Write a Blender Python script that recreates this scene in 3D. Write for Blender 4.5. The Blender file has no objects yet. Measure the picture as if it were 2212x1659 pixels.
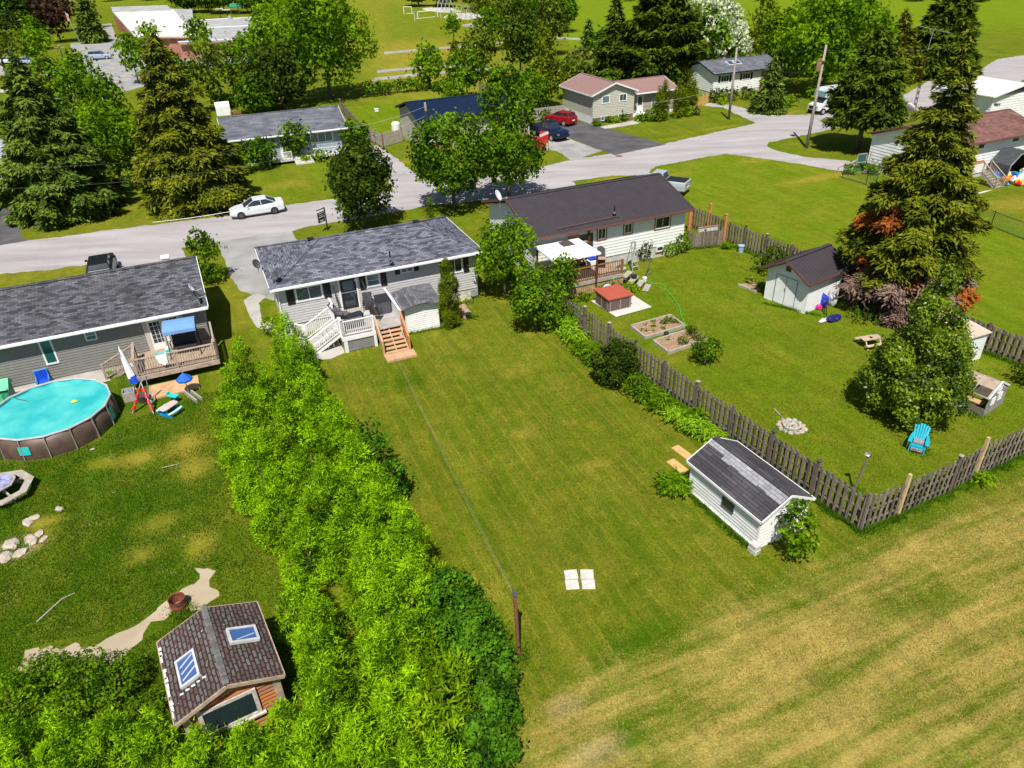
import bpy, bmesh, math, random
import numpy as np
from mathutils import Vector, Matrix
R = math.radians
SC = bpy.context.scene
COL = SC.collection
# camera
CAM_H = 20.5; PITCH = R(31.5); ROLL = R(2.0); FPX = 1580.0; CX, CY = 1106.0, 829.5
cd = bpy.data.cameras.new("camera"); cam = bpy.data.objects.new("camera", cd); COL.objects.link(cam)
cd.sensor_width = 36.0; cd.lens = 36.0 * FPX / 2212.0; cd.clip_start = 0.5; cd.clip_end = 3000
_c, _s, _cp, _sp = math.cos(ROLL), math.sin(ROLL), math.cos(PITCH), math.sin(PITCH)
_right = Vector((_c, -_s * _sp, -_s * _cp)); _down = Vector((-_s, -_c * _sp, -_c * _cp)); _fw = Vector((0, _cp, -_sp))
_m = Matrix((( _right.x, -_down.x, -_fw.x), (_right.y, -_down.y, -_fw.y), (_right.z, -_down.z, -_fw.z))).to_4x4()
_m.translation = Vector((0, 0, CAM_H)); cam.matrix_world = _m
SC.camera = cam
# light
SUN_EL, SUN_AZ = 59.0, 184.5        # azimuth clockwise from +Y: where the sun stands
w = bpy.data.worlds.new("World"); SC.world = w; w.use_nodes = True
nt = w.node_tree; bg = nt.nodes["Background"]
sky = nt.nodes.new("ShaderNodeTexSky"); sky.sky_type = 'NISHITA'; sky.sun_disc = False
sky.sun_elevation = R(SUN_EL); sky.sun_rotation = R(SUN_AZ); sky.altitude = 200
nt.links.new(sky.outputs[0], bg.inputs[0]); bg.inputs[1].default_value = 0.066
sl = bpy.data.lights.new("sun", 'SUN'); sl.energy = 4.9; sl.angle = R(0.5); sl.color = (1.0, 0.955, 0.88)
so = bpy.data.objects.new("sun", sl); COL.objects.link(so)
sd = Vector((math.sin(R(SUN_AZ)) * math.cos(R(SUN_EL)), math.cos(R(SUN_AZ)) * math.cos(R(SUN_EL)), math.sin(R(SUN_EL))))
so.rotation_euler = sd.to_track_quat('Z', 'Y').to_euler(); so.location = (0, -20, 60)
SC.view_settings.view_transform = 'Standard'; SC.view_settings.look = 'None'
SC.view_settings.exposure = 0.38; SC.view_settings.gamma = 1; SC.view_settings.use_curve_mapping = False
SC.render.engine = 'CYCLES'; SC.cycles.max_bounces = 5; SC.cycles.transparent_max_bounces = 6
# measuring from the photograph (2212 x 1659 view)
def ray(px, py):
 dx, dy = (px - CX) / FPX, (py - CY) / FPX
 return _fw + _right * dx + _down * dy
def G(px, py, z=0.0):
 d = ray(px, py); t = (z - CAM_H) / d.z
 return Vector((d.x * t, d.y * t, z))
def G2(px, py, z=0.0):
 g = G(px, py, z); return (g.x, g.y)
def z1(X, Y): return (X * .25, Y * .25)
def col(c): return z1
def T(col_, row, X, Y):            # enlarged tile of the photo -> view pixel
 return (553.0 * col_ + X * .25, 414.75 * row + Y * .25)
# materials
MATS = {}
def new_mat(name):
 m = bpy.data.materials.new(name); m.use_nodes = True
 nt = m.node_tree; b = nt.nodes["Principled BSDF"]
 return m, nt, b
def nd(nt, t, **k):
 n = nt.nodes.new(t)
 for a, v in k.items():
  if a.startswith('i_'): n.inputs[a[2:].replace('_', ' ')].default_value = v
  else: setattr(n, a, v)
 return n
def c4(c): return (c[0], c[1], c[2], 1)
def mat(name, c, rough=.6, metal=0, var=.12, scale=3.0, c2=None, bump=0, bscale=40, spec=.5, emis=None, tone=False, stretch=None, detail=6):
 if name in MATS: return MATS[name]
 m, nt, b = new_mat(name)
 b.inputs['Roughness'].default_value = rough; b.inputs['Metallic'].default_value = metal
 b.inputs['Specular IOR Level'].default_value = spec
 tc = nd(nt, 'ShaderNodeTexCoord'); mp = nd(nt, 'ShaderNodeMapping')
 nt.links.new(tc.outputs['Object'], mp.inputs[0])
 if stretch: mp.inputs['Scale'].default_value = stretch
 no = nd(nt, 'ShaderNodeTexNoise'); no.inputs['Scale'].default_value = scale; no.inputs['Detail'].default_value = detail
 no.inputs['Roughness'].default_value = .65
 nt.links.new(mp.outputs[0], no.inputs['Vector'])
 mx = nd(nt, 'ShaderNodeMix', data_type='RGBA')
 ca = [max(0, x * (1 - var * 1.6)) for x in c]; cb = [min(1, x * (1 + var * 1.6)) for x in c]
 if c2: ca, cb = c, c2
 mx.inputs['A'].default_value = c4(ca); mx.inputs['B'].default_value = c4(cb)
 rg = nd(nt, 'ShaderNodeMapRange'); rg.inputs['From Min'].default_value = .33; rg.inputs['From Max'].default_value = .67
 nt.links.new(no.outputs[0], rg.inputs[0])
 out = rg.outputs[0]
 if tone:
  at = nd(nt, 'ShaderNodeAttribute', attribute_name='tone')
  ad = nd(nt, 'ShaderNodeMath', operation='MULTIPLY_ADD'); ad.inputs[1].default_value = .45
  ml = nd(nt, 'ShaderNodeMath', operation='MULTIPLY'); ml.inputs[1].default_value = .75
  nt.links.new(rg.outputs[0], ad.inputs[0]); nt.links.new(at.outputs['Fac'], ml.inputs[0]); nt.links.new(ml.outputs[0], ad.inputs[2]); out = ad.outputs[0]
 nt.links.new(out, mx.inputs['Factor']); nt.links.new(mx.outputs['Result'], b.inputs['Base Color'])
 if bump:
  n2 = nd(nt, 'ShaderNodeTexNoise'); n2.inputs['Scale'].default_value = bscale; n2.inputs['Detail'].default_value = 4
  nt.links.new(mp.outputs[0], n2.inputs['Vector'])
  bp = nd(nt, 'ShaderNodeBump'); bp.inputs['Strength'].default_value = bump; bp.inputs['Distance'].default_value = .02
  nt.links.new(n2.outputs[0], bp.inputs['Height']); nt.links.new(bp.outputs[0], b.inputs['Normal'])
 if emis: b.inputs['Emission Color'].default_value = c4(emis[0]); b.inputs['Emission Strength'].default_value = emis[1]
 MATS[name] = m; return m
def shingle_mat(name, ca, cb, w=.32, h=.14, mortar=(.02, .02, .022), lich=None, msize=.012, along='x'):
 """asphalt shingles: rows run along x, courses up the slope (y stretched), built on object coords"""
 if name in MATS: return MATS[name]
 m, nt, b = new_mat(name); b.inputs['Roughness'].default_value = .9; b.inputs['Specular IOR Level'].default_value = .25
 tc = nd(nt, 'ShaderNodeTexCoord')
 br = nd(nt, 'ShaderNodeTexBrick'); br.offset = .5; br.inputs['Scale'].default_value = 1
 br.inputs['Brick Width'].default_value = w; br.inputs['Row Height'].default_value = h; br.inputs['Mortar Size'].default_value = msize
 br.inputs['Color1'].default_value = c4(ca); br.inputs['Color2'].default_value = c4(cb); br.inputs['Mortar'].default_value = c4(mortar); br.inputs['Bias'].default_value = .0
 br.inputs['Mortar Smooth'].default_value = .3
 if lich:
  nw = nd(nt, 'ShaderNodeTexNoise'); nw.inputs['Scale'].default_value = 3.5; nw.inputs['Detail'].default_value = 3; nt.links.new(tc.outputs['UV'], nw.inputs['Vector']); vw = nd(nt, 'ShaderNodeVectorMath', operation='MULTIPLY_ADD'); vw.inputs[1].default_value = (.10, .10, 0); nt.links.new(nw.outputs['Color'], vw.inputs[0]); nt.links.new(tc.outputs['UV'], vw.inputs[2]); nt.links.new(vw.outputs[0], br.inputs['Vector'])
 else: nt.links.new(tc.outputs['UV'], br.inputs['Vector'])
 no = nd(nt, 'ShaderNodeTexNoise'); no.inputs['Scale'].default_value = .6; no.inputs['Detail'].default_value = 8
 nt.links.new(tc.outputs['UV'], no.inputs['Vector'])
 n3 = nd(nt, 'ShaderNodeTexNoise'); n3.inputs['Scale'].default_value = 30; n3.inputs['Detail'].default_value = 3
 nt.links.new(tc.outputs['UV'], n3.inputs['Vector'])
 mr = nd(nt, 'ShaderNodeMapRange'); mr.inputs[1].default_value = .3; mr.inputs[2].default_value = .7; mr.inputs[3].default_value = .75; mr.inputs[4].default_value = 1.3
 nt.links.new(no.outputs[0], mr.inputs[0])
 mr3 = nd(nt, 'ShaderNodeMapRange'); mr3.inputs[1].default_value = .3; mr3.inputs[2].default_value = .7; mr3.inputs[3].default_value = .8; mr3.inputs[4].default_value = 1.2
 nt.links.new(n3.outputs[0], mr3.inputs[0])
 mu = nd(nt, 'ShaderNodeMath', operation='MULTIPLY'); nt.links.new(mr.outputs[0], mu.inputs[0]); nt.links.new(mr3.outputs[0], mu.inputs[1])
 vm = nd(nt, 'ShaderNodeVectorMath', operation='SCALE'); nt.links.new(br.outputs[0], vm.inputs[0]); nt.links.new(mu.outputs[0], vm.inputs['Scale'])
 outc = vm.outputs[0]
 if lich:
  n2 = nd(nt, 'ShaderNodeTexNoise'); n2.inputs['Scale'].default_value = lich[1]; n2.inputs['Detail'].default_value = 6
  nt.links.new(tc.outputs['UV'], n2.inputs['Vector'])
  m2 = nd(nt, 'ShaderNodeMapRange'); m2.inputs[1].default_value = lich[2]; m2.inputs[2].default_value = lich[2] + .04
  nt.links.new(n2.outputs[0], m2.inputs[0])
  mx = nd(nt, 'ShaderNodeMix', data_type='RGBA'); mx.inputs['B'].default_value = c4(lich[0])
  nt.links.new(outc, mx.inputs['A']); nt.links.new(m2.outputs[0], mx.inputs['Factor']); outc = mx.outputs['Result']
 nt.links.new(outc, b.inputs['Base Color'])
 bp = nd(nt, 'ShaderNodeBump'); bp.inputs['Strength'].default_value = .5; bp.inputs['Distance'].default_value = .02
 nt.links.new(br.outputs['Fac'], bp.inputs['Height']); bp.invert = True; nt.links.new(bp.outputs[0], b.inputs['Normal'])
 MATS[name] = m; return m
def brick_mat(name, ca, cb, w=.22, h=.075, mortar=(.35, .32, .28)):
 return shingle_mat(name, ca, cb, w, h, mortar, None, .01)
def glass_mat(name, c=(.02, .03, .04), rough=.08):
 if name in MATS: return MATS[name]
 m, nt, b = new_mat(name); b.inputs['Base Color'].default_value = c4(c); b.inputs['Roughness'].default_value = rough
 b.inputs['Specular IOR Level'].default_value = .8
 MATS[name] = m; return m
def leaf_mat(name, dark, light, trans=.35, rough=.55, noise=.35):
 if name in MATS: return MATS[name]
 m, nt, b = new_mat(name)
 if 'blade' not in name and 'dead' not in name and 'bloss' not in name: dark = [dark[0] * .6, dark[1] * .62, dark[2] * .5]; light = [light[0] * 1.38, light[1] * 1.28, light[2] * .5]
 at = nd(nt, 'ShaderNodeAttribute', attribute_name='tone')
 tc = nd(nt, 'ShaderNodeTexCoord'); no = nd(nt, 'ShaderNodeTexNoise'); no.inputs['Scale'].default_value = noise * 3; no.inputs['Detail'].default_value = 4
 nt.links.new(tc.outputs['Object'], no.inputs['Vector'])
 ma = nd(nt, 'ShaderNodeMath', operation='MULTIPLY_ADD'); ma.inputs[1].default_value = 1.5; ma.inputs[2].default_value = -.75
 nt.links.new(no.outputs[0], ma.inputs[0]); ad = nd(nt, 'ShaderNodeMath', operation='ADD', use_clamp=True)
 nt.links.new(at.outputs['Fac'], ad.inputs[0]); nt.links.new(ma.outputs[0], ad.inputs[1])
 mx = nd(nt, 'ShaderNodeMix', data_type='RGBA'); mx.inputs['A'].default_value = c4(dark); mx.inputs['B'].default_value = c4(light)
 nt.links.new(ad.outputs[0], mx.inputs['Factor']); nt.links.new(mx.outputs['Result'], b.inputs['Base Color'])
 b.inputs['Roughness'].default_value = rough; b.inputs['Specular IOR Level'].default_value = .35 if rough < .5 else .06
 tr = nd(nt, 'ShaderNodeBsdfTranslucent'); hs = nd(nt, 'ShaderNodeHueSaturation'); hs.inputs['Value'].default_value = 1.5; hs.inputs['Hue'].default_value = .49
 nt.links.new(mx.outputs['Result'], hs.inputs['Color']); nt.links.new(hs.outputs[0], tr.inputs[0])
 ms = nd(nt, 'ShaderNodeMixShader'); ms.inputs[0].default_value = trans
 nt.links.new(b.outputs[0], ms.inputs[1]); nt.links.new(tr.outputs[0], ms.inputs[2])
 nt.links.new(ms.outputs[0], nt.nodes['Material Output'].inputs[0])
 MATS[name] = m; return m
# objects
def tag(o, label=None, cat=None, group=None, kind=None):
 if label: o['label'] = label
 if cat: o['category'] = cat
 if group: o['group'] = group
 if kind: o['kind'] = kind
 return o
def thing(name, label, cat, loc, rz=0.0, group=None, scale=None):
 o = bpy.data.objects.new(name, None); COL.objects.link(o); o.empty_display_size = .2
 o.location = (loc[0], loc[1], loc[2] if len(loc) > 2 else 0); o.rotation_euler = (0, 0, rz)
 if scale: o.scale = (scale, scale, scale)
 return tag(o, label, cat, group)
KIDS = {}
def link(name, me, parent=None, loc=None):
 o = bpy.data.objects.new(name, me); COL.objects.link(o)
 if parent is not None: o.parent = parent; KIDS.setdefault(parent.name, []).append(o)
 if loc is not None: o.location = loc
 return o
def kids(o): return KIDS.get(o.name, [])
def copy_tree(o, parent=None):
 c = o.copy(); COL.objects.link(c); c.parent = parent
 if parent is not None: KIDS.setdefault(parent.name, []).append(c)
 for k in list(kids(o)): copy_tree(k, c)
 return c
def dup(root, loc, rz=0, scale=None, label=None, group=None):
 c = copy_tree(root); c.location = (loc[0], loc[1], loc[2] if len(loc) > 2 else 0); c.rotation_euler = (0, 0, rz)
 if scale: c.scale = scale if hasattr(scale, '__len__') else (scale,) * 3
 if label: c['label'] = label
 if group: c['group'] = group
 return c
class MB:
 def __init__(s): s.v = []; s.f = []; s.t = []; s.mi = []; s.tone = 0.5; s.m = 0
 def add(s, vs, fs):
  o = len(s.v); s.v += [tuple(v) for v in vs]
  for f in fs: s.f.append([i + o for i in f]); s.t.append(s.tone); s.mi.append(s.m)
  return s
 def box(s, x0, x1, y0, y1, z0, z1, M=None):
  v = [(x, y, z) for z in (z0, z1) for y in (y0, y1) for x in (x0, x1)]
  if M is not None: v = [tuple(M @ Vector(p)) for p in v]
  return s.add(v, [(0, 2, 3, 1), (4, 5, 7, 6), (0, 1, 5, 4), (2, 6, 7, 3), (0, 4, 6, 2), (1, 3, 7, 5)])
 def beam(s, a, b, w, h=None, up=(0, 0, 1)):
  h = w if h is None else h
  a, b = Vector(a), Vector(b); d = (b - a)
  if d.length < 1e-6: return s
  d.normalize(); u = Vector(up)
  if abs(d.dot(u)) > .98: u = Vector((1, 0, 0))
  x = d.cross(u).normalized(); y = x.cross(d).normalized()
  vs = []
  for p in (a, b):
   for sx, sy in ((-1, -1), (1, -1), (1, 1), (-1, 1)): vs.append(p + x * sx * w / 2 + y * sy * h / 2)
  return s.add(vs, [(0, 1, 2, 3)[::-1], (4, 5, 6, 7), (0, 1, 5, 4), (1, 2, 6, 5), (2, 3, 7, 6), (3, 0, 4, 7)])
 def tube(s, pts, rad, n=8, cap=True):
  pts = [Vector(p) for p in pts]; rs = rad if hasattr(rad, '__len__') else [rad] * len(pts)
  vs = []; fs = []; px = None
  for i, p in enumerate(pts):
   d = (pts[min(i + 1, len(pts) - 1)] - pts[max(i - 1, 0)]).normalized()
   if px is None:
    u = Vector((0, 0, 1)) if abs(d.z) < .9 else Vector((1, 0, 0)); px = d.cross(u).normalized()
   else: px = (px - d * px.dot(d)).normalized()
   py = d.cross(px)
   for k in range(n):
    a = 2 * math.pi * k / n; vs.append(p + (px * math.cos(a) + py * math.sin(a)) * rs[i])
  for i in range(len(pts) - 1):
   for k in range(n): fs.append((i * n + k, i * n + (k + 1) % n, (i + 1) * n + (k + 1) % n, (i + 1) * n + k))
  if cap: fs.append(tuple(range(n))[::-1]); fs.append(tuple(range((len(pts) - 1) * n, len(pts) * n)))
  return s.add(vs, fs)
 def lathe(s, prof, n=24, c=(0, 0, 0), cap=True):
  vs = []; fs = []
  for r, z in prof:
   for k in range(n):
    a = 2 * math.pi * k / n; vs.append((c[0] + r * math.cos(a), c[1] + r * math.sin(a), c[2] + z))
  for i in range(len(prof) - 1):
   for k in range(n): fs.append((i * n + k, i * n + (k + 1) % n, (i + 1) * n + (k + 1) % n, (i + 1) * n + k))
  if cap:
   if prof[0][0] > 1e-4: fs.append(tuple(range(n))[::-1])
   if prof[-1][0] > 1e-4: fs.append(tuple(range((len(prof) - 1) * n, len(prof) * n)))
  return s.add(vs, fs)
 def prism(s, poly, z0, z1):
  n = len(poly); vs = [(p[0], p[1], z0) for p in poly] + [(p[0], p[1], z1) for p in poly]
  ar = sum(poly[i][0] * poly[(i + 1) % n][1] - poly[(i + 1) % n][0] * poly[i][1] for i in range(n))
  if ar < 0: vs = vs[:n][::-1] + vs[n:][::-1]
  return s.add(vs, [tuple(range(n))[::-1], tuple(range(n, 2 * n))] + [(i, (i + 1) % n, n + (i + 1) % n, n + i) for i in range(n)])
 def quad(s, a, b, c, d): return s.add([a, b, c, d], [(0, 1, 2, 3)])
 def loft(s, secs, closed=True):
  """secs: list of rings (equal counts)"""
  n = len(secs[0]); vs = [p for r in secs for p in r]; fs = []
  for i in range(len(secs) - 1):
   for k in range(n if closed else n - 1): fs.append((i * n + k, i * n + (k + 1) % n, (i + 1) * n + (k + 1) % n, (i + 1) * n + k))
  fs.append(tuple(range(n))[::-1]); fs.append(tuple(range((len(secs) - 1) * n, len(secs) * n)))
  return s.add(vs, fs)
 def build(s, name, m, parent=None, smooth=False, bevel=0, loc=None, uv=None, subsurf=0):
  me = bpy.data.meshes.new(name); me.from_pydata(s.v, [], s.f); me.validate()
  ms = m if isinstance(m, (list, tuple)) else [m]
  for x in ms: me.materials.append(x)
  if len(ms) > 1 and len(me.polygons) == len(s.mi): me.polygons.foreach_set('material_index', s.mi)
  if len(me.polygons) == len(s.t):
   a = me.attributes.new('tone', 'FLOAT', 'FACE'); a.data.foreach_set('value', s.t)
  if uv:
   l = me.uv_layers.new(name='UVMap')
   for p in me.polygons:
    for li in p.loop_indices: l.data[li].uv = uv(me.vertices[me.loops[li].vertex_index].co, p.normal)
  bm = bmesh.new(); bm.from_mesh(me); bmesh.ops.recalc_face_normals(bm, faces=bm.faces); bm.to_mesh(me); bm.free()
  if smooth: me.shade_smooth()
  o = link(name, me, parent, loc)
  if bevel:
   b = o.modifiers.new('bevel', 'BEVEL'); b.width = bevel; b.segments = 2; b.limit_method = 'ANGLE'
  if subsurf:
   b = o.modifiers.new('sub', 'SUBSURF'); b.levels = subsurf; b.render_levels = subsurf
  return o
def jitter_poly(pts, step=.5, amp=.06, seed=1, closed=True, smooth=False):
 rg = random.Random(seed); out = []; n = len(pts)
 if smooth:
  q = []
  for i in range(n):
   p0, p1, p2, p3 = [Vector(pts[(i + k) % n]) for k in (-1, 0, 1, 2)]
   for t in (0, .25, .5, .75):
    q.append(.5 * ((2 * p1) + (-p0 + p2) * t + (2 * p0 - 5 * p1 + 4 * p2 - p3) * t * t + (-p0 + 3 * p1 - 3 * p2 + p3) * t ** 3))
  pts = q; n = len(pts)
 for i in range(n):
  a = Vector(pts[i]); b = Vector(pts[(i + 1) % n]); k = max(1, int((b - a).length / step)); k = min(k, 200)
  for j in range(k):
   p = a.lerp(b, j / k)
   out.append((p.x + rg.uniform(-amp, amp), p.y + rg.uniform(-amp, amp)))
 return out
def sheet(name, px, m, z=.004, amp=.06, step=.5, seed=1, smooth=False, label=None, world=False, kind='structure', thick=0):
 pts = [Vector(p) for p in px] if world else [Vector(G2(*p)) for p in px]
 pts = jitter_poly(pts, step, amp, seed, smooth=smooth)
 bm = bmesh.new(); vs = [bm.verts.new((p[0], p[1], z)) for p in pts]; f = bm.faces.new(vs); f.normal_update()
 if f.normal.z < 0: f.normal_flip()
 bmesh.ops.triangulate(bm, faces=[f])
 if thick:
  r = bmesh.ops.extrude_face_region(bm, geom=bm.faces[:])
  for v in r['geom']:
   if isinstance(v, bmesh.types.BMVert): v.co.z += thick
 me = bpy.data.meshes.new(name); bm.to_mesh(me); bm.free(); me.materials.append(m)
 o = link(name, me)
 if kind: o['kind'] = kind
 if label: o['label'] = label
 return o
# ground
def build_ground():
 xs = np.concatenate([np.linspace(-900, -70, 60), np.arange(-69.5, 75, .4), np.linspace(76, 900, 60)])
 ys = np.concatenate([np.linspace(-60, 8, 12), np.arange(9, 134, .4), np.linspace(136, 1500, 90)])
 X, Y = np.meshgrid(xs, ys); nx, ny = len(xs), len(ys)
 P = np.stack([X.ravel(), Y.ravel(), np.zeros(X.size)], 1)
 me = bpy.data.meshes.new('ground')
 i = np.arange(nx - 1)[None, :] + (np.arange(ny - 1) * nx)[:, None]
 F = np.stack([i, i + 1, i + nx + 1, i + nx], -1).reshape(-1, 4)
 me.vertices.add(len(P)); me.vertices.foreach_set('co', P.ravel())
 me.loops.add(F.size); me.loops.foreach_set('vertex_index', F.ravel())
 me.polygons.add(len(F)); me.polygons.foreach_set('loop_start', np.arange(0, F.size, 4)); me.polygons.foreach_set('loop_total', np.full(len(F), 4))
 me.update(); me.validate()
 x, y = P[:, 0], P[:, 1]
 wob = .35 * np.sin(x * .9 + 1.3 * np.sin(y * .7)) + .3 * np.sin(y * 1.3 + x * .6) + .18 * np.sin(x * 2.9 - y * 2.1)
 def inside(poly, soft=.6):
  poly = np.array([G2(*p) for p in poly]); n = len(poly); ins = np.zeros(len(x), bool); dist = np.full(len(x), 1e9)
  bb = (x > poly[:, 0].min() - 6) & (x < poly[:, 0].max() + 6) & (y > poly[:, 1].min() - 6) & (y < poly[:, 1].max() + 6)
  xx, yy = x[bb], y[bb]; inn = np.zeros(len(xx), bool); dd = np.full(len(xx), 1e9)
  for k in range(n):
   a, b = poly[k], poly[(k + 1) % n]
   c = ((a[1] > yy) != (b[1] > yy));
   with np.errstate(divide='ignore', invalid='ignore'):
    xi = (b[0] - a[0]) * (yy - a[1]) / (b[1] - a[1]) + a[0]
   inn ^= c & (xx < xi)
   ab = b - a; t = np.clip(((xx - a[0]) * ab[0] + (yy - a[1]) * ab[1]) / (ab @ ab + 1e-9), 0, 1)
   dd = np.minimum(dd, np.hypot(xx - a[0] - t * ab[0], yy - a[1] - t * ab[1]))
  s = np.where(inn, dd, -dd) + wob[bb] * soft
  r = np.zeros(len(x)); r[bb] = np.clip(s / soft * .5 + .5, 0, 1); return r
 dry = np.full(len(x), .22); lush = np.zeros(len(x)); dirt = np.zeros(len(x)); lime = np.zeros(len(x)); field = np.zeros(len(x)); stripe = np.zeros(len(x))
 A = inside([(640, 770), (1045, 640), (1250, 720), (1870, 1150), (1750, 1240), (1330, 1440), (1130, 1560), (900, 1300)], .5); stripe = A * 1.0; dry += A * .06
 A = inside([(1100, 1700), (1128, 1560), (1330, 1425), (1560, 1320), (1750, 1225), (1960, 1140), (2400, 960), (2700, 1800)], .8); field = A; dry = dry * (1 - A) + A * .68
 A = inside([(1870, 1160), (2212, 1000), (2300, 960), (2300, 1010), (1960, 1190), (1750, 1260)], .8); dry = dry * (1 - .6 * A); lush += .12 * A
 A = inside([(-200, 760), (430, 760), (480, 1240), (560, 1500), (-200, 1700)], .8); lush += .80 * A; dry = dry * (1 - A) + .12 * A
 A = inside([(1230, 690), (1480, 540), (1800, 560), (2100, 680), (2300, 800), (2300, 960), (1870, 1140)], .5); dry += -.06 * A; lime += .38 * A; lush += .05 * A
 A = inside([(1420, 365), (1568, 330), (1830, 370), (2300, 500), (2400, 820), (2050, 680), (1730, 545), (1490, 455)], 1.2); lime += .55 * A; dry += -.05 * A
 A = inside([(745, 235), (880, 215), (1000, 180), (1100, 300), (860, 300), (820, 330), (740, 260)], .8); lime += .55 * A; dry *= (1 - .7 * A)
 A = inside([(500, 360), (730, 350), (735, 425), (600, 440), (500, 465)], .6); lime += .25 * A
 A = inside([(50, 440), (500, 440), (500, 470), (100, 516), (50, 510)], .6); dry += .22 * A
 A = inside([(185, 570), (0, 590), (-50, 640), (250, 640)], .6); dry += .3 * A
 A = inside([(440, 600), (540, 560), (560, 690), (520, 720), (440, 640)], .5); dry += .28 * A
 A = inside([(700, -30), (1100, -30), (1100, 220), (820, 220)], 3); dry = dry * (1 - A) + .50 * A; lime += .35 * A
 A = inside([(820, 95), (1020, 90), (1000, 170), (820, 190)], 3); dry += .35 * A
 A = inside([(830, 10), (1010, 10), (990, 85), (850, 95)], 3); dry += -.25 * A; lush += .1 * A
 far = np.clip((y - 135 - .25 * x) / 25, 0, 1) * (x > 15); lime = np.maximum(lime, far * .95); dry *= (1 - .8 * far)
 farl = np.clip((y - 330) / 60, 0, 1); lime = np.maximum(lime, farl * .6)
 def spot(px, py, rx, ry=None, dv=0, lu=0, di=0, li=0, rot=23):
  g = G(px, py); ry = ry or rx; c, s = math.cos(R(rot)), math.sin(R(rot))
  u = (x - g.x) * c + (y - g.y) * s; v = -(x - g.x) * s + (y - g.y) * c
  q = np.exp(-((u / rx) ** 2 + (v / ry) ** 2) ** 1.5) * (1 + .35 * wob)
  np.add(dry, dv * q, out=dry); np.add(lush, lu * q, out=lush); np.add(dirt, di * q, out=dirt); np.add(lime, li * q, out=lime)
 spot(1133, 935, .7, .45, dv=.7); spot(1290, 1002, .8, .35, dv=.75); spot(1270, 1240, 1.2, .9, dv=.2, lu=.1)
 spot(1218, 1528, .55, .35, dv=.9, di=.35); spot(1290, 1625, .9, .35, dv=.9, di=.35); spot(1350, 1530, 1.2, .4, dv=.25)
 spot(1700, 1460, .9, .35, dv=.35); spot(1450, 1470, 2.2, .3, dv=.25); spot(1700, 1380, 3, .35, dv=.3); spot(1900, 1240, 2.5, .25, dv=.3)
 spot(1420, 1375, 1.3, .6, lu=.6, dv=-.3); spot(1340, 1400, 1.2, .7, lu=.5, dv=-.3); spot(1600, 1290, 2, .4, lu=.4, dv=-.2)
 spot(1350, 1590, .6, .4, lu=.5, dv=-.5); spot(1500, 1380, 1.1, .3, lu=.2, dv=-.2); spot(1700, 1330, 1.2, .35, lu=.3, dv=-.3)
 spot(1130, 800, 1.4, .6, dv=.3); spot(880, 820, 1.1, 1.0, lu=.5, dv=-.3); spot(1060, 700, 1.4, .7, dv=.25)
 spot(1400, 1330, .6, .5, lu=.2); spot(1060, 1290, .5, .8, dv=.55, rot=-30)
 for q in ((400, 960, .8, 1.0, .75), (420, 1010, .6, .8, .8), (300, 990, 1.0, .5, .5), (220, 1000, .8, .4, .4), (90, 1130, .7, .3, .7), (340, 1130, .9, .5, .45), (430, 1180, .6, .8, .4), (160, 960, .5, .3, .4), (60, 1170, .7, .4, .9), (300, 1200, .8, .5, .4)):
  spot(q[0], q[1], q[2] * 1.2, q[3] * 1.2, dv=q[4] * 1.3, lu=-.9 * q[4])
 for q in ((330, 930, 1.0, .5), (260, 1080, 1.0, .7), (130, 1250, 1.3, .8), (300, 1290, 1.2, .6), (120, 1350, 1.2, .5), (220, 1180, .8, .6), (380, 1090, .8, .5)):
  spot(q[0], q[1], q[2], q[3], lu=.45)
 spot(40, 1190, .8, .5, dv=.6, di=.5); spot(90, 1060, .5, .3, dv=.4); spot(20, 1180, .6, .4, di=.6)
 spot(1765, 385, 4.5, .8, dv=.9); spot(1640, 345, 3, .8, dv=.5); spot(1480, 375, 1.5, .7, dv=.45); spot(1320, 388, 2.5, .6, dv=.5)
 spot(1900, 420, 2, .7, dv=.5); spot(2180, 440, 3, 2, dv=.6); spot(1300, 385, 2, .5, dv=.3); spot(1240, 340, 1.5, .5, dv=.4)
 spot(1690, 245, 3, 1, dv=.6); spot(1450, 300, 2.5, .5, dv=.4); spot(1560, 275, 3, .5, dv=.5); spot(1960, 190, 3, 1.2, dv=.35)
 spot(890, 345, .9, 1.6, dv=.6, rot=-30); spot(895, 330, .8, .5, di=.9); spot(610, 400, 3, 1.4, dv=.4); spot(60, 490, 1.3, .5, dv=.6, di=.3); spot(330, 430, 3, .7, dv=.3)
 spot(1070, 655, .8, .5, dv=.3); spot(1400, 900, 1.5, .5, dv=.15); spot(1450, 780, 1.5, .6, dv=.25); spot(1330, 700, .8, .4, dv=.4, rot=0)
 spot(1700, 1010, 2, .6, dv=.2); spot(1980, 1180, 1.2, .3, dv=.4); spot(1760, 640, 2, .8, lu=.1)
 for nm, arr in (('dry', dry), ('lush', lush), ('dirt', dirt), ('lime', lime), ('field', field), ('stripe', stripe)):
  a = me.attributes.new(nm, 'FLOAT', 'POINT'); a.data.foreach_set('value', np.clip(arr, 0, 1).astype(np.float32))
 m, nt, b = new_mat('grass_ground'); L = nt.links.new
 b.inputs['Roughness'].default_value = .9; b.inputs['Specular IOR Level'].default_value = .02
 tc = nd(nt, 'ShaderNodeTexCoord')
 def noise(scale, detail=5, rough=.6, vec=None, dist=0):
  n = nd(nt, 'ShaderNodeTexNoise'); n.inputs['Scale'].default_value = scale; n.inputs['Detail'].default_value = detail; n.inputs['Roughness'].default_value = rough; n.inputs['Distortion'].default_value = dist
  L(vec or tc.outputs['Object'], n.inputs['Vector']); return n.outputs[0]
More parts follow.
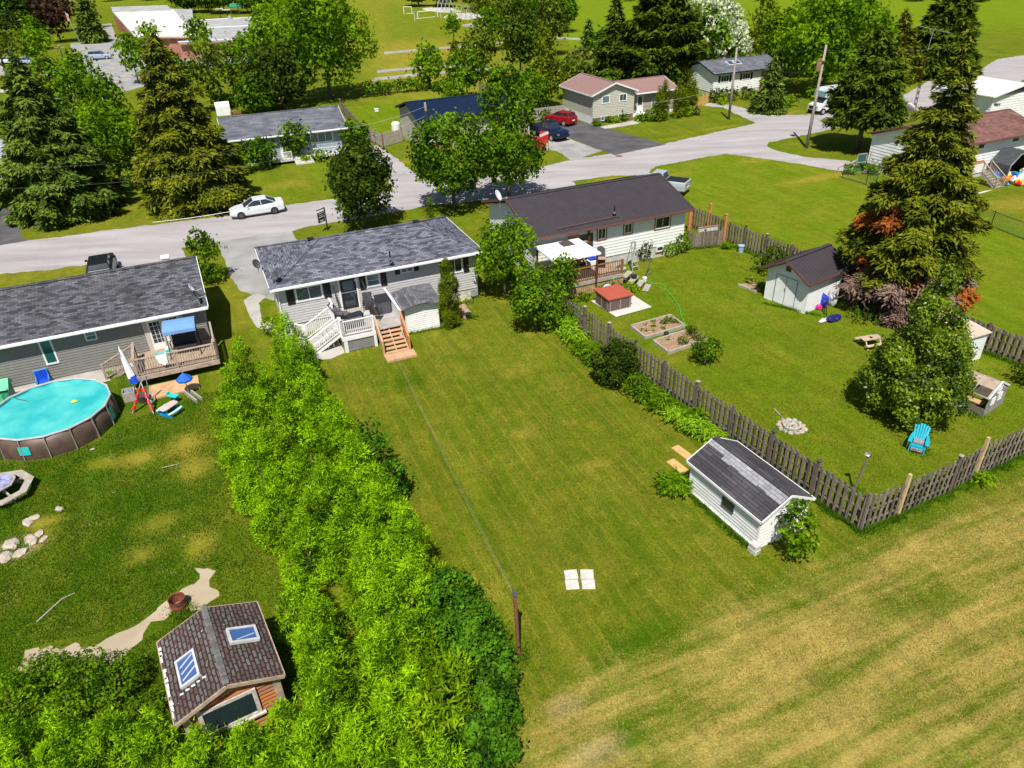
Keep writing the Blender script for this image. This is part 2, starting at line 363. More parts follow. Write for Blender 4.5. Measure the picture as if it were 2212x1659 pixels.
 def mr(v, a, b_, c=0, d=1):
  n = nd(nt, 'ShaderNodeMapRange'); n.inputs[1].default_value = a; n.inputs[2].default_value = b_; n.inputs[3].default_value = c; n.inputs[4].default_value = d; L(v, n.inputs[0]); return n.outputs[0]
 def mth(op, a, b_=None, clamp=False):
  n = nd(nt, 'ShaderNodeMath', operation=op, use_clamp=clamp)
  for k, v in enumerate((a, b_)):
   if v is None: continue
   if isinstance(v, (int, float)): n.inputs[k].default_value = v
   else: L(v, n.inputs[k])
  return n.outputs[0]
 def att(n): return nd(nt, 'ShaderNodeAttribute', attribute_name=n).outputs['Fac']
 def mix(f, a, b_, mode='MIX'):
  n = nd(nt, 'ShaderNodeMix', data_type='RGBA', blend_type=mode)
  if isinstance(f, (int, float)): n.inputs['Factor'].default_value = f
  else: L(f, n.inputs['Factor'])
  for k, v in (('A', a), ('B', b_)):
   if isinstance(v, tuple): n.inputs[k].default_value = c4(v)
   else: L(v, n.inputs[k])
  return n.outputs['Result']
 rot = nd(nt, 'ShaderNodeMapping'); rot.inputs['Rotation'].default_value = (0, 0, -R(22)); L(tc.outputs['Object'], rot.inputs[0])
 st = nd(nt, 'ShaderNodeMapping'); st.inputs['Scale'].default_value = (1.0, .12, 1); L(rot.outputs[0], st.inputs[0])     # streaks along local y (lawn)
 sx = nd(nt, 'ShaderNodeMapping'); sx.inputs['Scale'].default_value = (.13, 1.0, 1); L(rot.outputs[0], sx.inputs[0])    # streaks along local x (field)
 fine = noise(14, 6, .8); fine2 = noise(45, 3, .8); midn = noise(2.2, 6, .7); big = noise(.35, 5, .6); big2 = noise(.9, 5, .65, dist=.4)
 streak = noise(1.3, 5, .6, sx.outputs[0]); lst = noise(2.6, 5, .6, st.outputs[0])
 wv = nd(nt, 'ShaderNodeTexWave', bands_direction='X', wave_profile='SIN'); wv.inputs['Scale'].default_value = .31; wv.inputs['Distortion'].default_value = .5; wv.inputs['Detail'].default_value = 1
 L(rot.outputs[0], wv.inputs[0])
 wv2 = nd(nt, 'ShaderNodeTexWave', bands_direction='X', wave_profile='SIN'); wv2.inputs['Scale'].default_value = .62; wv2.inputs['Distortion'].default_value = .8
 L(rot.outputs[0], wv2.inputs[0])
 line = mth('POWER', wv2.outputs['Fac'], 14)
 D = mth('ADD', att('dry'), mr(midn, .3, .7, -.2, .2)); D = mth('ADD', D, mr(big, .3, .7, -.24, .24)); D = mth('ADD', D, mr(fine, .36, .64, -.36, .36))
 D = mth('ADD', D, mth('MULTIPLY', att('field'), mr(streak, .36, .64, -.60, .38)))
 D = mth('ADD', D, mth('MULTIPLY', att('stripe'), mr(lst, .3, .7, -.14, .14)))
 D = mth('ADD', D, mth('MULTIPLY', att('stripe'), mr(wv.outputs['Fac'], 0, 1, -.07, .07)))
 D = mth('ADD', D, mth('MULTIPLY', mth('MULTIPLY', att('stripe'), line), mr(big2, .40, .58, .04, .40)), clamp=True)
 LU = mth('ADD', att('lush'), mr(big2, .3, .7, -.3, .3)); LU = mth('ADD', LU, mr(fine, .3, .7, -.2, .2), clamp=True)
 LI = mth('ADD', att('lime'), mth('MULTIPLY', mr(big2, .3, .7, -.35, .35), att('lime')), clamp=True)
 g = mix(mr(fine2, .3, .7), (.050, .092, .003), (.135, .200, .007))
 g = mix(LI, g, mix(mr(fine, .3, .7), (.095, .17, .003), (.195, .275, .009)))
 g = mix(LU, g, mix(mr(fine, .3, .7), (.012, .050, .001), (.065, .155, .004)))
 dr = mix(att('field'), mix(mr(fine2, .3, .7), (.16, .14, .008), (.36, .31, .045)), mix(mr(fine2, .3, .7), (.24, .175, .035), (.54, .42, .12)))
 c = mix(D, g, dr)
 DI = mth('ADD', att('dirt'), mth('MULTIPLY', mr(midn, .3, .7, -.5, .5), att('dirt')), clamp=True)
 c = mix(DI, c, mix(mr(fine, .3, .7), (.33, .25, .15), (.52, .42, .28)))
 vo = nd(nt, 'ShaderNodeTexVoronoi'); vo.inputs['Scale'].default_value = 9; L(tc.outputs['Object'], vo.inputs['Vector'])
 cl = mth('MULTIPLY', mth('LESS_THAN', vo.outputs['Distance'], .17), mth('MULTIPLY', mr(att('lush'), .35, .6), mr(noise(.7, 3), .55, .62)))
 c = mix(mth('MULTIPLY', cl, .75), c, (.55, .58, .42))
 vs_ = nd(nt, 'ShaderNodeVectorMath', operation='SCALE'); L(c, vs_.inputs[0]); L(mth('MULTIPLY', mr(noise(1.6, 8, .75), .3, .7, .78, 1.18), mth('MULTIPLY', mr(noise(7, 5, .8), .3, .7, .72, 1.22), mr(noise(1.1, 4, .6, st.outputs[0]), .32, .68, .88, 1.12))), vs_.inputs['Scale']); c = vs_.outputs[0]
 L(c, b.inputs['Base Color'])
 bp = nd(nt, 'ShaderNodeBump'); bp.inputs['Strength'].default_value = .8; bp.inputs['Distance'].default_value = .07
 hh = mth('ADD', noise(9, 5, .8), mth('MULTIPLY', noise(28, 3, .8), .6)); L(hh, bp.inputs['Height']); L(bp.outputs[0], b.inputs['Normal'])
 me.materials.append(m); o = link('ground', me); o['kind'] = 'structure'; o['label'] = 'mown and patchy grass ground of the neighbourhood'
build_ground()
def asphalt(name, ca, cb, crack=True, streak=(1, 1, 1)):
 m, nt, b = new_mat(name); L = nt.links.new; b.inputs['Roughness'].default_value = .9; b.inputs['Specular IOR Level'].default_value = .2
 tc = nd(nt, 'ShaderNodeTexCoord'); mp = nd(nt, 'ShaderNodeMapping'); mp.inputs['Rotation'].default_value = (0, 0, -R(23)); mp.inputs['Scale'].default_value = streak; L(tc.outputs['Object'], mp.inputs[0])
 n1 = nd(nt, 'ShaderNodeTexNoise'); n1.inputs['Scale'].default_value = .5; n1.inputs['Detail'].default_value = 8; L(mp.outputs[0], n1.inputs[0])
 n2 = nd(nt, 'ShaderNodeTexNoise'); n2.inputs['Scale'].default_value = 25; n2.inputs['Detail'].default_value = 3; n2.inputs['Roughness'].default_value = .8; L(tc.outputs['Object'], n2.inputs[0])
 a = nd(nt, 'ShaderNodeMath', operation='MULTIPLY_ADD'); a.inputs[1].default_value = .35; L(n2.outputs[0], a.inputs[0]); L(n1.outputs[0], a.inputs[2])
 r = nd(nt, 'ShaderNodeMapRange'); r.inputs[1].default_value = .45; r.inputs[2].default_value = .9; L(a.outputs[0], r.inputs[0])
 mx = nd(nt, 'ShaderNodeMix', data_type='RGBA'); mx.inputs['A'].default_value = c4(ca); mx.inputs['B'].default_value = c4(cb); L(r.outputs[0], mx.inputs['Factor']); out = mx.outputs['Result']
 if crack:
  v = nd(nt, 'ShaderNodeTexVoronoi', feature='DISTANCE_TO_EDGE'); v.inputs['Scale'].default_value = .28
  nz = nd(nt, 'ShaderNodeTexNoise'); nz.inputs['Scale'].default_value = 1.2; nz.inputs['Detail'].default_value = 5; L(tc.outputs['Object'], nz.inputs[0])
  va = nd(nt, 'ShaderNodeVectorMath', operation='ADD'); L(tc.outputs['Object'], va.inputs[0]); L(nz.outputs['Color'], va.inputs[1]); L(va.outputs[0], v.inputs['Vector'])
  lt = nd(nt, 'ShaderNodeMapRange'); lt.inputs[1].default_value = .0; lt.inputs[2].default_value = .012; lt.inputs[3].default_value = .16; lt.inputs[4].default_value = 0; L(v.outputs['Distance'], lt.inputs[0])
  m2 = nd(nt, 'ShaderNodeMix', data_type='RGBA'); m2.inputs['B'].default_value = c4([x * .3 for x in ca]); L(out, m2.inputs['A']); L(lt.outputs[0], m2.inputs['Factor']); out = m2.outputs['Result']
 L(out, b.inputs['Base Color'])
 bp = nd(nt, 'ShaderNodeBump'); bp.inputs['Strength'].default_value = .3; bp.inputs['Distance'].default_value = .01; L(n2.outputs[0], bp.inputs['Height']); L(bp.outputs[0], b.inputs['Normal'])
 return m
M_ROAD = asphalt('road_asphalt', (.28, .258, .255), (.41, .382, .385), True, (.25, 1.3, 1))
M_DARK = asphalt('dark_asphalt', (.055, .052, .055), (.12, .115, .12), True)
M_GRAV = asphalt('gravel', (.21, .21, .205), (.37, .36, .345), False)
M_PALE = asphalt('pale_gravel', (.38, .36, .32), (.52, .49, .43), False)
M_CONC = asphalt('concrete', (.33, .31, .28), (.46, .44, .40), False)
M_SLAB = asphalt('slab_concrete', (.46, .44, .40), (.58, .56, .52), False)
M_SAND = asphalt('sand_path', (.30, .235, .15), (.46, .385, .28), False)
M_DIRT = asphalt('soil', (.22, .13, .08), (.36, .24, .16), False)
road = [(-260, 565), (-60, 535), (30, 522), (100, 516), (250, 495), (375, 480), (496, 466), (613, 444), (698, 432), (770, 424), (850, 412), (800, 320), (803, 314), (816, 314), (860, 345), (895, 373), (943, 397), (1010, 388), (1085, 372), (1171, 360),
  (1236, 345), (1325, 331), (1433, 311), (1540, 287), (1633, 266), (1560, 232), (1519, 228), (1530, 222), (1580, 226), (1659, 248), (1741, 248), (1830, 232), (1956, 203), (2006, 175), (2079, 172), (2154, 128), (2212, 119), (2330, 95),
  (2330, 150), (2212, 172), (2187, 187), (2131, 202), (2071, 214), (2090, 218), (2200, 232), (2200, 245), (2080, 235), (1971, 240), (1870, 262), (1779, 283), (1659, 308), (1655, 316), (1680, 326), (1740, 339), (1860, 350), (1880, 372), (1819, 371), (1739, 356), (1659, 344), (1568, 332), (1490, 345), (1416, 360), (1400, 372), (1440, 384), (1490, 400), (1470, 418), (1400, 400), (1393, 377),
  (1320, 380), (1235, 392), (1256, 408), (1300, 430), (1100, 470), (1060, 430), (1000, 438), (938, 442), (867, 456), (760, 474), (673, 488), (628, 501), (553, 510), (470, 524), (390, 536), (430, 600), (250, 640), (188, 572), (95, 584), (0, 592), (-260, 628)]
sheet('road', road, M_ROAD, .004, .13, .45, 3, label='pale grey cracked asphalt road winding between the houses')
sheet('driveway', [(470, 523), (552, 509), (630, 500), (637, 512), (650, 530), (720, 560), (590, 650), (548, 638), (520, 628), (500, 600), (489, 572), (478, 545)], M_GRAV, .009, .06, .5, 4, label='grey gravel driveway beside the grey bungalow')
sheet('driveway', [(1165, 256), (1231, 254), (1280, 270), (1300, 275), (1440, 312), (1328, 335), (1300, 325), (1216, 292), (1175, 275)], M_DARK, .009, .04, .6, 5, label='fresh black asphalt driveway of the split level house')
sheet('driveway', [(-80, 400), (0, 395), (14, 385), (26, 420), (38, 470), (47, 512), (60, 520), (0, 530), (-80, 540)], M_DARK, .009, .05, .6, 6, label='worn black asphalt driveway at the left edge')
sheet('driveway', [(1180, 268), (1216, 292), (1240, 304), (1300, 326), (1236, 348), (1210, 330), (1180, 320), (1150, 300)], M_GRAV, .0085, .1, .5, 7, label='gravel driveway under the navy pickup')
sheet('path', [(37, 430), (50, 428), (58, 480), (41, 481)], M_CONC, .012, .02, .6, 8, label='pale concrete walk beside the black driveway')
sheet('path', [(526, 650), (540, 640), (560, 634), (575, 640), (560, 655), (565, 690), (600, 705), (640, 735), (710, 733), (738, 745), (745, 762), (715, 776), (680, 777), (655, 770), (625, 745), (585, 716), (556, 708), (540, 685)], M_CONC, .013, .03, .4, 9, label='curved concrete path around the corner of the grey bungalow')
sheet('path', [(1296, 274), (1370, 260), (1385, 263), (1376, 268), (1320, 277), (1306, 278)], M_CONC, .0125, .03, .6, 10, label='concrete front walk of the split level house')
sheet('sand', [(30, 1450), (60, 1405), (150, 1395), (220, 1388), (290, 1355), (345, 1310), (390, 1270), (425, 1262), (424, 1228), (455, 1225), (462, 1262), (478, 1290), (440, 1315), (400, 1318), (330, 1350), (290, 1395), (270, 1430), (230, 1440), (120, 1430), (60, 1470)], M_SAND, .006, .15, .25, 11, label='pale trodden dirt path curving past the log cabin')
sheet('path', [(810, 168), (900, 158), (1060, 146), (1060, 150), (900, 164), (800, 176)], M_GRAV, .006, .1, 2, 12, label='upper of the two narrow paths crossing the school grass')
sheet('path', [(815, 158), (905, 148), (1050, 143), (1050, 139), (905, 143), (815, 152)], M_GRAV, .0065, .1, 2, 13, label='lower of the narrow paths crossing the school grass')
sheet('path', [(830, 112), (1000, 98), (1100, 90), (1100, 94), (1000, 102), (830, 117)], M_GRAV, .007, .1, 2, 14, label='straight grey path below the playground')
sheet('path', [(1200, 80), (1290, 84), (1330, 100), (1330, 104), (1290, 88), (1200, 84)], M_GRAV, .007, .1, 2, 14, label='thin grey path crossing the far meadow')
sheet('sand', [(912, 18), (960, 15), (995, 24), (985, 27), (940, 26)], M_PALE, .006, .3, 3, 15, smooth=True, label='sand bed under the far swing set')
sheet('sand', [(958, 38), (985, 29), (1035, 28), (1060, 32), (1050, 40), (1000, 42)], M_PALE, .006, .3, 3, 16, smooth=True, label='sand bed under the right swing set')
sheet('path', [(995, 54), (1040, 46), (1075, 48), (1070, 62), (1020, 63)], M_GRAV, .007, .2, 3, 17, label='grey play court beside the right swing set')
sheet('parking_lot', [(-60, 150), (0, 141), (62, 147), (110, 150), (160, 120), (150, 95), (195, 85), (160, 60), (240, 50), (250, 80), (290, 95), (440, 120), (620, 122), (620, 130), (420, 150), (300, 190), (240, 205), (190, 165), (150, 150), (110, 165), (0, 163), (-60, 170)], M_GRAV, .005, .2, 2, 18, label='pale asphalt car park of the school')
sheet('path', [(-60, 196), (0, 193), (60, 190), (60, 197), (0, 200), (-60, 204)], M_PALE, .006, .1, 2, 19, label='narrow walk crossing the grass at the far left')
# buildings
W_ = dict(
 shg=shingle_mat('shingle_charcoal', (.030, .031, .038), (.125, .126, .142), .34, .145, (.035, .035, .04)),
 shg2=shingle_mat('shingle_grey_blue', (.042, .045, .062), (.185, .188, .235), .34, .145, (.05, .053, .06)),
 shd=shingle_mat('shingle_slate', (.085, .09, .11), (.15, .155, .18), .8, .25, (.07, .07, .085)),
 shbr=shingle_mat('shingle_brown', (.12, .058, .048), (.21, .105, .085), .34, .145, (.13, .06, .055)),
 metd=mat('metal_roof_dark', (.058, .048, .054), .5, .2, .06, 1.5), metblue=mat('metal_roof_blue', (.008, .018, .05), .35, .2, .1),
 metpink=mat('metal_roof_rose', (.30, .185, .165), .5, .1, .05), metgrey=mat('metal_roof_grey', (.33, .36, .40), .5, .1, .05),
 white=mat('white_paint', (.76, .76, .75), .55, 0, .05, 1.2), cream=mat('cream_siding', (.74, .75, .72), .6, 0, .03), grsid=mat('grey_siding', (.47, .455, .455), .6, 0, .04),
 lhsid=mat('green_grey_siding', (.21, .20, .185), .6, 0, .05), bluesid=mat('pale_blue_siding', (.27, .33, .38), .6, 0, .05),
 tan=mat('tan_siding', (.50, .455, .40), .6, 0, .04), sage=mat('sage_siding', (.46, .45, .37), .6, 0, .04), conc=mat('foundation_concrete', (.50, .48, .44), .85, 0, .15, 2),
 brick=brick_mat('brick_red', (.28, .07, .035), (.40, .13, .07)), brickb=brick_mat('brick_brown', (.12, .045, .03), (.19, .075, .05)),
 black=mat('black_paint', (.012, .012, .014), .5, 0, .1), brown=mat('brown_trim', (.13, .055, .045), .6, 0, .1), red=mat('red_brown_trim', (.24, .075, .055), .6, 0, .1),
 glass=glass_mat('window_glass'), glassb=glass_mat('window_glass_blue', (.10, .16, .20), .15), glassg=glass_mat('window_glass_green', (.015, .10, .085), .2), curtain=mat('pale_curtain', (.5, .5, .48), .8),
 dgrey=mat('dark_grey', (.06, .062, .068), .6), alu=mat('aluminium', (.55, .56, .58), .4, .6, .05),
)
def uvroof(co, n):
 if abs(n.x) > abs(n.y):
  s = math.sqrt(max(1e-6, 1 - n.x * n.x)); return (co.y, co.x / max(.3, abs(n.z)))
 return (co.x, co.y / max(.3, abs(n.z)))
def uvwall(co, n):
 return (co.y if abs(n.x) > abs(n.y) else co.x, co.z)
def lap(mb, A, B, z0, zt, pitch=.15, out=.032, rib=None, gable=None):
 """lap siding from A to B (local xy), outward normal to the right of A->B. gable=(peak_z, peak_fraction)"""
 A = Vector((A[0], A[1], 0)); B = Vector((B[0], B[1], 0)); d = (B - A); L = d.length; d.normalize(); n = Vector((d.y, -d.x, 0))
 top = gable[0] if gable else zt; z = z0
 def ext(zz):
  if not gable or zz <= zt: return 0, L
  k = (zz - zt) / (gable[0] - zt); return L * gable[1] * k, L - L * (1 - gable[1]) * k
 while z < top - 1e-4:
  zn = min(z + pitch, top); a0, b0 = ext(z); a1, b1 = ext(zn)
  if gable and z < zt < zn: zn = zt; a1, b1 = 0, L
  p = [A + d * a0 + n * out + Vector((0, 0, z)), A + d * b0 + n * out + Vector((0, 0, z)), A + d * b1 + n * .003 + Vector((0, 0, zn)), A + d * a1 + n * .003 + Vector((0, 0, zn))]
  mb.add(p, [(0, 1, 2, 3)]); q = [A + d * a0 + n * .003 + Vector((0, 0, z)), A + d * b0 + n * .003 + Vector((0, 0, z))]
  mb.add([q[0], q[1], p[1], p[0]], [(0, 1, 2, 3)]); z = zn
class House:
 """local frame: x along the street wall seen by the camera, y away from the camera, origin at the front left ground corner of the walls"""
 def __init__(s, name, label, cat, origin, rot, L, D, H, group=None):
  s.o = thing(name, label, cat, (origin[0], origin[1], 0), R(rot), group); s.L, s.D, s.H = L, D, H; s.rot = R(rot)
  s.org = Vector((origin[0], origin[1], 0)); s.ex = Vector((math.cos(s.rot), math.sin(s.rot), 0)); s.ey = Vector((-math.sin(s.rot), math.cos(s.rot), 0))
 def loc(s, p):
  d = Vector((p[0], p[1], 0)) - s.org; return Vector((d.dot(s.ex), d.dot(s.ey), p[2] if len(p) > 2 else 0))
 def wld(s, x, y, z=0): v = s.org + s.ex * x + s.ey * y; v.z = z; return v
 def px(s, px_, py_, z): return s.loc(G(px_, py_, z))
 def wall_at(s, px_, py_, y=0.0):
  d = ray(px_, py_); o = Vector((0, 0, CAM_H)); t = (s.org + s.ey * y - o).dot(s.ey) / d.dot(s.ey); p = o + d * t
  return (p - s.org).dot(s.ex), p.z
 def wall_x(s, px_, py_, x=0.0):
  d = ray(px_, py_); o = Vector((0, 0, CAM_H)); t = (s.org + s.ex * x - o).dot(s.ex) / d.dot(s.ex); p = o + d * t
  return (p - s.org).dot(s.ey), p.z
 def walls(s, m, found=.5, mf=None, pitch=.15, gables=None, x0=0, y0=0, L=None, D=None, H=None, name='wall', zg=0, core=None):
  L = L or s.L; D = D or s.D; H = H or s.H; x1, y1 = x0 + L, y0 + D
  if found:
   mb = MB(); mb.box(x0 + .02, x1 - .02, y0 + .02, y1 - .02, -.3, found); mb.build('foundation', mf or W_['conc'], s.o, uv=uvwall)
  mb = MB(); mb.box(x0 + .003, x1 - .003, y0 + .003, y1 - .003, found + .002, H)
  g = gables or {}
  for key, A, B in (('f', (x0, y0), (x1, y0)), ('r', (x1, y0), (x1, y1)), ('b', (x1, y1), (x0, y1)), ('l', (x0, y1), (x0, y0))):
   lap(mb, A, B, found + .004, H, pitch, gable=(H + g[key], .5) if key in g else None)
   if key in g:   # backing prism
    Av, Bv = Vector((*A, H)), Vector((*B, H)); mid = (Av + Bv) / 2 + Vector((0, 0, g[key])); nn = Vector(((Bv - Av).y, -(Bv - Av).x, 0)).normalized() * -.06
    mb.add([Av, Bv, mid, Av + nn, Bv + nn, mid + nn], [(0, 1, 2), (5, 4, 3), (0, 3, 4, 1), (1, 4, 5, 2), (2, 5, 3, 0)])
  for cx, cy in ((x0, y0), (x1, y0), (x1, y1), (x0, y1)): mb.box(cx - .035, cx + .035, cy - .035, cy + .035, found, H)
  return mb.build(name, m, s.o)
 def gable_roof(s, m, o=.4, rise=1.3, th=.12, x0=0, x1=None, y0=0, y1=None, z=None, fascia=None, axis='x', or_=None, name='roof', gutter=True, ribs=0):
  x1 = s.L if x1 is None else x1; y1 = s.D if y1 is None else y1; z = s.H if z is None else z; or_ = o if or_ is None else or_
  if axis == 'x': a0, a1, b0, b1 = x0 - or_, x1 + or_, y0 - o, y1 + o
  else: a0, a1, b0, b1 = y0 - or_, y1 + or_, x0 - o, x1 + o
  bm_ = (b0 + b1) / 2
  def P(a, b, zz): return (a, b, zz) if axis == 'x' else (b, a, zz)
  mb = MB(); prof = [(b0, z), (bm_, z + rise), (b1, z), (b1, z - th), (bm_, z + rise - th), (b0, z - th)]
  vs = [P(a0, b, zz) for b, zz in prof] + [P(a1, b, zz) for b, zz in prof]
  fs = [(0, 1, 7, 6), (1, 2, 8, 7), (3, 4, 10, 9), (4, 5, 11, 10)]
  mb.add(vs, fs)
  if ribs:
   k = a0 + ribs
   while k < a1 - .05:
    for sa, sb, za, zb in ((b0, bm_, z, z + rise), (b1, bm_, z, z + rise)):
     mb.beam(P(k, sa, za + .012), P(k, sb, zb + .012), .03, .02)
    k += ribs
  rf = mb.build(name, m, s.o, uv=uvroof)
  mb = MB(); fz = th + .05
  for a in (a0, a1):
   e = -.02 if a == a0 else .02
   for sb in (b0, b1):
    mb.beam(P(a + e, sb, z - fz / 2 + .02), P(a + e, bm_, z + rise - fz / 2 + .02), .035, fz)
  for sb, e in ((b0, -.02), (b1, .02)): mb.box(*sum([[min(p, q), max(p, q)] for p, q in zip(P(a0, sb + e - .018, z - fz), P(a1, sb + e + .018, z + .0))], []))
  mb.build('fascia', fascia or W_['white'], rf)
  if gutter:
   mb = MB()
   p0, p1 = P(a0 + .03, b0 - .1, z - .08), P(a1 - .03, b0 - .1, z - .08)
   mb.beam(p0, p1, .11, .10); mb.build('gutter', fascia or W_['white'], rf)
  mb = MB(); mb.beam(P(a0, bm_, z + rise + .012), P(a1, bm_, z + rise + .012), .28, .03); mb.build('ridge_cap', m, rf, uv=uvroof)
  for c0, c1 in ((b0 + .02, b0 + o), (b1 - o, b1 - .02)):
   mb = MB(); q0, q1 = P(a0 + or_, c0, z - th - .06), P(a1 - or_, c1, z - th - .035)
   mb.box(min(q0[0], q1[0]), max(q0[0], q1[0]), min(q0[1], q1[1]), max(q0[1], q1[1]), q0[2], q1[2]); mb.build('soffit', fascia or W_['white'], rf)
  return rf
 def window(s, bl, tr, frame='white', pane='glass', y=0.0, side='f', x=None, mull=1, cross=0, trim=.07, name='window', depth=.05, rect=None):
  if rect: x0, x1, z0, z1 = rect
  elif side == 'f':
   x0, z0 = s.wall_at(*bl, y); x1, z1 = s.wall_at(*tr, y)
  fr = MB(); F = lambda a, b, c, d, e=depth: fr.box(a, b, y - e, y + .0, c, d)
  F(x0, x1, z0, z0 + trim, depth + .02); F(x0, x1, z1 - trim, z1); F(x0, x0 + trim, z0 + trim, z1 - trim, depth - .003); F(x1 - trim, x1, z0 + trim, z1 - trim, depth - .003)
  for k in range(mull): xx = x0 + (x1 - x0) * (k + 1) / (mull + 1); F(xx - .02, xx + .02, z0 + trim, z1 - trim, depth - .012)
  for k in range(cross): zz = z0 + (z1 - z0) * (k + 1) / (cross + 1); F(x0 + trim, x1 - trim, zz - .016, zz + .016, depth - .015)
  f = fr.build(name, W_[frame], s.o)
  p = MB(); p.box(x0 + trim * .8, x1 - trim * .8, y - .032, y - .005, z0 + trim * .8, z1 - trim * .8); p.build('pane', W_[pane], f)
  return f, (x0, x1, z0, z1)
 def shutter(s, x0, x1, z0, z1, y=0, m='black'):
  mb = MB(); mb.box(x0, x1, y - .045, y, z0, z1)
  z = z0 + .08
  while z < z1 - .08: mb.box(x0 + .04, x1 - .04, y - .056, y - .044, z, z + .03); z += .07
  return mb.build('shutter', W_[m], s.o)
def roof_vent(px_, py_, z, rz, label, big=.34, m='black', h=.16):
 g = G(px_, py_, z)
 t = thing('roof_vent', label, 'roof vent', g, rz)
 mb = MB(); mb.box(-big / 2, big / 2, -big / 2, big / 2, -.12, h * .5); mb.build('base', W_[m], t)
 mb = MB(); mb.box(-big / 2 - .04, big / 2 + .04, -big / 2 - .04, big / 2 + .04, h * .5 + .02, h); mb.build('cap', W_[m], t, bevel=.02)
 return t
def vent_pipe(px_, py_, z, label, h=.45, m='black'):
 t = thing('vent_pipe', label, 'vent pipe', G(px_, py_, z))
 mb = MB(); mb.tube([(0, 0, -.2), (0, 0, h)], .05, 10); mb.build('pipe', W_[m], t)
 mb = MB(); mb.lathe([(.16, -.02), (.07, .1)], 10); mb.build('flashing', W_['dgrey'], t)
def dish(px_, py_, z, rz, label, m='dgrey', sc=1):
 t = thing('satellite_dish', label, 'satellite dish', G(px_, py_, z), rz, scale=sc)
 mb = MB(); mb.tube([(0, 0, -.1), (0, 0, .25), (0, .06, .42)], .022, 8); mb.build('mast', W_['alu'], t)
 mb = MB(); n = 16; Mx = Matrix.Translation((0, .1, .5)) @ Matrix.Rotation(R(62), 4, 'X')
 prof = [(0, 0), (.12, .012), (.22, .04), (.27, .065), (.275, .05), (.22, .022), (.12, -.006)]
 vs = []
 for r, z_ in prof:
  for k in range(n): a = 2 * math.pi * k / n; vs.append(Mx @ Vector((r * math.cos(a), r * 1.1 * math.sin(a), z_)))
 fs = [(i * n + k, i * n + (k + 1) % n, (i + 1) * n + (k + 1) % n, (i + 1) * n + k) for i in range(len(prof) - 1) for k in range(n)]
 mb.add(vs, fs); mb.build('reflector', W_[m], t, smooth=True)
 mb = MB(); mb.tube([(0, .04, .32), (0, -.38, .42)], .014, 6); mb.box(-.06, .06, -.44, -.36, .38, .46); mb.build('feed_arm', W_['alu'], t)
 return t
def railing(parent, P, H=.95, m=None, sp=.12, post=.09, name='railing', top=.1, bw=.035, posts=True, zoff=.08):
 """P: list of 3-D points (floor level) of the railing run, local to parent"""
 mb = MB()
 for a, b in zip(P[:-1], P[1:]):
  a, b = Vector(a), Vector(b); d = b - a; L = math.hypot(d.x, d.y); n = max(1, int(L / sp))
  up = Vector((0, 0, 1))
  mb.beam(a + up * H, b + up * H, top, .04); mb.beam(a + up * (zoff + .02), b + up * (zoff + .02), .04, .05)
  for k in range(1, n): q = a + d * (k / n); mb.beam(q + up * (zoff + .03), q + up * (H - .015), bw, bw)
 r = mb.build(name, m, parent)
 if posts:
  for q in P:
   pb = MB(); q = Vector(q); pb.box(q.x - post / 2, q.x + post / 2, q.y - post / 2, q.y + post / 2, q.z - .05, q.z + H + .06); pb.build('post', m, r)
 return r
e = G(583, 627, 3.35); e1 = G(1045.5, 542, 3.35); rot = math.degrees(math.atan2(e1.y - e.y, e1.x - e.x)); OV = .45
ux = (e1 - e).normalized(); uy = Vector((-ux.y, ux.x, 0)); o = e + ux * OV + uy * OV; Lr = (e1 - e).length; Dr = 7.65
MH = House('bungalow', 'grey sided bungalow with shingled hip roof and black shutters behind the back lawn', 'house', o, rot, Lr - 2 * OV, Dr - 2 * OV, 3.22)
h = MH
h.walls(W_['grsid'], .75, pitch=.165)
Z0, RZ = 3.35, 1.28; x0, x1, y0, y1 = -OV, h.L + OV, -OV, h.D + OV; ym = (y0 + y1) / 2; i0, i1 = x0 + 3.7, x1 - 3.25
mb = MB(); mb.add([(x0, y0, Z0), (x1, y0, Z0), (x1, y1, Z0), (x0, y1, Z0), (i0, ym, Z0 + RZ), (i1, ym, Z0 + RZ)], [(0, 1, 5, 4), (1, 2, 5), (2, 3, 4, 5), (3, 0, 4)])
rf = mb.build('roof', W_['shg2'], h.o, uv=uvroof)
mb = MB(); t = .05
for a, b in (((x0, y0), (x1, y0)), ((x1, y0), (x1, y1)), ((x1, y1), (x0, y1)), ((x0, y1), (x0, y0))):
 mb.beam((*a, Z0 - .075), (*b, Z0 - .075), .05, .16)
mb.build('fascia', W_['white'], rf); mb = MB(); mb.beam((x0 + .05, y0 - .07, Z0 - .07), (x1 - .05, y0 - .07, Z0 - .07), .10, .10); mb.build('gutter', W_['white'], rf)
mb = MB(); mb.box(x0 + .05, x1 - .05, y0 + .05, y1 - .05, Z0 - .12, Z0 - .10); mb.build('soffit', W_['white'], rf)
mb = MB()
for a, b in (((x0, y0, Z0), (i0, ym, Z0 + RZ)), ((x1, y0, Z0), (i1, ym, Z0 + RZ)), ((x1, y1, Z0), (i1, ym, Z0 + RZ)), ((x0, y1, Z0), (i0, ym, Z0 + RZ)), ((i0, ym, Z0 + RZ), (i1, ym, Z0 + RZ))):
 mb.beam(Vector(a) + Vector((0, 0, .015)), Vector(b) + Vector((0, 0, .015)), .24, .025)
mb.build('ridge_cap', W_['shg2'], rf, uv=uvroof)
f, q = h.window(T(1, 1, 352, 955), T(1, 1, 562, 787), mull=1, trim=.09); h.window
mb = MB()   # blinds behind the first window
zz = q[2] + .15
while zz < q[3] - .12: mb.box(q[0] + .1, q[1] - .1, -.036, -.033, zz, zz + .05); zz += .11
mb.build('blind', W_['glassb'], f)
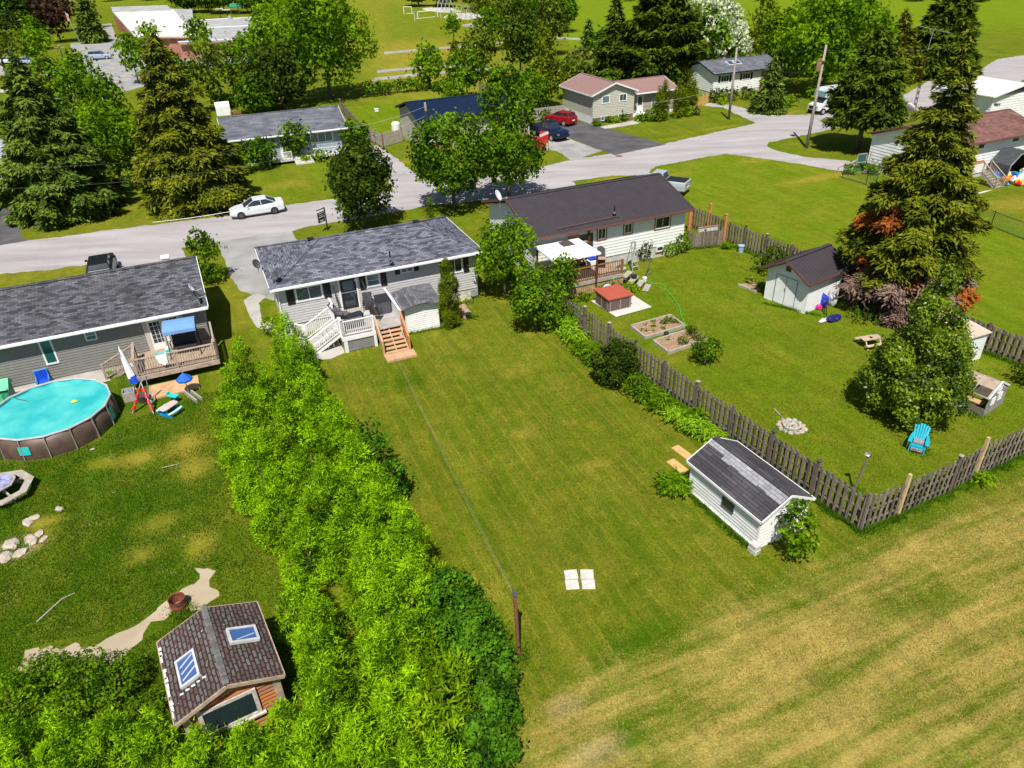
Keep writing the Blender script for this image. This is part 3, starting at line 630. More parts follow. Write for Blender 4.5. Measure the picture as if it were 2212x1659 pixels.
xs_ = q; h.shutter(q[0] - .52, q[0] - .06, q[2] - .08, q[3] + .02); h.shutter(q[1] + .06, q[1] + .5, q[2] - .08, q[3] + .02)
f, q = h.window(T(1, 1, 960, 825), T(1, 1, 1063, 693), mull=0, cross=1, pane='glassb', trim=.08); h.shutter(q[0] - .42, q[0] - .05, q[2] - .1, q[3]); h.shutter(q[1] + .05, q[1] + .42, q[2] - .1, q[3])
f, q = h.window(T(1, 1, 1250, 703), T(1, 1, 1356, 637), mull=1, trim=.07, pane='glassb'); h.shutter(q[0] - .36, q[0] - .04, q[2] - .02, q[3]); h.shutter(q[1] + .04, q[1] + .36, q[2] - .02, q[3])
f, q = h.window(T(1, 1, 1655, 712), T(1, 1, 1778, 562), mull=1, trim=.08, pane='glass'); h.shutter(q[0] - .48, q[0] - .06, q[2] - .1, q[3]); h.shutter(q[1] + .06, q[1] + .42, q[2] - .1, q[3])
dx0, dz0 = h.wall_at(*T(1, 1, 757, 1018)); dx1, dz1 = h.wall_at(*T(1, 1, 832, 738)); dx1 = dx0 + .98; DECK = dz0
mb = MB(); mb.box(dx0 - .1, dx0, -.06, 0, dz0, dz1); mb.box(dx1, dx1 + .1, -.06, 0, dz0, dz1); mb.box(dx0 - .1, dx1 + .1, -.062, 0, dz1, dz1 + .1); dframe = mb.build('door_frame', W_['white'], h.o)
mb = MB(); mb.box(dx0, dx1, -.045, 0, dz0 + .02, dz1); door = mb.build('door', W_['black'], h.o)
mb = MB(); mb.box(dx0 + .16, dx1 - .16, -.052, -.046, dz0 + 1.25, dz1 - .15); mb.build('pane', W_['glassb'], door)
mb = MB(); mb.box(dx0 + .16, dx1 - .16, -.052, -.046, dz0 + .2, dz0 + 1.05); mb.build('pane', W_['glass'], door)
mb = MB(); mb.box(dx0 + .02, dx1 - .02, -.056, -.046, dz0 + 1.1, dz0 + 1.14); mb.tube([(dx1 - .1, -.09, dz0 + 1.0), (dx1 - .1, -.05, dz0 + 1.0)], .03, 8); mb.build('handle', W_['alu'], door)
wx, wz = h.wall_at(*T(1, 1, 862, 755)); mb = MB(); mb.box(wx - .12, wx + .12, -.1, 0, wz - .05, wz + .05); mb.build('wall_lamp', W_['white'], h.o)
wx, wz = h.wall_at(*T(1, 1, 1875, 865)); mb = MB(); mb.box(wx - .18, wx + .18, -.16, 0, wz - .22, wz + .22); mb.tube([(wx, -.08, wz - .2), (wx + .05, -.08, .3), (wx + .3, -.08, .25), (wx + .3, -.06, wz + .35)], .03, 6); mb.build('meter_box', W_['alu'], h.o)
mb = MB(); mb.box(-.06, 0, 2.2, 3.0, 1.5, 2.5); f = mb.build('window', W_['white'], h.o); mb = MB(); mb.box(-.07, -.061, 2.28, 2.92, 1.58, 2.42); mb.build('pane', W_['glass'], f)
mb = MB(); mb.tube([(-OV + .1, -OV + .05, 3.25), (.0 - .06, -.08, 2.9), (-.06, -.08, .2), (-.06, -.4, .08)], .04, 8); mb.build('downspout', W_['white'], h.o)
for a, b, c in (((1, 1, 472, 418), 4.45, 'black box vent near the left end of the grey hip roof'), ((1, 1, 965, 352), 4.45, 'pale square vent near the middle of the grey hip roof'), ((1, 1, 1382, 268), 4.55, 'black box vent near the right end of the grey hip roof')):
 roof_vent(*T(*a), b, R(rot), c, .34, 'alu' if 'pale' in c else 'black')
vent_pipe(*T(1, 1, 1160, 575), 3.95, 'black plumbing pipe on the grey hip roof')
dish(*T(1, 1, 175, 795), 3.45, R(-30), 'dark satellite dish at the lower left corner of the grey hip roof')
dish(*T(1, 1, 25, 690), 3.35, R(60), 'dark satellite dish on the left edge of the grey hip roof')
t = thing('antenna', 'fallen aluminium antenna rod on the grey hip roof', 'antenna', h.wld(10.2, 4.0, 3.58), R(rot)); mb = MB(); mb.tube([(-1.1, .35, .12), (0, 0, .06), (.5, -.2, .02)], .025, 6); mb.build('rod', W_['alu'], t)
e1 = G(449, 662, 2.9); rot = 23.1; ux = Vector((math.cos(R(rot)), math.sin(R(rot)), 0)); uy = Vector((-ux.y, ux.x, 0)); L = 16; D = 7.9
o = e1 - ux * (L + .35) + uy * .4
LH = h = House('bungalow', 'dark bungalow with charcoal shingles and olive siding behind the round pool', 'house', o, rot, L, D, 2.78)
h.walls(W_['lhsid'], .3, pitch=.16, gables={'r': 1.35, 'l': 1.35}); rf = h.gable_roof(W_['shg'], .4, 1.5, or_=.35, z=2.92, fascia=W_['white'])
f, q = h.window(T(0, 1, 405, 1495), T(0, 1, 432, 1262), pane='glassg', mull=0, trim=.09)
f, q = h.window(T(0, 1, 748, 1288), T(0, 1, 818, 1187), pane='glassb', mull=0, cross=1, trim=.07)
x_, z_ = h.wall_at(*T(0, 1, 668, 1220)); mb = MB(); mb.box(x_ - .12, x_ + .12, -.05, 0, z_ - .08, z_ + .08); mb.build('dryer_vent', W_['white'], h.o)
x_, z_ = h.wall_at(*T(0, 1, 1200, 1115)); mb = MB(); mb.box(x_ - .16, x_ - .03, -.16, 0, z_ - .05, z_ + .08); mb.box(x_ + .03, x_ + .16, -.14, 0, z_ - .02, z_ + .1); mb.build('wall_lamp', W_['white'], h.o)
for bl, tr in ((T(0, 1, 1335, 1362), T(0, 1, 1385, 1085)), (T(0, 1, 1478, 1345), T(0, 1, 1530, 1050))):
 xa, za = h.wall_at(*bl); xb, zb = h.wall_at(*tr); xb = xa + .85; zb = min(zb, 2.7)
 mb = MB(); mb.box(xa - .22, xa, -.07, 0, za, zb); mb.box(xb, xb + .22, -.07, 0, za, zb); mb.box(xa - .22, xb + .22, -.075, 0, zb, zb + .07); mb.build('door_frame', W_['tan'], h.o)
 mb = MB(); mb.box(xa, xb, -.05, 0, za, zb); d = mb.build('door', W_['white'], h.o)
 mb = MB()
 for i in range(3):
  for j in range(5):
   gx = (xb - xa - .2) / 3; gz = (zb - za - .55) / 5; mb.box(xa + .1 + i * gx + .015, xa + .1 + (i + 1) * gx - .015, -.058, -.048, za + .4 + j * gz + .015, za + .4 + (j + 1) * gz - .015)
 mb.build('pane', W_['glass'], d)
LHD = h.wall_at(*T(0, 1, 1335, 1362))[1]
for i, (X, Y) in enumerate(((20, 880), (370, 820), (712, 765), (1055, 705), (1370, 650))):
 roof_vent(*T(0, 1, X, Y), 3.85, R(rot), ['black box vent cut by the left photo edge on the charcoal roof', 'black box vent above the bent pipe on the charcoal roof', 'black box vent in the middle of the charcoal roof', 'black box vent below the parked dark car on the charcoal roof', 'black box vent below the white vent on the charcoal roof'][i], .36)
roof_vent(*T(0, 1, 1435, 592), 4.3, R(rot), 'tall white roof vent near the right end of the charcoal roof', .42, 'white', .3)
vent_pipe(*T(0, 1, 285, 925), 3.5, 'black plumbing pipe on the charcoal roof at the left')
dish(*T(0, 1, 1725, 960), 3.1, R(95), 'dark satellite dish at the right gutter of the charcoal roof')
dish(*T(0, 1, 1690, 905), 3.3, R(110), 'white satellite dish behind the dark one on the charcoal roof', 'white')
e0 = G(1153, 515, 3.4); e1 = G(1500, 450, 3.4); rot = math.degrees(math.atan2(e1.y - e0.y, e1.x - e0.x)); ux = (e1 - e0).normalized(); uy = Vector((-ux.y, ux.x, 0)); Lr = (e1 - e0).length
e0 = e0 - ux * .0; o = e0 + ux * .45 + uy * .45
CH = h = House('bungalow', 'white sided bungalow with long dark metal roof behind the hot tub', 'house', o, rot, Lr - .9, 8.3, 3.25)
h.walls(W_['cream'], .85, pitch=.22, gables={'r': 1.2, 'l': 1.2}); rf = h.gable_roof(W_['metd'], .45, 1.4, z=3.4, fascia=W_['brown'], ribs=.23)
for bl, tr, p in (((738, 412), (812, 302), 'glass'), ((965, 362), (1040, 260), 'glass'), ((1234, 322), (1367, 200), 'glass')):
 a, b = T(2, 1, *bl), T(2, 1, *tr); f, q = h.window(a, b, mull=1, trim=.07)
 mb = MB(); X0, X1, ZA, ZB = q; mb.box(X0 - .07, X1 + .07, -.055, 0, ZA - .09, ZA - .004); mb.box(X0 - .08, X0 - .004, -.05, 0, ZA, ZB); mb.box(X1 + .004, X1 + .08, -.05, 0, ZA, ZB); mb.build('trim', W_['red'], f)
f, q = h.window(T(2, 1, 1245, 518), T(2, 1, 1308, 460), mull=0, trim=.07, pane='glass')
mb = MB(); mb.box(q[0] - .06, q[1] + .06, -.06, 0, q[2] - .08, q[2] - .004); mb.build('trim', W_['red'], f)
xa, za = h.wall_at(*T(2, 1, 600, 620)); CDECK = 1.0; zb = 2.95; xa, _ = h.wall_at(*T(2, 1, 570, 420)); xb = xa + 1.25
mb = MB(); mb.box(xa, xa + .08, -.06, 0, CDECK, zb); mb.box(xb - .08, xb, -.06, 0, CDECK, zb); mb.box(xa, xb, -.062, 0, zb - .08, zb); f = mb.build('patio_door', W_['white'], h.o); mb = MB(); mb.box(xa + .08, xb - .08, -.045, 0, CDECK, zb - .08); mb.build('pane', W_['glass'], f)
x_, z_ = h.wall_at(*T(2, 1, 660, 345)); mb = MB(); mb.box(x_ - .07, x_ + .07, -.16, 0, z_ - .15, z_ + .12); mb.build('wall_lamp', W_['black'], h.o)
mb = MB(); mb.box(x_ - .06, x_ + .16, -.05, 0, z_ - .75, z_ - .3); mb.build('bird_house', mat('orange_wood', (.45, .17, .05), .7), h.o)
vent_pipe(*T(2, 1, 885, 180), 3.85, 'dark vent pipe on the dark metal roof', .5)
mb = MB(); mb.tube([(1.4, -.1, 3.62), (6.4, .05, 3.68)], .03, 6); mb.build('snow_guard', W_['brown'], rf)
dish(1080, 443, 4.6, R(70), 'white satellite dish on the left gable of the dark metal roof', 'white', 1.3)
e1 = G(753, 275, 2.9); rot = 21.0; ux = Vector((math.cos(R(rot)), math.sin(R(rot)), 0)); uy = Vector((-ux.y, ux.x, 0)); o = e1 - ux * 12.9 + uy * .6
h = House('bungalow', 'pale blue bungalow with faded slate grey roof and white porch railing across the road', 'house', o, rot, 12.4, 8.2, 2.75)
h.walls(W_['bluesid'], .4, pitch=.2, gables={'r': 1.4, 'l': 1.4}); h.gable_roof(W_['shd'], .6, 1.55, z=2.9, or_=.4)
h.window(T(1, 0, 478, 1240), T(1, 0, 655, 1125), mull=2, trim=.08, pane='glassb'); h.window(T(1, 0, 300, 1265), T(1, 0, 395, 1190), mull=1, trim=.08, pane='glassb')
xa, _ = h.wall_at(*T(1, 0, 200, 1240)); mb = MB(); mb.box(xa, xa + .9, -.05, 0, .45, 2.4); d = mb.build('door', W_['white'], h.o)
mb = MB(); mb.box(3.2, 12.3, -1.6, 0, .28, .42); mb.build('porch', W_['conc'], h.o)
for seg in ([(3.2, -1.55, .42), (6.2, -1.55, .42)], [(8.6, -1.55, .42), (12.2, -1.55, .42), (12.2, -.1, .42)]): railing(h.o, seg, .85, W_['white'], .14, .08)
mb = MB(); mb.box(6.4, 8.4, -2.5, -1.6, 0, .14); mb.box(6.4, 8.4, -2.1, -1.6, .14, .28); mb.build('steps', W_['conc'], h.o)
roof_vent(813 - 0, 238, 4.0, R(rot), 'pale square vent near the right end of the slate roof', .4, 'white')
e0 = G(903, 261, 3.4); rot = 22.0; ux = Vector((math.cos(R(rot)), math.sin(R(rot)), 0)); uy = Vector((-ux.y, ux.x, 0)); o = e0 + ux * .4 + uy * .5
h = House('raised_bungalow', 'tan house with shiny dark blue metal roof and brick base beyond the pale driveway', 'house', o, rot, 13.2, 8.6, 3.2)
h.walls(W_['tan'], .05, pitch=.2, gables={'r': 1.1, 'l': 1.1}); h.gable_roof(W_['metblue'], .5, 1.25, z=3.36, or_=.4, fascia=W_['black'], ribs=.3)
mb = MB(); mb.box(.05, 6.0, -.06, .0, -.1, .62); mb.build('brick_base', W_['brick'], h.o, uv=uvwall)
mb = MB(); mb.box(8.0, 13.1, -.06, .0, -.1, .72); mb.build('brick_base', W_['brick'], h.o, uv=uvwall)
for bl, tr in (((1487, 1128), (1558, 1037)), ((1737, 1093), (1810, 1010)), ((2072, 1103), (2143, 1048))): h.window(T(1, 0, *bl), T(1, 0, *tr), mull=1, trim=.09, frame='black', pane='glassb')
for bl, tr in (((1505, 1278), (1568, 1230)),): h.window(T(1, 0, *bl), T(1, 0, *tr), mull=1, trim=.06, pane='glassb', depth=.09)
x_, _ = h.wall_at(*T(1, 0, 1700, 1100)); mb = MB(); mb.box(x_ - .18, x_ + .18, -.25, 0, .0, 3.2); mb.build('column', W_['tan'], h.o)
mb = MB(); mb.tube([(.0, -.06, 3.1), (.0, -.06, .2), (-.7, -.8, .05)], .05, 6); mb.build('downspout', W_['black'], h.o)
g0 = Vector(G(1280, 269)); rot = 23.0
h = House('split_level_house', 'split level house with rose metal roof and sage siding beside the black driveway', 'house', (g0.x, g0.y), rot, 6.9, 8.0, 3.45)
x1_ = h.wall_at(1370, 200)[0]; h.L = x1_
h.walls(W_['sage'], .72, W_['brickb'], pitch=.2, gables={'f': 1.15, 'b': 1.15}); rf = h.gable_roof(W_['metpink'], .4, 1.22, z=3.5, axis='y', gutter=False, ribs=.3)
XR = h.wall_at(1455, 230, 1.0)[0]
h.walls(W_['brickb'], .55, W_['white'], pitch=.6, x0=h.L + .02, y0=1.0, L=XR - h.L, D=6.2, H=2.85, gables={'r': .95}); h.gable_roof(W_['metpink'], .5, 1.1, x0=h.L - .3, x1=XR, y0=1.0, y1=7.2, z=2.95, or_=.3, name='roof', ribs=.3)
mb = MB(); mb.box(-.03, .0, .05, 7.9, 0, .9); mb.build('wall_base', W_['white'], h.o)
h.window(T(2, 0, 775, 898), T(2, 0, 845, 820), mull=0, cross=0, trim=.1, pane='glassb'); h.window(T(2, 0, 924, 878), T(2, 0, 992, 803), mull=1, trim=.1)
h.window(T(2, 0, 765, 1045), T(2, 0, 828, 997), mull=1, trim=.06, pane='glassb'); h.window(T(2, 0, 915, 1030), T(2, 0, 975, 977), mull=1, trim=.06, pane='glassb')
xa, za = h.wall_at(*T(2, 0, 1070, 1015), 1.0); xb, zb = h.wall_at(*T(2, 0, 1120, 862), 1.0); mb = MB(); mb.box(xa, xa + .95, .95, 1.0, .5, 2.55); d = mb.build('door', W_['white'], h.o); mb = MB(); mb.box(xa + .15, xa + .8, .94, .948, 1.4, 2.45); mb.build('pane', W_['glass'], d)
h.window(T(2, 0, 1200, 955), T(2, 0, 1290, 845), y=1.0, mull=2, trim=.08, pane='glassb')
mb = MB(); mb.box(xa - .2, xa + 1.2, .1, .98, 0, .25); mb.box(xa - .1, xa + 1.1, .4, .98, .25, .5); mb.build('steps', W_['white'], h.o)
e0 = G(1543, 160, 2.95); rot = 21.0; ux = Vector((math.cos(R(rot)), math.sin(R(rot)), 0)); uy = Vector((-ux.y, ux.x, 0)); o = e0 + ux * .35 + uy * .45
h = House('bungalow', 'white house with grey shingle roof and two skylights behind the bare pole', 'house', o, rot, 11.5, 7.2, 2.8)
h.walls(W_['white'], .4, pitch=.25, gables={'r': 1.05, 'l': 1.05}); rf = h.gable_roof(W_['shd'], .45, 1.2, z=2.95, or_=.35, fascia=W_['black'])
for bl, tr in (((1800, 715), (1878, 647)), ((1987, 690), (2062, 625))):
 f, q = h.window(T(2, 0, *bl), T(2, 0, *tr), mull=2, trim=.07); h.shutter(q[0] - .4, q[0] - .05, q[2], q[3]); h.shutter(q[1] + .05, q[1] + .4, q[2], q[3])
 h.window(None, None, mull=1, trim=.06, rect=(q[0] + .2, q[1] - .2, .42, .78), pane='glassb')
mb = MB(); mb.box(8.2, 11.5, -.05, 0, .1, 2.6); mb.build('brick_panel', W_['brick'], h.o, uv=uvwall)
for k in (0, 1):
 f = MB(); sl = 1.2 / 4.05; x_ = 4.1 + k * 1.15
 Mx = Matrix.Translation((x_, 2.1, 2.95 + (2.1 + .45) * sl + .06)) @ Matrix.Rotation(math.atan(sl), 4, 'X'); f.box(-.5, .5, -.6, .6, -.05, .04, Mx); ff = f.build('skylight', W_['white'], h.o)
 f = MB(); f.box(-.42, .42, -.52, .52, .041, .052, Mx); f.build('pane', glass_mat('sky_glass', (.03, .06, .16), .05), ff)
g = G(1871, 365); rot = 23.5; ux = Vector((math.cos(R(rot)), math.sin(R(rot)), 0)); uy = Vector((-ux.y, ux.x, 0)); D = 7.0; o = Vector((g.x, g.y, 0)) - uy * D
h = House('bungalow', 'white sided bungalow with brown shingle roof behind the tall spruce', 'house', o, rot, 13.2, D, 3.3)
h.walls(W_['white'], .6, pitch=.28, gables={'r': 1.25, 'l': 1.25}); h.gable_roof(W_['shbr'], .45, 1.3, z=3.42, or_=.4, fascia=W_['brown'])
for bl, tr in (((1815, 1283), (1882, 1200)), ((2112, 1222), (2182, 1142))): h.window(T(3, 0, *bl), T(3, 0, *tr), mull=1, trim=.05, frame='dgrey')
vent_pipe(*T(3, 0, 1888, 1075), 4.1, 'short grey pipe on the brown shingle roof', .3, 'alu')
roof_vent(*T(3, 0, 1785, 948), 4.6, R(rot), 'left grey vent near the ridge of the brown roof', .4, 'alu'); roof_vent(*T(3, 0, 1980, 905), 4.7, R(rot), 'right grey vent near the ridge of the brown roof', .4, 'alu')
dish(*T(3, 0, 1218, 1010), 4.9, R(120), 'white satellite dish on the gable of the brown roofed house', 'white', 1.6)
HH = h
e0 = G(2146, 208, 3.4); h = House('garage', 'white sided building at the right edge behind the brown roof', 'garage', (e0.x + .3, e0.y + .3), 23, 9, 7, 3.3)
h.walls(W_['white'], .2, pitch=.28); h.gable_roof(W_['white'], .4, .9, z=3.42, axis='y')
e1 = G(44, 352, 2.9); h = House('bungalow', 'brick house with pale grey metal roof at the left photo edge', 'house', (e1.x - 13, e1.y - 4.2), 22, 12.5, 8, 2.8)
h.walls(W_['brick'], .1, pitch=.8, gables={'r': 1.2}); h.gable_roof(W_['metgrey'], .5, 1.45, z=2.95, or_=.4, ribs=.4)
mb = MB(); mb.box(11.2, 11.9, -.06, 0, .3, 2.4); mb.build('door', W_['white'], h.o)
def flat_block(parent, pts, z, mroof, mwall, name):
 """pts: roof corners in pixels at height z"""
 P = [G2(*p, z) for p in pts]
 mb = MB(); mb.prism(P, 0, z - .5); wl = mb.build(name, mwall, parent, uv=uvwall)
 mb = MB(); mb.prism(P, z - .45, z); wl2 = mb.build('roof', mroof, parent)
 return wl
t = thing('school', 'low brick school with broad pale flat roofs at the top left', 'school', (0, 0, 0))
gm = mat('pale_roof_membrane', (.60, .60, .55), .8, 0, .08, .3); gm2 = mat('grey_roof_gravel', (.33, .33, .33), .9, 0, .15, .3)
flat_block(t, [(290, 76), (418, 76), (371, 20), (243, 24)], 4.6, gm, W_['brick'], 'wall')
flat_block(t, [(374, 46), (418, 46), (415, 20), (371, 19)], 3.9, gm2, W_['brick'], 'wall')
flat_block(t, [(385, 90), (560, 82), (560, 36), (400, 44)], 3.5, gm2, W_['brick'], 'wall')
mb = MB()
for a, b in (((385, 90), (560, 82)), ((400, 62), (560, 54)), ((398, 45), (560, 36))): mb.beam(G(*a, 3.58), G(*b, 3.58), .7, .12)
for a, b in (((243, 24), (371, 20)), ((240, 16), (362, 12)), ((371, 20), (418, 76)), ((290, 76), (418, 76))): mb.beam(G(*a, 4.68), G(*b, 4.68), .5, .16)
mb.build('parapet', W_['white'], t)
mb = MB(); mb.prism([G2(*p, 4.9) for p in ((243, 24), (371, 20), (362, 12), (240, 15))], 4.3, 4.85); mb.build('upper_roof', gm2, t)
for q in ((388, 42), (393, 53), (298, 66), (330, 48), (497, 40)):
 g = G(*q, 3.6 if q[0] > 380 else 4.7); mb = MB(); mb.box(g.x - .4, g.x + .4, g.y - .4, g.y + .4, g.z - .3, g.z + .7); mb.build('roof_unit', W_['alu'], t)
mb = MB(); g = G(585, 115);
for q in ((300, 112), (420, 118), (520, 112), (545, 112)):
 g = G(*q);
# foliage
def quads_mesh(name, C, N, size, aspect, tone, m, rg, parent=None, up_bias=0.0, shape='rhomb', long_dir=None, extra=None):
 """many small leaf faces: C centres, N normals. long_dir: direction of the leaf's length"""
 n = len(C); N = N / (np.linalg.norm(N, axis=1, keepdims=True) + 1e-9)
 if long_dir is None: D = rg.normal(size=(n, 3))
 else: D = long_dir + rg.normal(size=(n, 3)) * .25
 U = D - N * np.sum(D * N, 1, keepdims=True); U /= (np.linalg.norm(U, axis=1, keepdims=True) + 1e-9); V = np.cross(N, U)
 s = (size * rg.uniform(.65, 1.35, n))[:, None]
 if shape == 'rhomb':
  fold = N * s * .12
  P = np.stack([C - U * s * .5, C + V * s * aspect * .5 + fold, C + U * s * .5, C - V * s * aspect * .5 + fold], 1); k = 4
 else:
  P = np.stack([C - V * s * aspect * .5, C + V * s * aspect * .5, C + U * s], 1); k = 3
 F = np.arange(n * k); nl = n * k
 me = bpy.data.meshes.new(name); me.vertices.add(n * k); me.vertices.foreach_set('co', P.reshape(-1).astype(np.float32))
 me.loops.add(nl); me.loops.foreach_set('vertex_index', F.astype(np.int32))
 me.polygons.add(n); me.polygons.foreach_set('loop_start', np.arange(0, nl, k).astype(np.int32)); me.polygons.foreach_set('loop_total', np.full(n, k, np.int32))
 a = me.attributes.new('tone', 'FLOAT', 'FACE'); a.data.foreach_set('value', np.clip(tone, 0, 1).astype(np.float32))
 me.update()
 ms = m if isinstance(m, (list, tuple)) else [m]
 for x in ms: me.materials.append(x)
 if extra is not None: me.polygons.foreach_set('material_index', extra.astype(np.int32))
 return link(name, me, parent) if parent is not False else me
def sph(rg, n):
 v = rg.normal(size=(n, 3)); return v / np.linalg.norm(v, axis=1, keepdims=True)
def blob_cloud(rg, B, dens, size, cut=.70, low=-.45):
 """points on the outer skin of a union of spheres B[(x,y,z,r)]"""
 B = np.array(B); Cs = []; Ns = []; Ts = []
 bt = rg.uniform(-.36, .36, len(B))
 for i, (x, y, z, r) in enumerate(B):
  n = max(12, int(dens * 4 * math.pi * r * r / (size * size)))
  d = sph(rg, n); d = d[d[:, 2] > low - rg.uniform(0, .5, len(d))]
  rr = r * (1 - np.abs(rg.normal(0, .16, len(d)))) * (1 + .12 * np.sin(d[:, 0] * 5 + i) * np.cos(d[:, 1] * 6 + d[:, 2] * 5))
  p = np.array([x, y, z]) + d * rr[:, None]
  keep = np.ones(len(p), bool); p[:1] += d[:1] * .01
  for j, (a, b, c, q) in enumerate(B):
   if j == i or (x - a) ** 2 + (y - b) ** 2 + (z - c) ** 2 > (r + q) ** 2: continue
   keep &= ((p - (a, b, c)) ** 2).sum(1) > (q * cut) ** 2
  p, d = p[keep], d[keep]; Cs.append(p); Ns.append(d); Ts.append(np.full(len(p), .5 + bt[i]))
 return np.concatenate(Cs), np.concatenate(Ns), np.concatenate(Ts)
BARK = mat('bark', (.12, .095, .075), .9, 0, .3, 6, bump=.5, bscale=20); BARKG = mat('bark_grey', (.24, .22, .20), .9, 0, .25, 6); BARKW = mat('bark_birch', (.55, .53, .50), .8, 0, .2, 5)
L_ = dict(
 cedar=leaf_mat('cedar_foliage', (.016, .078, .003), (.25, .47, .012), .28),
 cedarg=leaf_mat('cedar_foliage_green', (.025, .085, .005), (.13, .25, .012), .3),
 pyramid=leaf_mat('cedar_olive', (.035, .07, .004), (.15, .21, .012), .3),
 maple=leaf_mat('maple_foliage', (.018, .066, .003), (.125, .25, .011), .3),
 dark=leaf_mat('dark_maple_foliage', (.014, .038, .005), (.065, .115, .014), .25),
 bright=leaf_mat('bright_foliage', (.035, .11, .004), (.17, .32, .012), .4),
 lime=leaf_mat('lime_foliage', (.06, .16, .004), (.26, .42, .015), .4),
 olive=leaf_mat('olive_foliage', (.035, .07, .008), (.14, .20, .03), .3),
 pear=leaf_mat('pear_foliage', (.022, .075, .003), (.16, .25, .02), .35, .4),
 grey=leaf_mat('grey_green_foliage', (.06, .085, .03), (.22, .25, .10), .3),
 spruce=leaf_mat('spruce_needles', (.022, .045, .005), (.165, .20, .028), .12, .8),
 blue=leaf_mat('blue_spruce_needles', (.018, .052, .012), (.135, .225, .060), .12, .8),
 pine=leaf_mat('pine_needles', (.014, .038, .005), (.095, .155, .020), .12, .8),
 dead=leaf_mat('dead_needles', (.10, .06, .045), (.28, .19, .15), .1, .8),
 rust=leaf_mat('rust_needles', (.16, .045, .018), (.36, .12, .05), .15, .8),
 purple=leaf_mat('purple_foliage', (.012, .006, .010), (.055, .03, .035), .1),
 vine=leaf_mat('vine_foliage', (.014, .055, .005), (.075, .20, .018), .2, .65),
 hosta=leaf_mat('hosta_leaf', (.07, .19, .008), (.28, .48, .04), .3), blossom=leaf_mat('blossom', (.30, .38, .18), (.72, .74, .55), .3),
)
def trunk(parent, h, r, m=BARK, limbs=5, spread=1.5, seed=0, z0=.35, lean=(0, 0), n=8):
 rg = random.Random(seed); mb = MB()
 pts = [(lean[0] * t * t + rg.uniform(-.05, .05) * h * .1 * t, lean[1] * t * t + rg.uniform(-.05, .05) * h * .1 * t, -.1 + (h + .1) * t) for t in (0, .1, .3, .55, .8, 1)]
 mb.tube(pts, [r * 1.35, r, r * .85, r * .65, r * .4, r * .12], n)
 for k in range(limbs):
  a = 2 * math.pi * (k + rg.random() * .6) / limbs; z = h * (z0 + (.8 - z0) * (k / max(1, limbs))); l = spread * rg.uniform(.6, .95)
  b = Vector((lean[0] * (z / h) ** 2, lean[1] * (z / h) ** 2, z))
  mb.tube([b, b + Vector((math.cos(a) * l * .5, math.sin(a) * l * .5, l * .35)), b + Vector((math.cos(a) * l, math.sin(a) * l, l * .85))], [r * .45, r * .28, r * .08], 6)
 return mb.build('trunk', m, parent, smooth=True)
def crown_blobs(rg, h, r, kind, zb):
 B = []
 hz = (h - zb) / 2; cz = zb + hz
 if kind == 'round' or kind == 'vase' or kind == 'oval':
  n = int(26 + r * 9) ; n = min(n, 70)
  for d in sph(rg, n):
   f = rg.uniform(.5, .82); br = rg.uniform(.20, .36) * min(r, hz * 1.2)
   z = cz + d[2] * hz * f; w_ = 1.0
   if kind == 'oval': w_ = 1 - .48 * max(0, d[2] * f)
   if kind == 'vase': w_ = .65 + .4 * (z - zb) / (2 * hz)
   B.append((d[0] * r * f * w_, d[1] * r * f * w_, z, br))
  B.append((0, 0, cz, min(r, hz) * .62))
 elif kind == 'cone':
  n = int(52 + r * 10)
  for k in range(n):
   t = (k + rg.random()) / n; t = t ** 1.25; z = zb + (h - zb) * t; w_ = r * (1 - t) ** .75 * (.55 + .45 * min(1, t * 6)); a = rg.uniform(0, 2 * math.pi); br = max(.12 * r, w_ * rg.uniform(.22, .38)); q = max(0, w_ - br * .85)
   B.append((q * math.cos(a), q * math.sin(a), min(z, h - br * .9), br))
  for t in (.15, .35, .55, .75): B.append((0, 0, zb + (h - zb) * t, r * (1 - t) ** .75 * .5))
 elif kind == 'column':
  n = 46
  for k in range(n):
   t = (k + rg.random()) / n; z = zb + (h - zb) * t; w_ = r * min(1, (1 - t) * 2.6) ** .6 * min(1, .7 + t * 2); a = rg.uniform(0, 6.28); br = max(.1, w_ * .45); q = max(0, w_ - br)
   B.append((q * math.cos(a), q * math.sin(a), min(z, h - br), br))
 return B
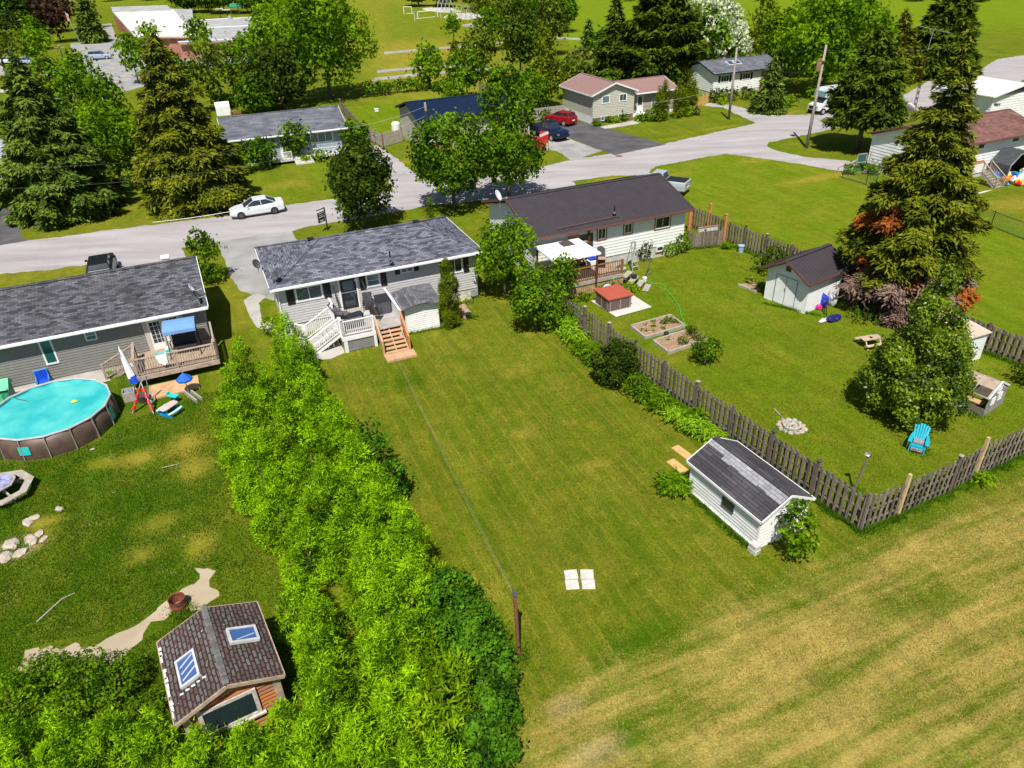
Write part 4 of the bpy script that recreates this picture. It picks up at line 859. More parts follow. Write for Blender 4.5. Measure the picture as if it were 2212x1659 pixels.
def leafy(name, label, cat, px, py, h, r, kind='round', m='maple', seed=1, leaf=None, zb=None, tr=.12, group=None, dens=.62, barkm=None, at=None, spray=False, blossom=0, limbs=6, cast=None, bs=1.0, squash=None, gaps=.22):
 rg = np.random.default_rng(seed); g = at if at is not None else G(px, py)
 root = thing(name, label, cat, (g[0], g[1], 0), rg.uniform(0, 6.28) if not at else 0, group)
 dist = math.hypot(math.hypot(g[0], g[1]), CAM_H); leaf = leaf or max(.10, .0036 * dist)
 zb = h * .16 if zb is None else zb
 trunk(root, h * (.8 if limbs else .6), tr * (.5 + r * .25), barkm or BARK, limbs, r * .7, seed)
 B = crown_blobs(rg, h, r, kind, zb)
 if bs != 1: B = [(a, b, c, d * bs) for a, b, c, d in B]
 if squash: B = [(a * squash[0], b * squash[1], c, d) for a, b, c, d in B]
 C, N, T = blob_cloud(rg, B, dens * (1.35 if spray else 3.1), leaf)
 q_ = 6.2 / max(1.1, r * .62); ph = rg.uniform(0, 6, 3); ns_ = np.sin(C[:, 0] * q_ + ph[0] + .8 * np.sin(C[:, 2] * q_)) * np.sin(C[:, 1] * q_ + ph[1]) * np.sin(C[:, 2] * q_ * .9 + ph[2]); keep = (ns_ > -gaps) | (rg.random(len(C)) < .16); C, N, T = C[keep], N[keep], T[keep] + rg.uniform(-.12, .12)
 k = rg.random(len(C)) < .22; C[k] += N[k] * rg.uniform(0, leaf * 2.6, k.sum())[:, None]
 Nn = N * .75 + rg.normal(size=N.shape) * .55 + np.array([0, 0, .35]); tone = T + rg.normal(0, .16, len(T))
 if spray:
  ld = N * .8 + np.array([0, 0, .5]); Nn = rg.normal(size=N.shape) * .6 + N * .35 + np.array([0, 0, .45])
  quads_mesh('crown', C, Nn, leaf * 2.0, .30, tone, L_[m], rg, root, shape='tri', long_dir=ld)
 else:
  quads_mesh('crown', C, Nn, leaf * 1.25, .62, tone, L_[m], rg, root)
 if blossom:
  n = int(blossom); i = rg.choice(len(C), n); P = C[i] + N[i] * leaf * 1.5; P = np.repeat(P, 7, 0) + rg.normal(0, leaf * .5, (n * 7, 3)) * np.array([.8, .8, 1.0])
  ok = np.repeat(N[i][:, 2] > -.1, 7); P = P[ok]
  quads_mesh('blossom', P, rg.normal(size=P.shape) + np.array([0, -.4, .6]), leaf * 1.0, .8, rg.random(len(P)), L_['blossom'], rg, root)
 return root
def conifer(name, label, cat, px, py, h, r, m='spruce', seed=1, zb=.6, droop=.28, levels=None, group=None, tr=.16, m2=None, pred=None, at=None, taper=.85, leaf=None, gap=0.0, sparse=1.0, pine=False):
 rg = np.random.default_rng(seed); g = at if at is not None else G(px, py)
 root = thing(name, label, cat, (g[0], g[1], 0), 0, group); dist = math.hypot(math.hypot(g[0], g[1]), CAM_H); leaf = leaf or max(.12, .0036 * dist)
 mb = MB(); mb.tube([(0, 0, -.1), (0, 0, h * .3), (.03, .02, h * .7), (0, 0, h * .98)], [tr * 1.3, tr, tr * .5, .02], 8); mb.build('trunk', BARK, root, smooth=True)
 levels = levels or int(h / (.42 if h > 6 else .26) ) ; C = []; N = []; T = []; D = []; X = []; br = MB()
 for i in range(levels):
  t = (i + rg.random() * .5) / levels; z = zb + (h - zb) * t
  rad = r * (1 - t) ** taper * (.78 + .35 * min(1, t * 7)) * (1 + .15 * math.sin(i * 1.7)); nb = max(4, int((7 if not pine else 5) + rad * 2.2))
  off = rg.uniform(0, 6.28)
  for b in range(nb):
   if rg.random() < gap: continue
   a = off + 2 * math.pi * b / nb + rg.normal(0, .16); L = max(.15, rad * rg.uniform(.66, 1.12)); dz = rg.normal(0, .12)
   d = np.array([math.cos(a), math.sin(a), 0]); s = np.array([-math.sin(a), math.cos(a), 0])
   w_ = L * (.34 if not pine else .5) + .12
   n = int(sparse * 1.9 * L * w_ * 1.6 / (leaf * leaf * .55)) + 5
   u = rg.uniform(.06, 1, n) ** .7; v = rg.normal(0, .42, n) * w_ * (1 - u * .55) * np.minimum(1, u * 2.5 + .2)
   hz = -droop * L * u * u * (1.1 if not pine else .2) + (.12 * L if not pine else .22 * L) * u - np.abs(v) * .35 + rg.normal(0, .045 * (1 + L * .3), n) + dz
   p = d[None] * (u * L)[:, None] + s[None] * v[:, None]; p[:, 2] += z + hz
   hang = rg.random(n) < .30; p[hang, 2] -= rg.uniform(.05, .34, hang.sum()) * (.5 + .25 * L)
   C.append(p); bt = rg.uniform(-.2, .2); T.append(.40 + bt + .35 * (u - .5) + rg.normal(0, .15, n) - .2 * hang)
   ld = d[None] * (.9) + s[None] * np.sign(v)[:, None] * .75 + np.array([0, 0, -.25]); ld = ld + hang[:, None] * np.array([0, 0, -1.2]); D.append(ld)
   nn = np.array([0, 0, 1.0])[None] + d[None] * .35 + rg.normal(0, .45, (n, 3)); N.append(nn)
   X.append(np.full(n, 0 if not pred else pred(t, a, L / max(.1, r), rg)))
   if L > .8 and b % 2 == 0: br.tube([(0, 0, z), tuple(d * L * .5 + np.array([0, 0, z - droop * L * .25 + .05 * L])), tuple(d * L * .85 + np.array([0, 0, z - droop * L * .7 + .1 * L]))], [.035, .02, .006], 5, False)
 n = 30; C.append(np.stack([rg.normal(0, .05, n), rg.normal(0, .05, n), h - rg.uniform(0, .8, n)], 1)); N.append(rg.normal(size=(n, 3))); T.append(np.full(n, .6)); D.append(np.tile([0, 0, 1.0], (n, 1)) + rg.normal(0, .5, (n, 3))); X.append(np.zeros(n))
 br.build('branches', BARKG, root)
 X = np.concatenate(X); ms = [L_[m]] + ([L_[x] for x in m2] if m2 else [])
 quads_mesh('crown', np.concatenate(C), np.concatenate(N), leaf * 1.5, .5, np.concatenate(T), ms, rg, root, shape='tri', long_dir=np.concatenate(D), extra=X if m2 else None)
 return root
def shrub(label, px, py, h, r, m='bright', seed=1, name='shrub', cat='shrub', leaf=None, at=None, group=None, dens=.75, blades=False, squash=None):
 rg = np.random.default_rng(seed); g = at if at is not None else G(px, py); dist = math.hypot(math.hypot(g[0], g[1]), CAM_H); leaf = leaf or max(.07, .0026 * dist)
 root = thing(name, label, cat, (g[0], g[1], 0), 0, group)
 if blades:      # arching strap leaves
  n = int(blades); a = rg.uniform(0, 6.28, n); el = rg.uniform(.25, 1.35, n); L = rg.uniform(.6, 1.1, n)
  C = []; N = []; T = []; D = []
  base = np.stack([rg.normal(0, r * .3, n), rg.normal(0, r * .3, n), np.zeros(n)], 1)
  if squash: base[:, 0] *= squash[0]; base[:, 1] *= squash[1]
  for k in (0.25, .55, .85):
   out = r * L * k * np.cos(el * (1 - .2 * k)); z = h * L * (math.sin(k * 2.0)) * np.sin(el)
   C.append(base + np.stack([np.cos(a) * out, np.sin(a) * out, z + .03], 1)); D.append(np.stack([np.cos(a), np.sin(a), .9 - k * 1.5 + 0 * a], 1)); N.append(np.stack([np.cos(a) * .3, np.sin(a) * .3, 1 + 0 * a], 1) + rg.normal(0, .2, (n, 3))); T.append(.5 + rg.normal(0, .22, n))
  quads_mesh('foliage', np.concatenate(C), np.concatenate(N), max(h, r) * .42, .22, np.concatenate(T), L_[m], rg, root, long_dir=np.concatenate(D))
  return root
 mb = MB(); mb.tube([(0, 0, -.05), (.02, 0, h * .5)], [.05, .02], 6)
 for k in range(4): mb.tube([(0, 0, .02), (math.cos(k * 1.6) * r * .4, math.sin(k * 1.6) * r * .4, h * .6)], [.03, .01], 5)
 mb.build('stem', BARK, root)
 B = []
 for d in sph(rg, 22):
  f = rg.uniform(.4, .72); B.append((d[0] * r * f, d[1] * r * f, h * .5 + d[2] * h * .5 * f * .8, rg.uniform(.28, .42) * min(r, h * .6)))
 B.append((0, 0, h * .45, min(r, h * .5) * .75))
 if squash: B = [(a * squash[0], b * squash[1], c, d) for a, b, c, d in B]
 C, N, T = blob_cloud(rg, B, dens, leaf); C[:, 2] = np.abs(C[:, 2])
 k = rg.random(len(C)) < .2; C[k] += N[k] * rg.uniform(0, leaf * 2, k.sum())[:, None]
 quads_mesh('foliage', C, N * .7 + rg.normal(size=N.shape) * .5 + np.array([0, 0, .3]), leaf * 1.3, .6, T + rg.normal(0, .16, len(T)), L_[m], rg, root)
 return root
# planting: measured from the photograph
ced = [(640, 800, 3.6, 1.45), (655, 880, 3.8, 1.5), (600, 900, 3.2, 1.3), (700, 945, 3.9, 1.5), (640, 990, 3.6, 1.5), (745, 1020, 4.0, 1.5), (690, 1070, 3.8, 1.5), (790, 1100, 4.0, 1.5), (725, 1150, 3.8, 1.5), (840, 1180, 4.0, 1.5), (770, 1230, 3.8, 1.5), (890, 1265, 4.0, 1.5), (820, 1320, 3.8, 1.4), (900, 1370, 3.6, 1.35), (850, 1420, 3.7, 1.45), (905, 1475, 3.5, 1.3), (845, 1520, 3.5, 1.35), (910, 1600, 3.4, 1.3), (860, 1640, 3.3, 1.3), (960, 1740, 3.2, 1.3), (900, 1760, 3.3, 1.4)]
ced += [(545, 860, 3.6, 1.4), (525, 940, 3.8, 1.5), (545, 1020, 3.8, 1.5), (580, 1090, 3.8, 1.5), (620, 1170, 3.7, 1.4), (680, 1250, 3.4, 1.3)]
ced += [(668, 1365, 3.0, 1.15), (706, 1425, 3.2, 1.2), (722, 1500, 3.3, 1.2), (730, 1575, 3.3, 1.2), (720, 1650, 3.2, 1.25), (700, 1720, 3.2, 1.3), (800, 1700, 3.4, 1.3)]
lab = ['first cedar of the tall hedge, next to the concrete path of the grey bungalow', 'second cedar along the lawn side of the tall hedge', 'short cedar on the pool side of the hedge near the blue umbrella', 'third cedar along the lawn side of the tall hedge', 'cedar on the pool side of the hedge beside the child picnic table', 'fourth cedar along the lawn side of the hedge, above the glossy sapling', 'cedar on the pool side of the hedge beside the brown grass', 'fifth cedar along the lawn side, beside the glossy sapling', 'cedar on the pool side of the hedge halfway along', 'sixth cedar along the lawn side, below the glossy sapling', 'cedar on the pool side of the hedge above the dirt path end', 'seventh cedar along the lawn side of the hedge', 'cedar just right of the upper corner of the log cabin', 'eighth cedar along the lawn side, behind the vine covered bush', 'cedar right of the log cabin roof', 'cedar between the log cabin and the vine covered bush', 'cedar right of the log cabin window', 'cedar at the bottom of the photo between ash and cabin', 'cedar at the bottom edge right of the log wall', 'cedar at the bottom edge under the vine covered bush', 'cedar at the bottom edge below the cabin corner', 'outermost cedar of the hedge next to the plywood platform', 'outermost cedar of the hedge right of the child picnic table', 'outermost cedar of the hedge beside the dry grass strip', 'outermost cedar on the pool side, level with the glossy sapling', 'outermost cedar on the pool side above the end of the dirt path', 'outermost cedar right beside the end of the dirt path', 'cedar touching the upper right corner of the cabin roof', 'cedar against the right eave of the log cabin, upper', 'cedar against the right eave of the log cabin, middle', 'cedar against the right wall of the log cabin', 'cedar below the right corner post of the log cabin', 'cedar lowest right of the log cabin', 'cedar at the bottom edge in the middle of the hedge']
for k, (x, y, h_, r_) in enumerate(ced):
 leafy('cedar_tree', lab[k], 'cedar', x, y, h_, r_, 'cone', 'cedar', 100 + k, leaf=.066, limbs=0, zb=.15, spray=True, dens=.75, group='cedars of the tall hedge beside the lawn')
ced2 = [(640, 1640, 2.6, 1.2), (560, 1670, 2.4, 1.1), (470, 1690, 2.6, 1.2), (375, 1655, 2.7, 1.15), (280, 1665, 2.8, 1.2), (180, 1675, 2.9, 1.2), (90, 1690, 3.0, 1.3), (0, 1700, 3.0, 1.3), (200, 1780, 2.8, 1.4), (430, 1800, 2.6, 1.2), (620, 1760, 2.8, 1.2), (740, 1800, 3.0, 1.3)]
lab2 = ['cedar at the bottom right of the log cabin', 'cedar directly below the log cabin window', 'cedar below the left half of the log cabin', 'cedar at the lower left corner of the log cabin', 'second cedar left of the log cabin in the bottom row', 'third cedar left of the log cabin in the bottom row', 'fourth cedar left of the log cabin in the bottom row', 'cedar in the bottom left corner of the photo', 'front cedar low at the bottom edge left of the cabin', 'front cedar low at the bottom edge below the cabin', 'front cedar at the bottom edge right of the cabin', 'front cedar at the bottom edge between both cedar rows']
for k, (x, y, h_, r_) in enumerate(ced2):
 leafy('cedar_tree', lab2[k], 'cedar', x, y, h_, r_, 'cone', 'cedar', 140 + k, leaf=.06, limbs=0, zb=.1, spray=True, dens=.75, group='cedars of the bottom row below the log cabin')
for k, (x, y, h_, r_, lb) in enumerate([(100, 1480, 1.3, 1.0, 'loose shrub left of the dirt path bend'), (190, 1490, 1.4, 1.1, 'shrub below the dirt path'), (270, 1500, 1.5, 1.0, 'shrub touching the left side of the log cabin'), (50, 1540, 1.5, 1.1, 'shrub at the left edge above the bottom cedars'), (330, 1560, 1.2, .8, 'low shrub under the left eave of the log cabin'), (150, 1560, 1.4, 1.0, 'shrub between dirt path and bottom cedars')]):
 shrub(lb, x, y, h_, r_, 'bright' if k % 2 else 'maple', 170 + k, leaf=.085, group='shrubs left of the log cabin')
for k, (x, y, h_, r_, lb) in enumerate([(985, 1375, 2.9, 1.1, 'vine covered bush at the top of the dark ivy mass'), (1030, 1460, 3.0, 1.25, 'vine covered bush beside the clothes post'), (1050, 1570, 2.8, 1.2, 'vine covered bush below the clothes post'), (1060, 1660, 2.2, .95, 'lowest vine covered bush beside the dry field')]):
 leafy('vine_bush', lb, 'bush', x, y, h_, r_, 'round', 'vine', 180 + k, leaf=.10, zb=.0, dens=.9, group='dark vine covered bushes at the hedge end', limbs=3)
leafy('ash_tree', 'young ash with light green drooping leaves in front of the ivy mass', 'tree', 965, 1590, 3.4, 1.15, 'round', 'lime', 190, leaf=.12, zb=.8, dens=.8, spray=True)
leafy('sapling', 'glossy leaved sapling leaning out of the hedge over the lawn', 'tree', 822, 1035, 3.5, .85, 'vase', 'vine', 191, leaf=.13, zb=.5, dens=.45, bs=.8)
leafy('sapling', 'second glossy leaved sapling casting a shadow on the lawn', 'tree', 862, 1085, 2.5, .8, 'vase', 'vine', 193, leaf=.13, zb=.3, dens=.45, bs=.8)
leafy('shade_shrub', 'dark leafy shrub at the top of the hedge near the deck stairs', 'shrub', 665, 830, 2.4, .9, 'round', 'maple', 192, leaf=.10, zb=0, dens=.8)
shrub('bright green shrub beside the left wall of the grey bungalow', 592, 722, 1.3, .8, 'lime', 194)
t = leafy('columnar_cedar', 'dense dark columnar cedar in front of the grey bungalow', 'cedar', 975, 706, 4.5, .62, 'column', 'pyramid', 200, leaf=.06, zb=.05, spray=True, dens=2.4)
leafy('columnar_cedar', 'small young cedar behind the grey hip roof', 'cedar', 932, 482, 2.2, .32, 'column', 'bright', 201, leaf=.08, zb=.05, spray=True, dens=1.0)
leafy('honeylocust_tree', 'bright green ash between the grey bungalow and the white gazebo', 'tree', 1092, 642, 5.9, 1.95, 'round', 'bright', 210, zb=.8, dens=.6)
leafy('maple_tree', 'darker maple left of the fence start, below the bright ash', 'tree', 1160, 712, 4.3, 1.75, 'round', 'maple', 211, zb=.3, dens=.65)
leafy('sumac_tree', 'tree overlapping the near corner of the white gazebo', 'tree', 1215, 660, 3.6, 1.05, 'vase', 'maple', 212, zb=.8, dens=.5)
leafy('maple_tree', 'dark red tinged maple between road and grey hip roof', 'tree', 790, 494, 7.5, 3.0, 'oval', 'dark', 213, zb=.3, dens=.65)
leafy('maple_tree', 'large maple in front of the dark metal roof, over the road', 'tree', 982, 452, 8.0, 3.7, 'round', 'maple', 214, zb=.9, dens=.6)
leafy('maple_tree', 'lopsided maple leaning over the road right of the large maple', 'tree', 1100, 425, 6.2, 3.0, 'round', 'maple', 215, zb=1.0, dens=.6)
leafy('maple_tree', 'tall maple in front of the dark blue roof', 'tree', 1098, 345, 9.6, 3.0, 'round', 'maple', 216, zb=1.6, dens=.6)
leafy('boxelder_tree', 'straggly young tree between the charcoal roof and gravel driveway', 'tree', 455, 612, 4.7, 1.15, 'oval', 'bright', 217, zb=.3, dens=.55, bs=.85)
shrub('low leafy shrub at the corner of the gravel driveway', 462, 610, 1.6, 1.0, 'bright', 218)
leafy('lilac_shrub', 'big dark lilac shrub in the fence line', 'shrub', 1325, 830, 2.6, 1.25, 'round', 'dark', 220, zb=0, leaf=.10, dens=.9, group=None)
shrub('lower dark lilac shrub beside the big one', 1375, 858, 1.4, .9, 'maple', 221)
fl = [(1215, 712, .75, .75, 'hosta'), (1237, 735, .7, .8, 'hosta'), (1262, 762, .7, .8, 'bright'), (1285, 785, .7, .7, 'bright'), (1240, 700, 1.2, .7, 'bright'), (1400, 865, .8, .7, 'bright'), (1425, 885, .75, .7, 'bright'), (1450, 905, .6, .55, 'hosta'), (1480, 925, .65, .6, 'hosta'), (1505, 935, .7, .65, 'hosta'), (1530, 948, .6, .6, 'hosta'), (1500, 915, .8, .6, 'bright'), (1552, 958, .5, .45, 'hosta')]
fll = ['hosta clump nearest the dark maple', 'second hosta clump from the dark maple', 'day lily clump above the lilac', 'day lily clump touching the lilac', 'bushy plant against the fence start', 'day lily clump just below the lilac', 'day lily clump between lilac and pale hostas', 'variegated pale hosta clump', 'wide hosta clump right of the variegated one', 'hosta clump below the brown fence post', 'hosta clump next to the shed ridge', 'day lily clump behind the wide hostas', 'last small hosta clump before the white shed']
for k, (x, y, h_, r_, m_) in enumerate(fl):
 shrub(fll[k], x, y, h_, r_, m_, 230 + k, name='hosta' if m_ == 'hosta' else 'day_lily', cat='plant', blades=240, group='hostas and day lilies along the fence')
shrub('clump of ornamental grass beside the white shed', 1452, 1060, .75, .68, 'bright', 245, name='ornamental_grass', cat='plant', blades=420)
leafy('elder_shrub', 'leafy elder bush growing at the front corner of the white shed', 'shrub', 1712, 1205, 3.0, .75, 'oval', 'bright', 246, leaf=.13, zb=0, dens=.6)
leafy('apple_tree', 'small crooked fruit tree beside the garden beds', 'tree', 1522, 785, 1.5, .95, 'round', 'maple', 247, leaf=.10, zb=.3, dens=.5)
shrub('dark shrub behind the small white barn', 1665, 590, 2.0, 1.3, 'dark', 248)
shrub('shrub at the right corner of the white bungalow', 1472, 545, 1.7, .8, 'bright', 249); shrub('lower shrub along the white bungalow wall', 1450, 553, 1.1, .7, 'bright', 250)
shrub('dark rose bush against the white bungalow', 1388, 560, 1.5, .8, 'dark', 251); shrub('leafy bed between deck and hot tub', 1325, 632, .8, .9, 'bright', 252); shrub('bright bed plants left of the plank steps', 1362, 630, .6, .8, 'lime', 253); shrub('low plants beside the hot tub pad', 1262, 648, .6, .6, 'maple', 254)
shrub('plants in front of the deck skirt', 1296, 625, .7, .6, 'bright', 271)
shrub('round shrub cut by the right photo edge', 2215, 830, 1.2, .9, 'dark', 255)
shrub('big leaved burdock at the fence foot', 2120, 1042, .5, .55, 'lime', 256, blades=90, name='burdock', cat='plant')
def dead(t, a, q, rg):
 a = (a + math.pi) % (2 * math.pi) - math.pi
 left = abs(abs(a) - math.pi) < 1.15 or a < -1.0 and a > -2.6
 if t < .20 and left: return 1 if rg.random() < .62 else (2 if rg.random() < .5 else 0)
 if .20 <= t < .50 and abs(abs(a) - math.pi) < .5: return 2 if rg.random() < .30 else 0
 return 0
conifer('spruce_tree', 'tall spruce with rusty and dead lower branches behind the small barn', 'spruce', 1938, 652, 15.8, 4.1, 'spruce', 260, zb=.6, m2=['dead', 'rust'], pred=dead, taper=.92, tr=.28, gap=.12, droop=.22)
leafy('pear_tree', 'dense pear tree with glossy leaves behind the turquoise chair', 'tree', 1957, 900, 7.7, 2.75, 'cone', 'pear', 261, zb=.5, leaf=.12, dens=.85, gaps=.5, tr=.16)
shrub('dark undergrowth beneath the tall spruce', 1870, 690, 1.0, 1.6, 'dark', 262)
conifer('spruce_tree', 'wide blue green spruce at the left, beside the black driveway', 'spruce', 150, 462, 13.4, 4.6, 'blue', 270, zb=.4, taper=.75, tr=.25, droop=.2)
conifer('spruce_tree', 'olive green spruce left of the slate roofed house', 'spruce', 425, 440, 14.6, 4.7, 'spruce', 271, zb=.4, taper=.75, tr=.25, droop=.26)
leafy('maple_tree', 'bright leafy tree between the two big spruces', 'tree', 268, 410, 8.4, 3.2, 'round', 'bright', 272, zb=.8, dens=.55)
leafy('birch_tree', 'birch with white trunk behind the bright tree', 'birch', 262, 345, 9.5, 2.6, 'oval', 'maple', 273, zb=1.5, barkm=BARKW, dens=.5)
leafy('birch_tree', 'second birch left of the white trunked one', 'birch', 195, 325, 9.5, 2.4, 'oval', 'maple', 274, zb=1.5, barkm=BARKW, dens=.5)
leafy('maple_tree', 'small tree on the left lawn edge between spruces', 'tree', 330, 400, 6.0, 2.4, 'round', 'bright', 275, zb=.6, dens=.55)
conifer('spruce_tree', 'small young spruce at the road edge under the wires', 'spruce', 395, 455, 4.2, 1.8, 'spruce', 276, zb=.2)
for k, (x, y, h_, r_, m_, lb) in enumerate([(540, 150, 7, 3.0, 'maple', 'tree before the brick school entrance'), (440, 135, 9, 3.0, 'bright', 'tree against the pale school roof edge'), (335, 120, 7, 2.6, 'maple', 'tree at the near corner of the school gym'), (180, 200, 7, 3.0, 'maple', 'tree between car park and the wide spruce'), (400, 250, 9, 3.2, 'maple', 'airy tree behind the olive spruce'), (470, 240, 10, 3.0, 'olive', 'pale airy tree in front of the school wall'), (510, 215, 9, 2.6, 'maple', 'tree in front of the flat school roof'), (355, 215, 10, 2.8, 'bright', 'tall thin tree before the school corner'), (300, 180, 9, 2.6, 'bright', 'tree left of the school gym wall'), (225, 255, 7, 2.6, 'maple', 'round tree below the silver van'), (130, 240, 8, 3.2, 'maple', 'tree behind the wide blue green spruce'), (80, 250, 7, 3.4, 'olive', 'spreading olive tree at the far left'), (60, 330, 5, 2.4, 'maple', 'tree behind the pale grey roof')]):
 leafy('deciduous_tree', lb, 'tree', x, y, h_, r_, 'oval', m_, 280 + k, dens=.42, group='airy trees between spruces and school', bs=.85)
for k, (x, y, h_, r_, lb) in enumerate([(642, 345, 4.2, 1.7, 'small tree hiding the porch door of the slate roofed house'), (570, 365, 3.2, 1.8, 'shrubby tree left of the porch'), (520, 375, 3.0, 1.8, 'low tree beside the olive spruce'), (500, 345, 2.6, 1.6, 'small tree at the hidden end of the slate roof')]):
 leafy('crabapple_tree', lb, 'tree', x, y, h_, r_, 'round', 'maple', 300 + k, zb=.3, dens=.55)
shrub('yellow green shrub by the porch steps', 693, 348, 1.4, 1.1, 'lime', 310); shrub('pale twiggy shrub by the porch', 728, 355, 1.1, 1.0, 'grey', 311); shrub('small lime shrub left of the porch steps', 660, 350, .7, .7, 'lime', 312); shrub('yellow shrub under the dark maple', 745, 358, .9, .7, 'lime', 313)
leafy('shrub_tree', 'dark shrubby tree at the end of the pale driveway', 'tree', 772, 330, 3.6, 1.6, 'round', 'maple', 314, zb=.3)
leafy('ash_tree', 'huge bright ash towering behind the slate roof', 'tree', 715, 215, 15.5, 7.6, 'round', 'bright', 320, zb=2.0, dens=.5, bs=.85)
leafy('ash_tree', 'left half of the bright ash pair, nearer the school', 'tree', 610, 190, 12.5, 5.2, 'round', 'bright', 325, zb=1.5, dens=.5, bs=.85)
leafy('maple_tree', 'dark round maple left of the huge ash', 'tree', 612, 235, 8.6, 4.6, 'round', 'dark', 321, zb=.4, dens=.6)
leafy('maple_tree', 'small dark tree below the dark round maple', 'tree', 560, 245, 5.0, 3.0, 'round', 'maple', 322, zb=.2)
leafy('maple_tree', 'round bright tree at the end of the green back yard', 'tree', 930, 192, 6.6, 2.7, 'round', 'bright', 323, zb=.8, dens=.55)
leafy('sapling', 'lone sapling on the school field', 'tree', 981, 96, 6.5, 2.0, 'oval', 'lime', 324, zb=2.2, dens=.5)
conifer('spruce_tree', 'tiny spruce below the lone sapling', 'spruce', 983, 136, 3.6, 1.0, 'spruce', 326)
mids = [(1040, 165, 8, 3.2, 'round', 'olive'), (1010, 215, 7, 3.2, 'round', 'maple'), (975, 235, 4, 2.6, 'round', 'maple'), (1125, 175, 12, 3.8, 'oval', 'dark'), (1060, 110, 9, 3.2, 'oval', 'bright'), (1180, 235, 10.2, 3.1, 'cone', 'pyramid'), (1190, 120, 11, 3.6, 'round', 'olive'), (1238, 215, 6, 2.6, 'round', 'olive'), (1150, 245, 5.5, 2.6, 'round', 'maple'), (1300, 165, 8, 2.4, 'oval', 'maple'), (1255, 190, 6, 2.5, 'round', 'grey'), (1350, 175, 6, 2.6, 'round', 'maple'), (1110, 270, 5, 2.5, 'round', 'maple'), (1310, 225, 3.5, 2.2, 'round', 'bright')]
midl = ['olive tree at the corner of the far green back yard', 'tree behind the dark blue roof at its left', 'low tree at the hedge end beyond the blue roof', 'tall dark maple behind the blue roof', 'bright tree beside the grey play court', 'olive pyramidal cedar left of the split level house', 'airy olive tree behind the tall dark maple', 'grey olive tree behind the rose roof', 'leafy tree right behind the blue roof', 'slender tree in front of the hazy spruce', 'pale tree beside the small blue spruce', 'tree behind the rose roof centre', 'tree touching the blue roof at its right', 'bright low tree behind the rose roof ridge']
for k, a in enumerate(mids): leafy('deciduous_tree', midl[k], 'tree', a[0], a[1], a[2], a[3], a[4], a[5], 330 + k, dens=.5, group='trees behind the blue and rose roofs', bs=.9)
conifer('blue_spruce', 'small blue spruce in the clearing behind the rose roof', 'spruce', 1270, 125, 6.3, 2.0, 'blue', 350, zb=.3)
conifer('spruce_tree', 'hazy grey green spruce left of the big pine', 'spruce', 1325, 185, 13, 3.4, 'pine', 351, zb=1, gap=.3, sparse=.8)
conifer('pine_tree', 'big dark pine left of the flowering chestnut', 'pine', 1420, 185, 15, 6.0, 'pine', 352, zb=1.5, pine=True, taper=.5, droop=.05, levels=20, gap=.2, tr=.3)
leafy('chestnut_tree', 'flowering chestnut covered in white blossoms', 'tree', 1522, 172, 11.8, 6.2, 'round', 'bright', 353, zb=1.0, dens=.55, blossom=1500, bs=.85)
leafy('cedar_tree', 'olive cedar right of the flowering chestnut', 'cedar', 1640, 135, 11, 3.6, 'cone', 'pyramid', 354, dens=.6, spray=True)
leafy('maple_tree', 'huge green maple behind the motorhome', 'tree', 1775, 205, 13.6, 7.4, 'round', 'bright', 355, zb=1.2, dens=.55, bs=.85)
leafy('maple_tree', 'round tree at the left foot of the huge green maple', 'tree', 1700, 165, 10, 4.5, 'round', 'maple', 356, zb=.8, dens=.55)
conifer('blue_spruce', 'young blue spruce at the gravel driveway corner', 'spruce', 1658, 242, 6.6, 2.3, 'blue', 357, zb=.2)
conifer('spruce_tree', 'dark twin trunk spruce beside the utility pole', 'spruce', 1852, 325, 11.8, 3.7, 'pine', 358, zb=2.9, taper=.6, gap=.22, tr=.22, droop=.1)
conifer('spruce_tree', 'large far spruce behind the antenna tower', 'spruce', 2020, 165, 14.5, 5.2, 'pine', 359, zb=.5, taper=.7)
conifer('spruce_tree', 'smaller spruce left of the antenna tower', 'spruce', 1925, 175, 9.5, 4.0, 'spruce', 360, zb=.5)
leafy('hedge_shrub', 'flat topped lime shrub behind the rose roof', 'shrub', 1415, 150, 3.2, 2.8, 'round', 'lime', 361, zb=.3); leafy('hedge_shrub', 'rounded olive cedar hedge beside the white house', 'hedge', 1470, 192, 3.6, 2.6, 'round', 'pyramid', 362, zb=0, spray=True, dens=.8)
for k, (x, y, h_, lb) in enumerate([(1421, 262, 4.2, 'left of the narrow cedars before the rose roofed house'), (1432, 260, 4.8, 'tall narrow cedar before the big window of the rose roofed house'), (1462, 255, 4.4, 'narrow cedar at the right corner of the rose roof'), (1474, 250, 3.4, 'narrow cedar just right of the rose roof corner'), (1486, 242, 3.2, 'left cedar of the pair before the yellow picket fence'), (1494, 240, 3.8, 'right cedar of the pair before the yellow picket fence')]):
 leafy('columnar_cedar', lb, 'cedar', x, y, h_, .62, 'column', 'pyramid', 370 + k, leaf=.14, zb=.05, spray=True, dens=2.0)
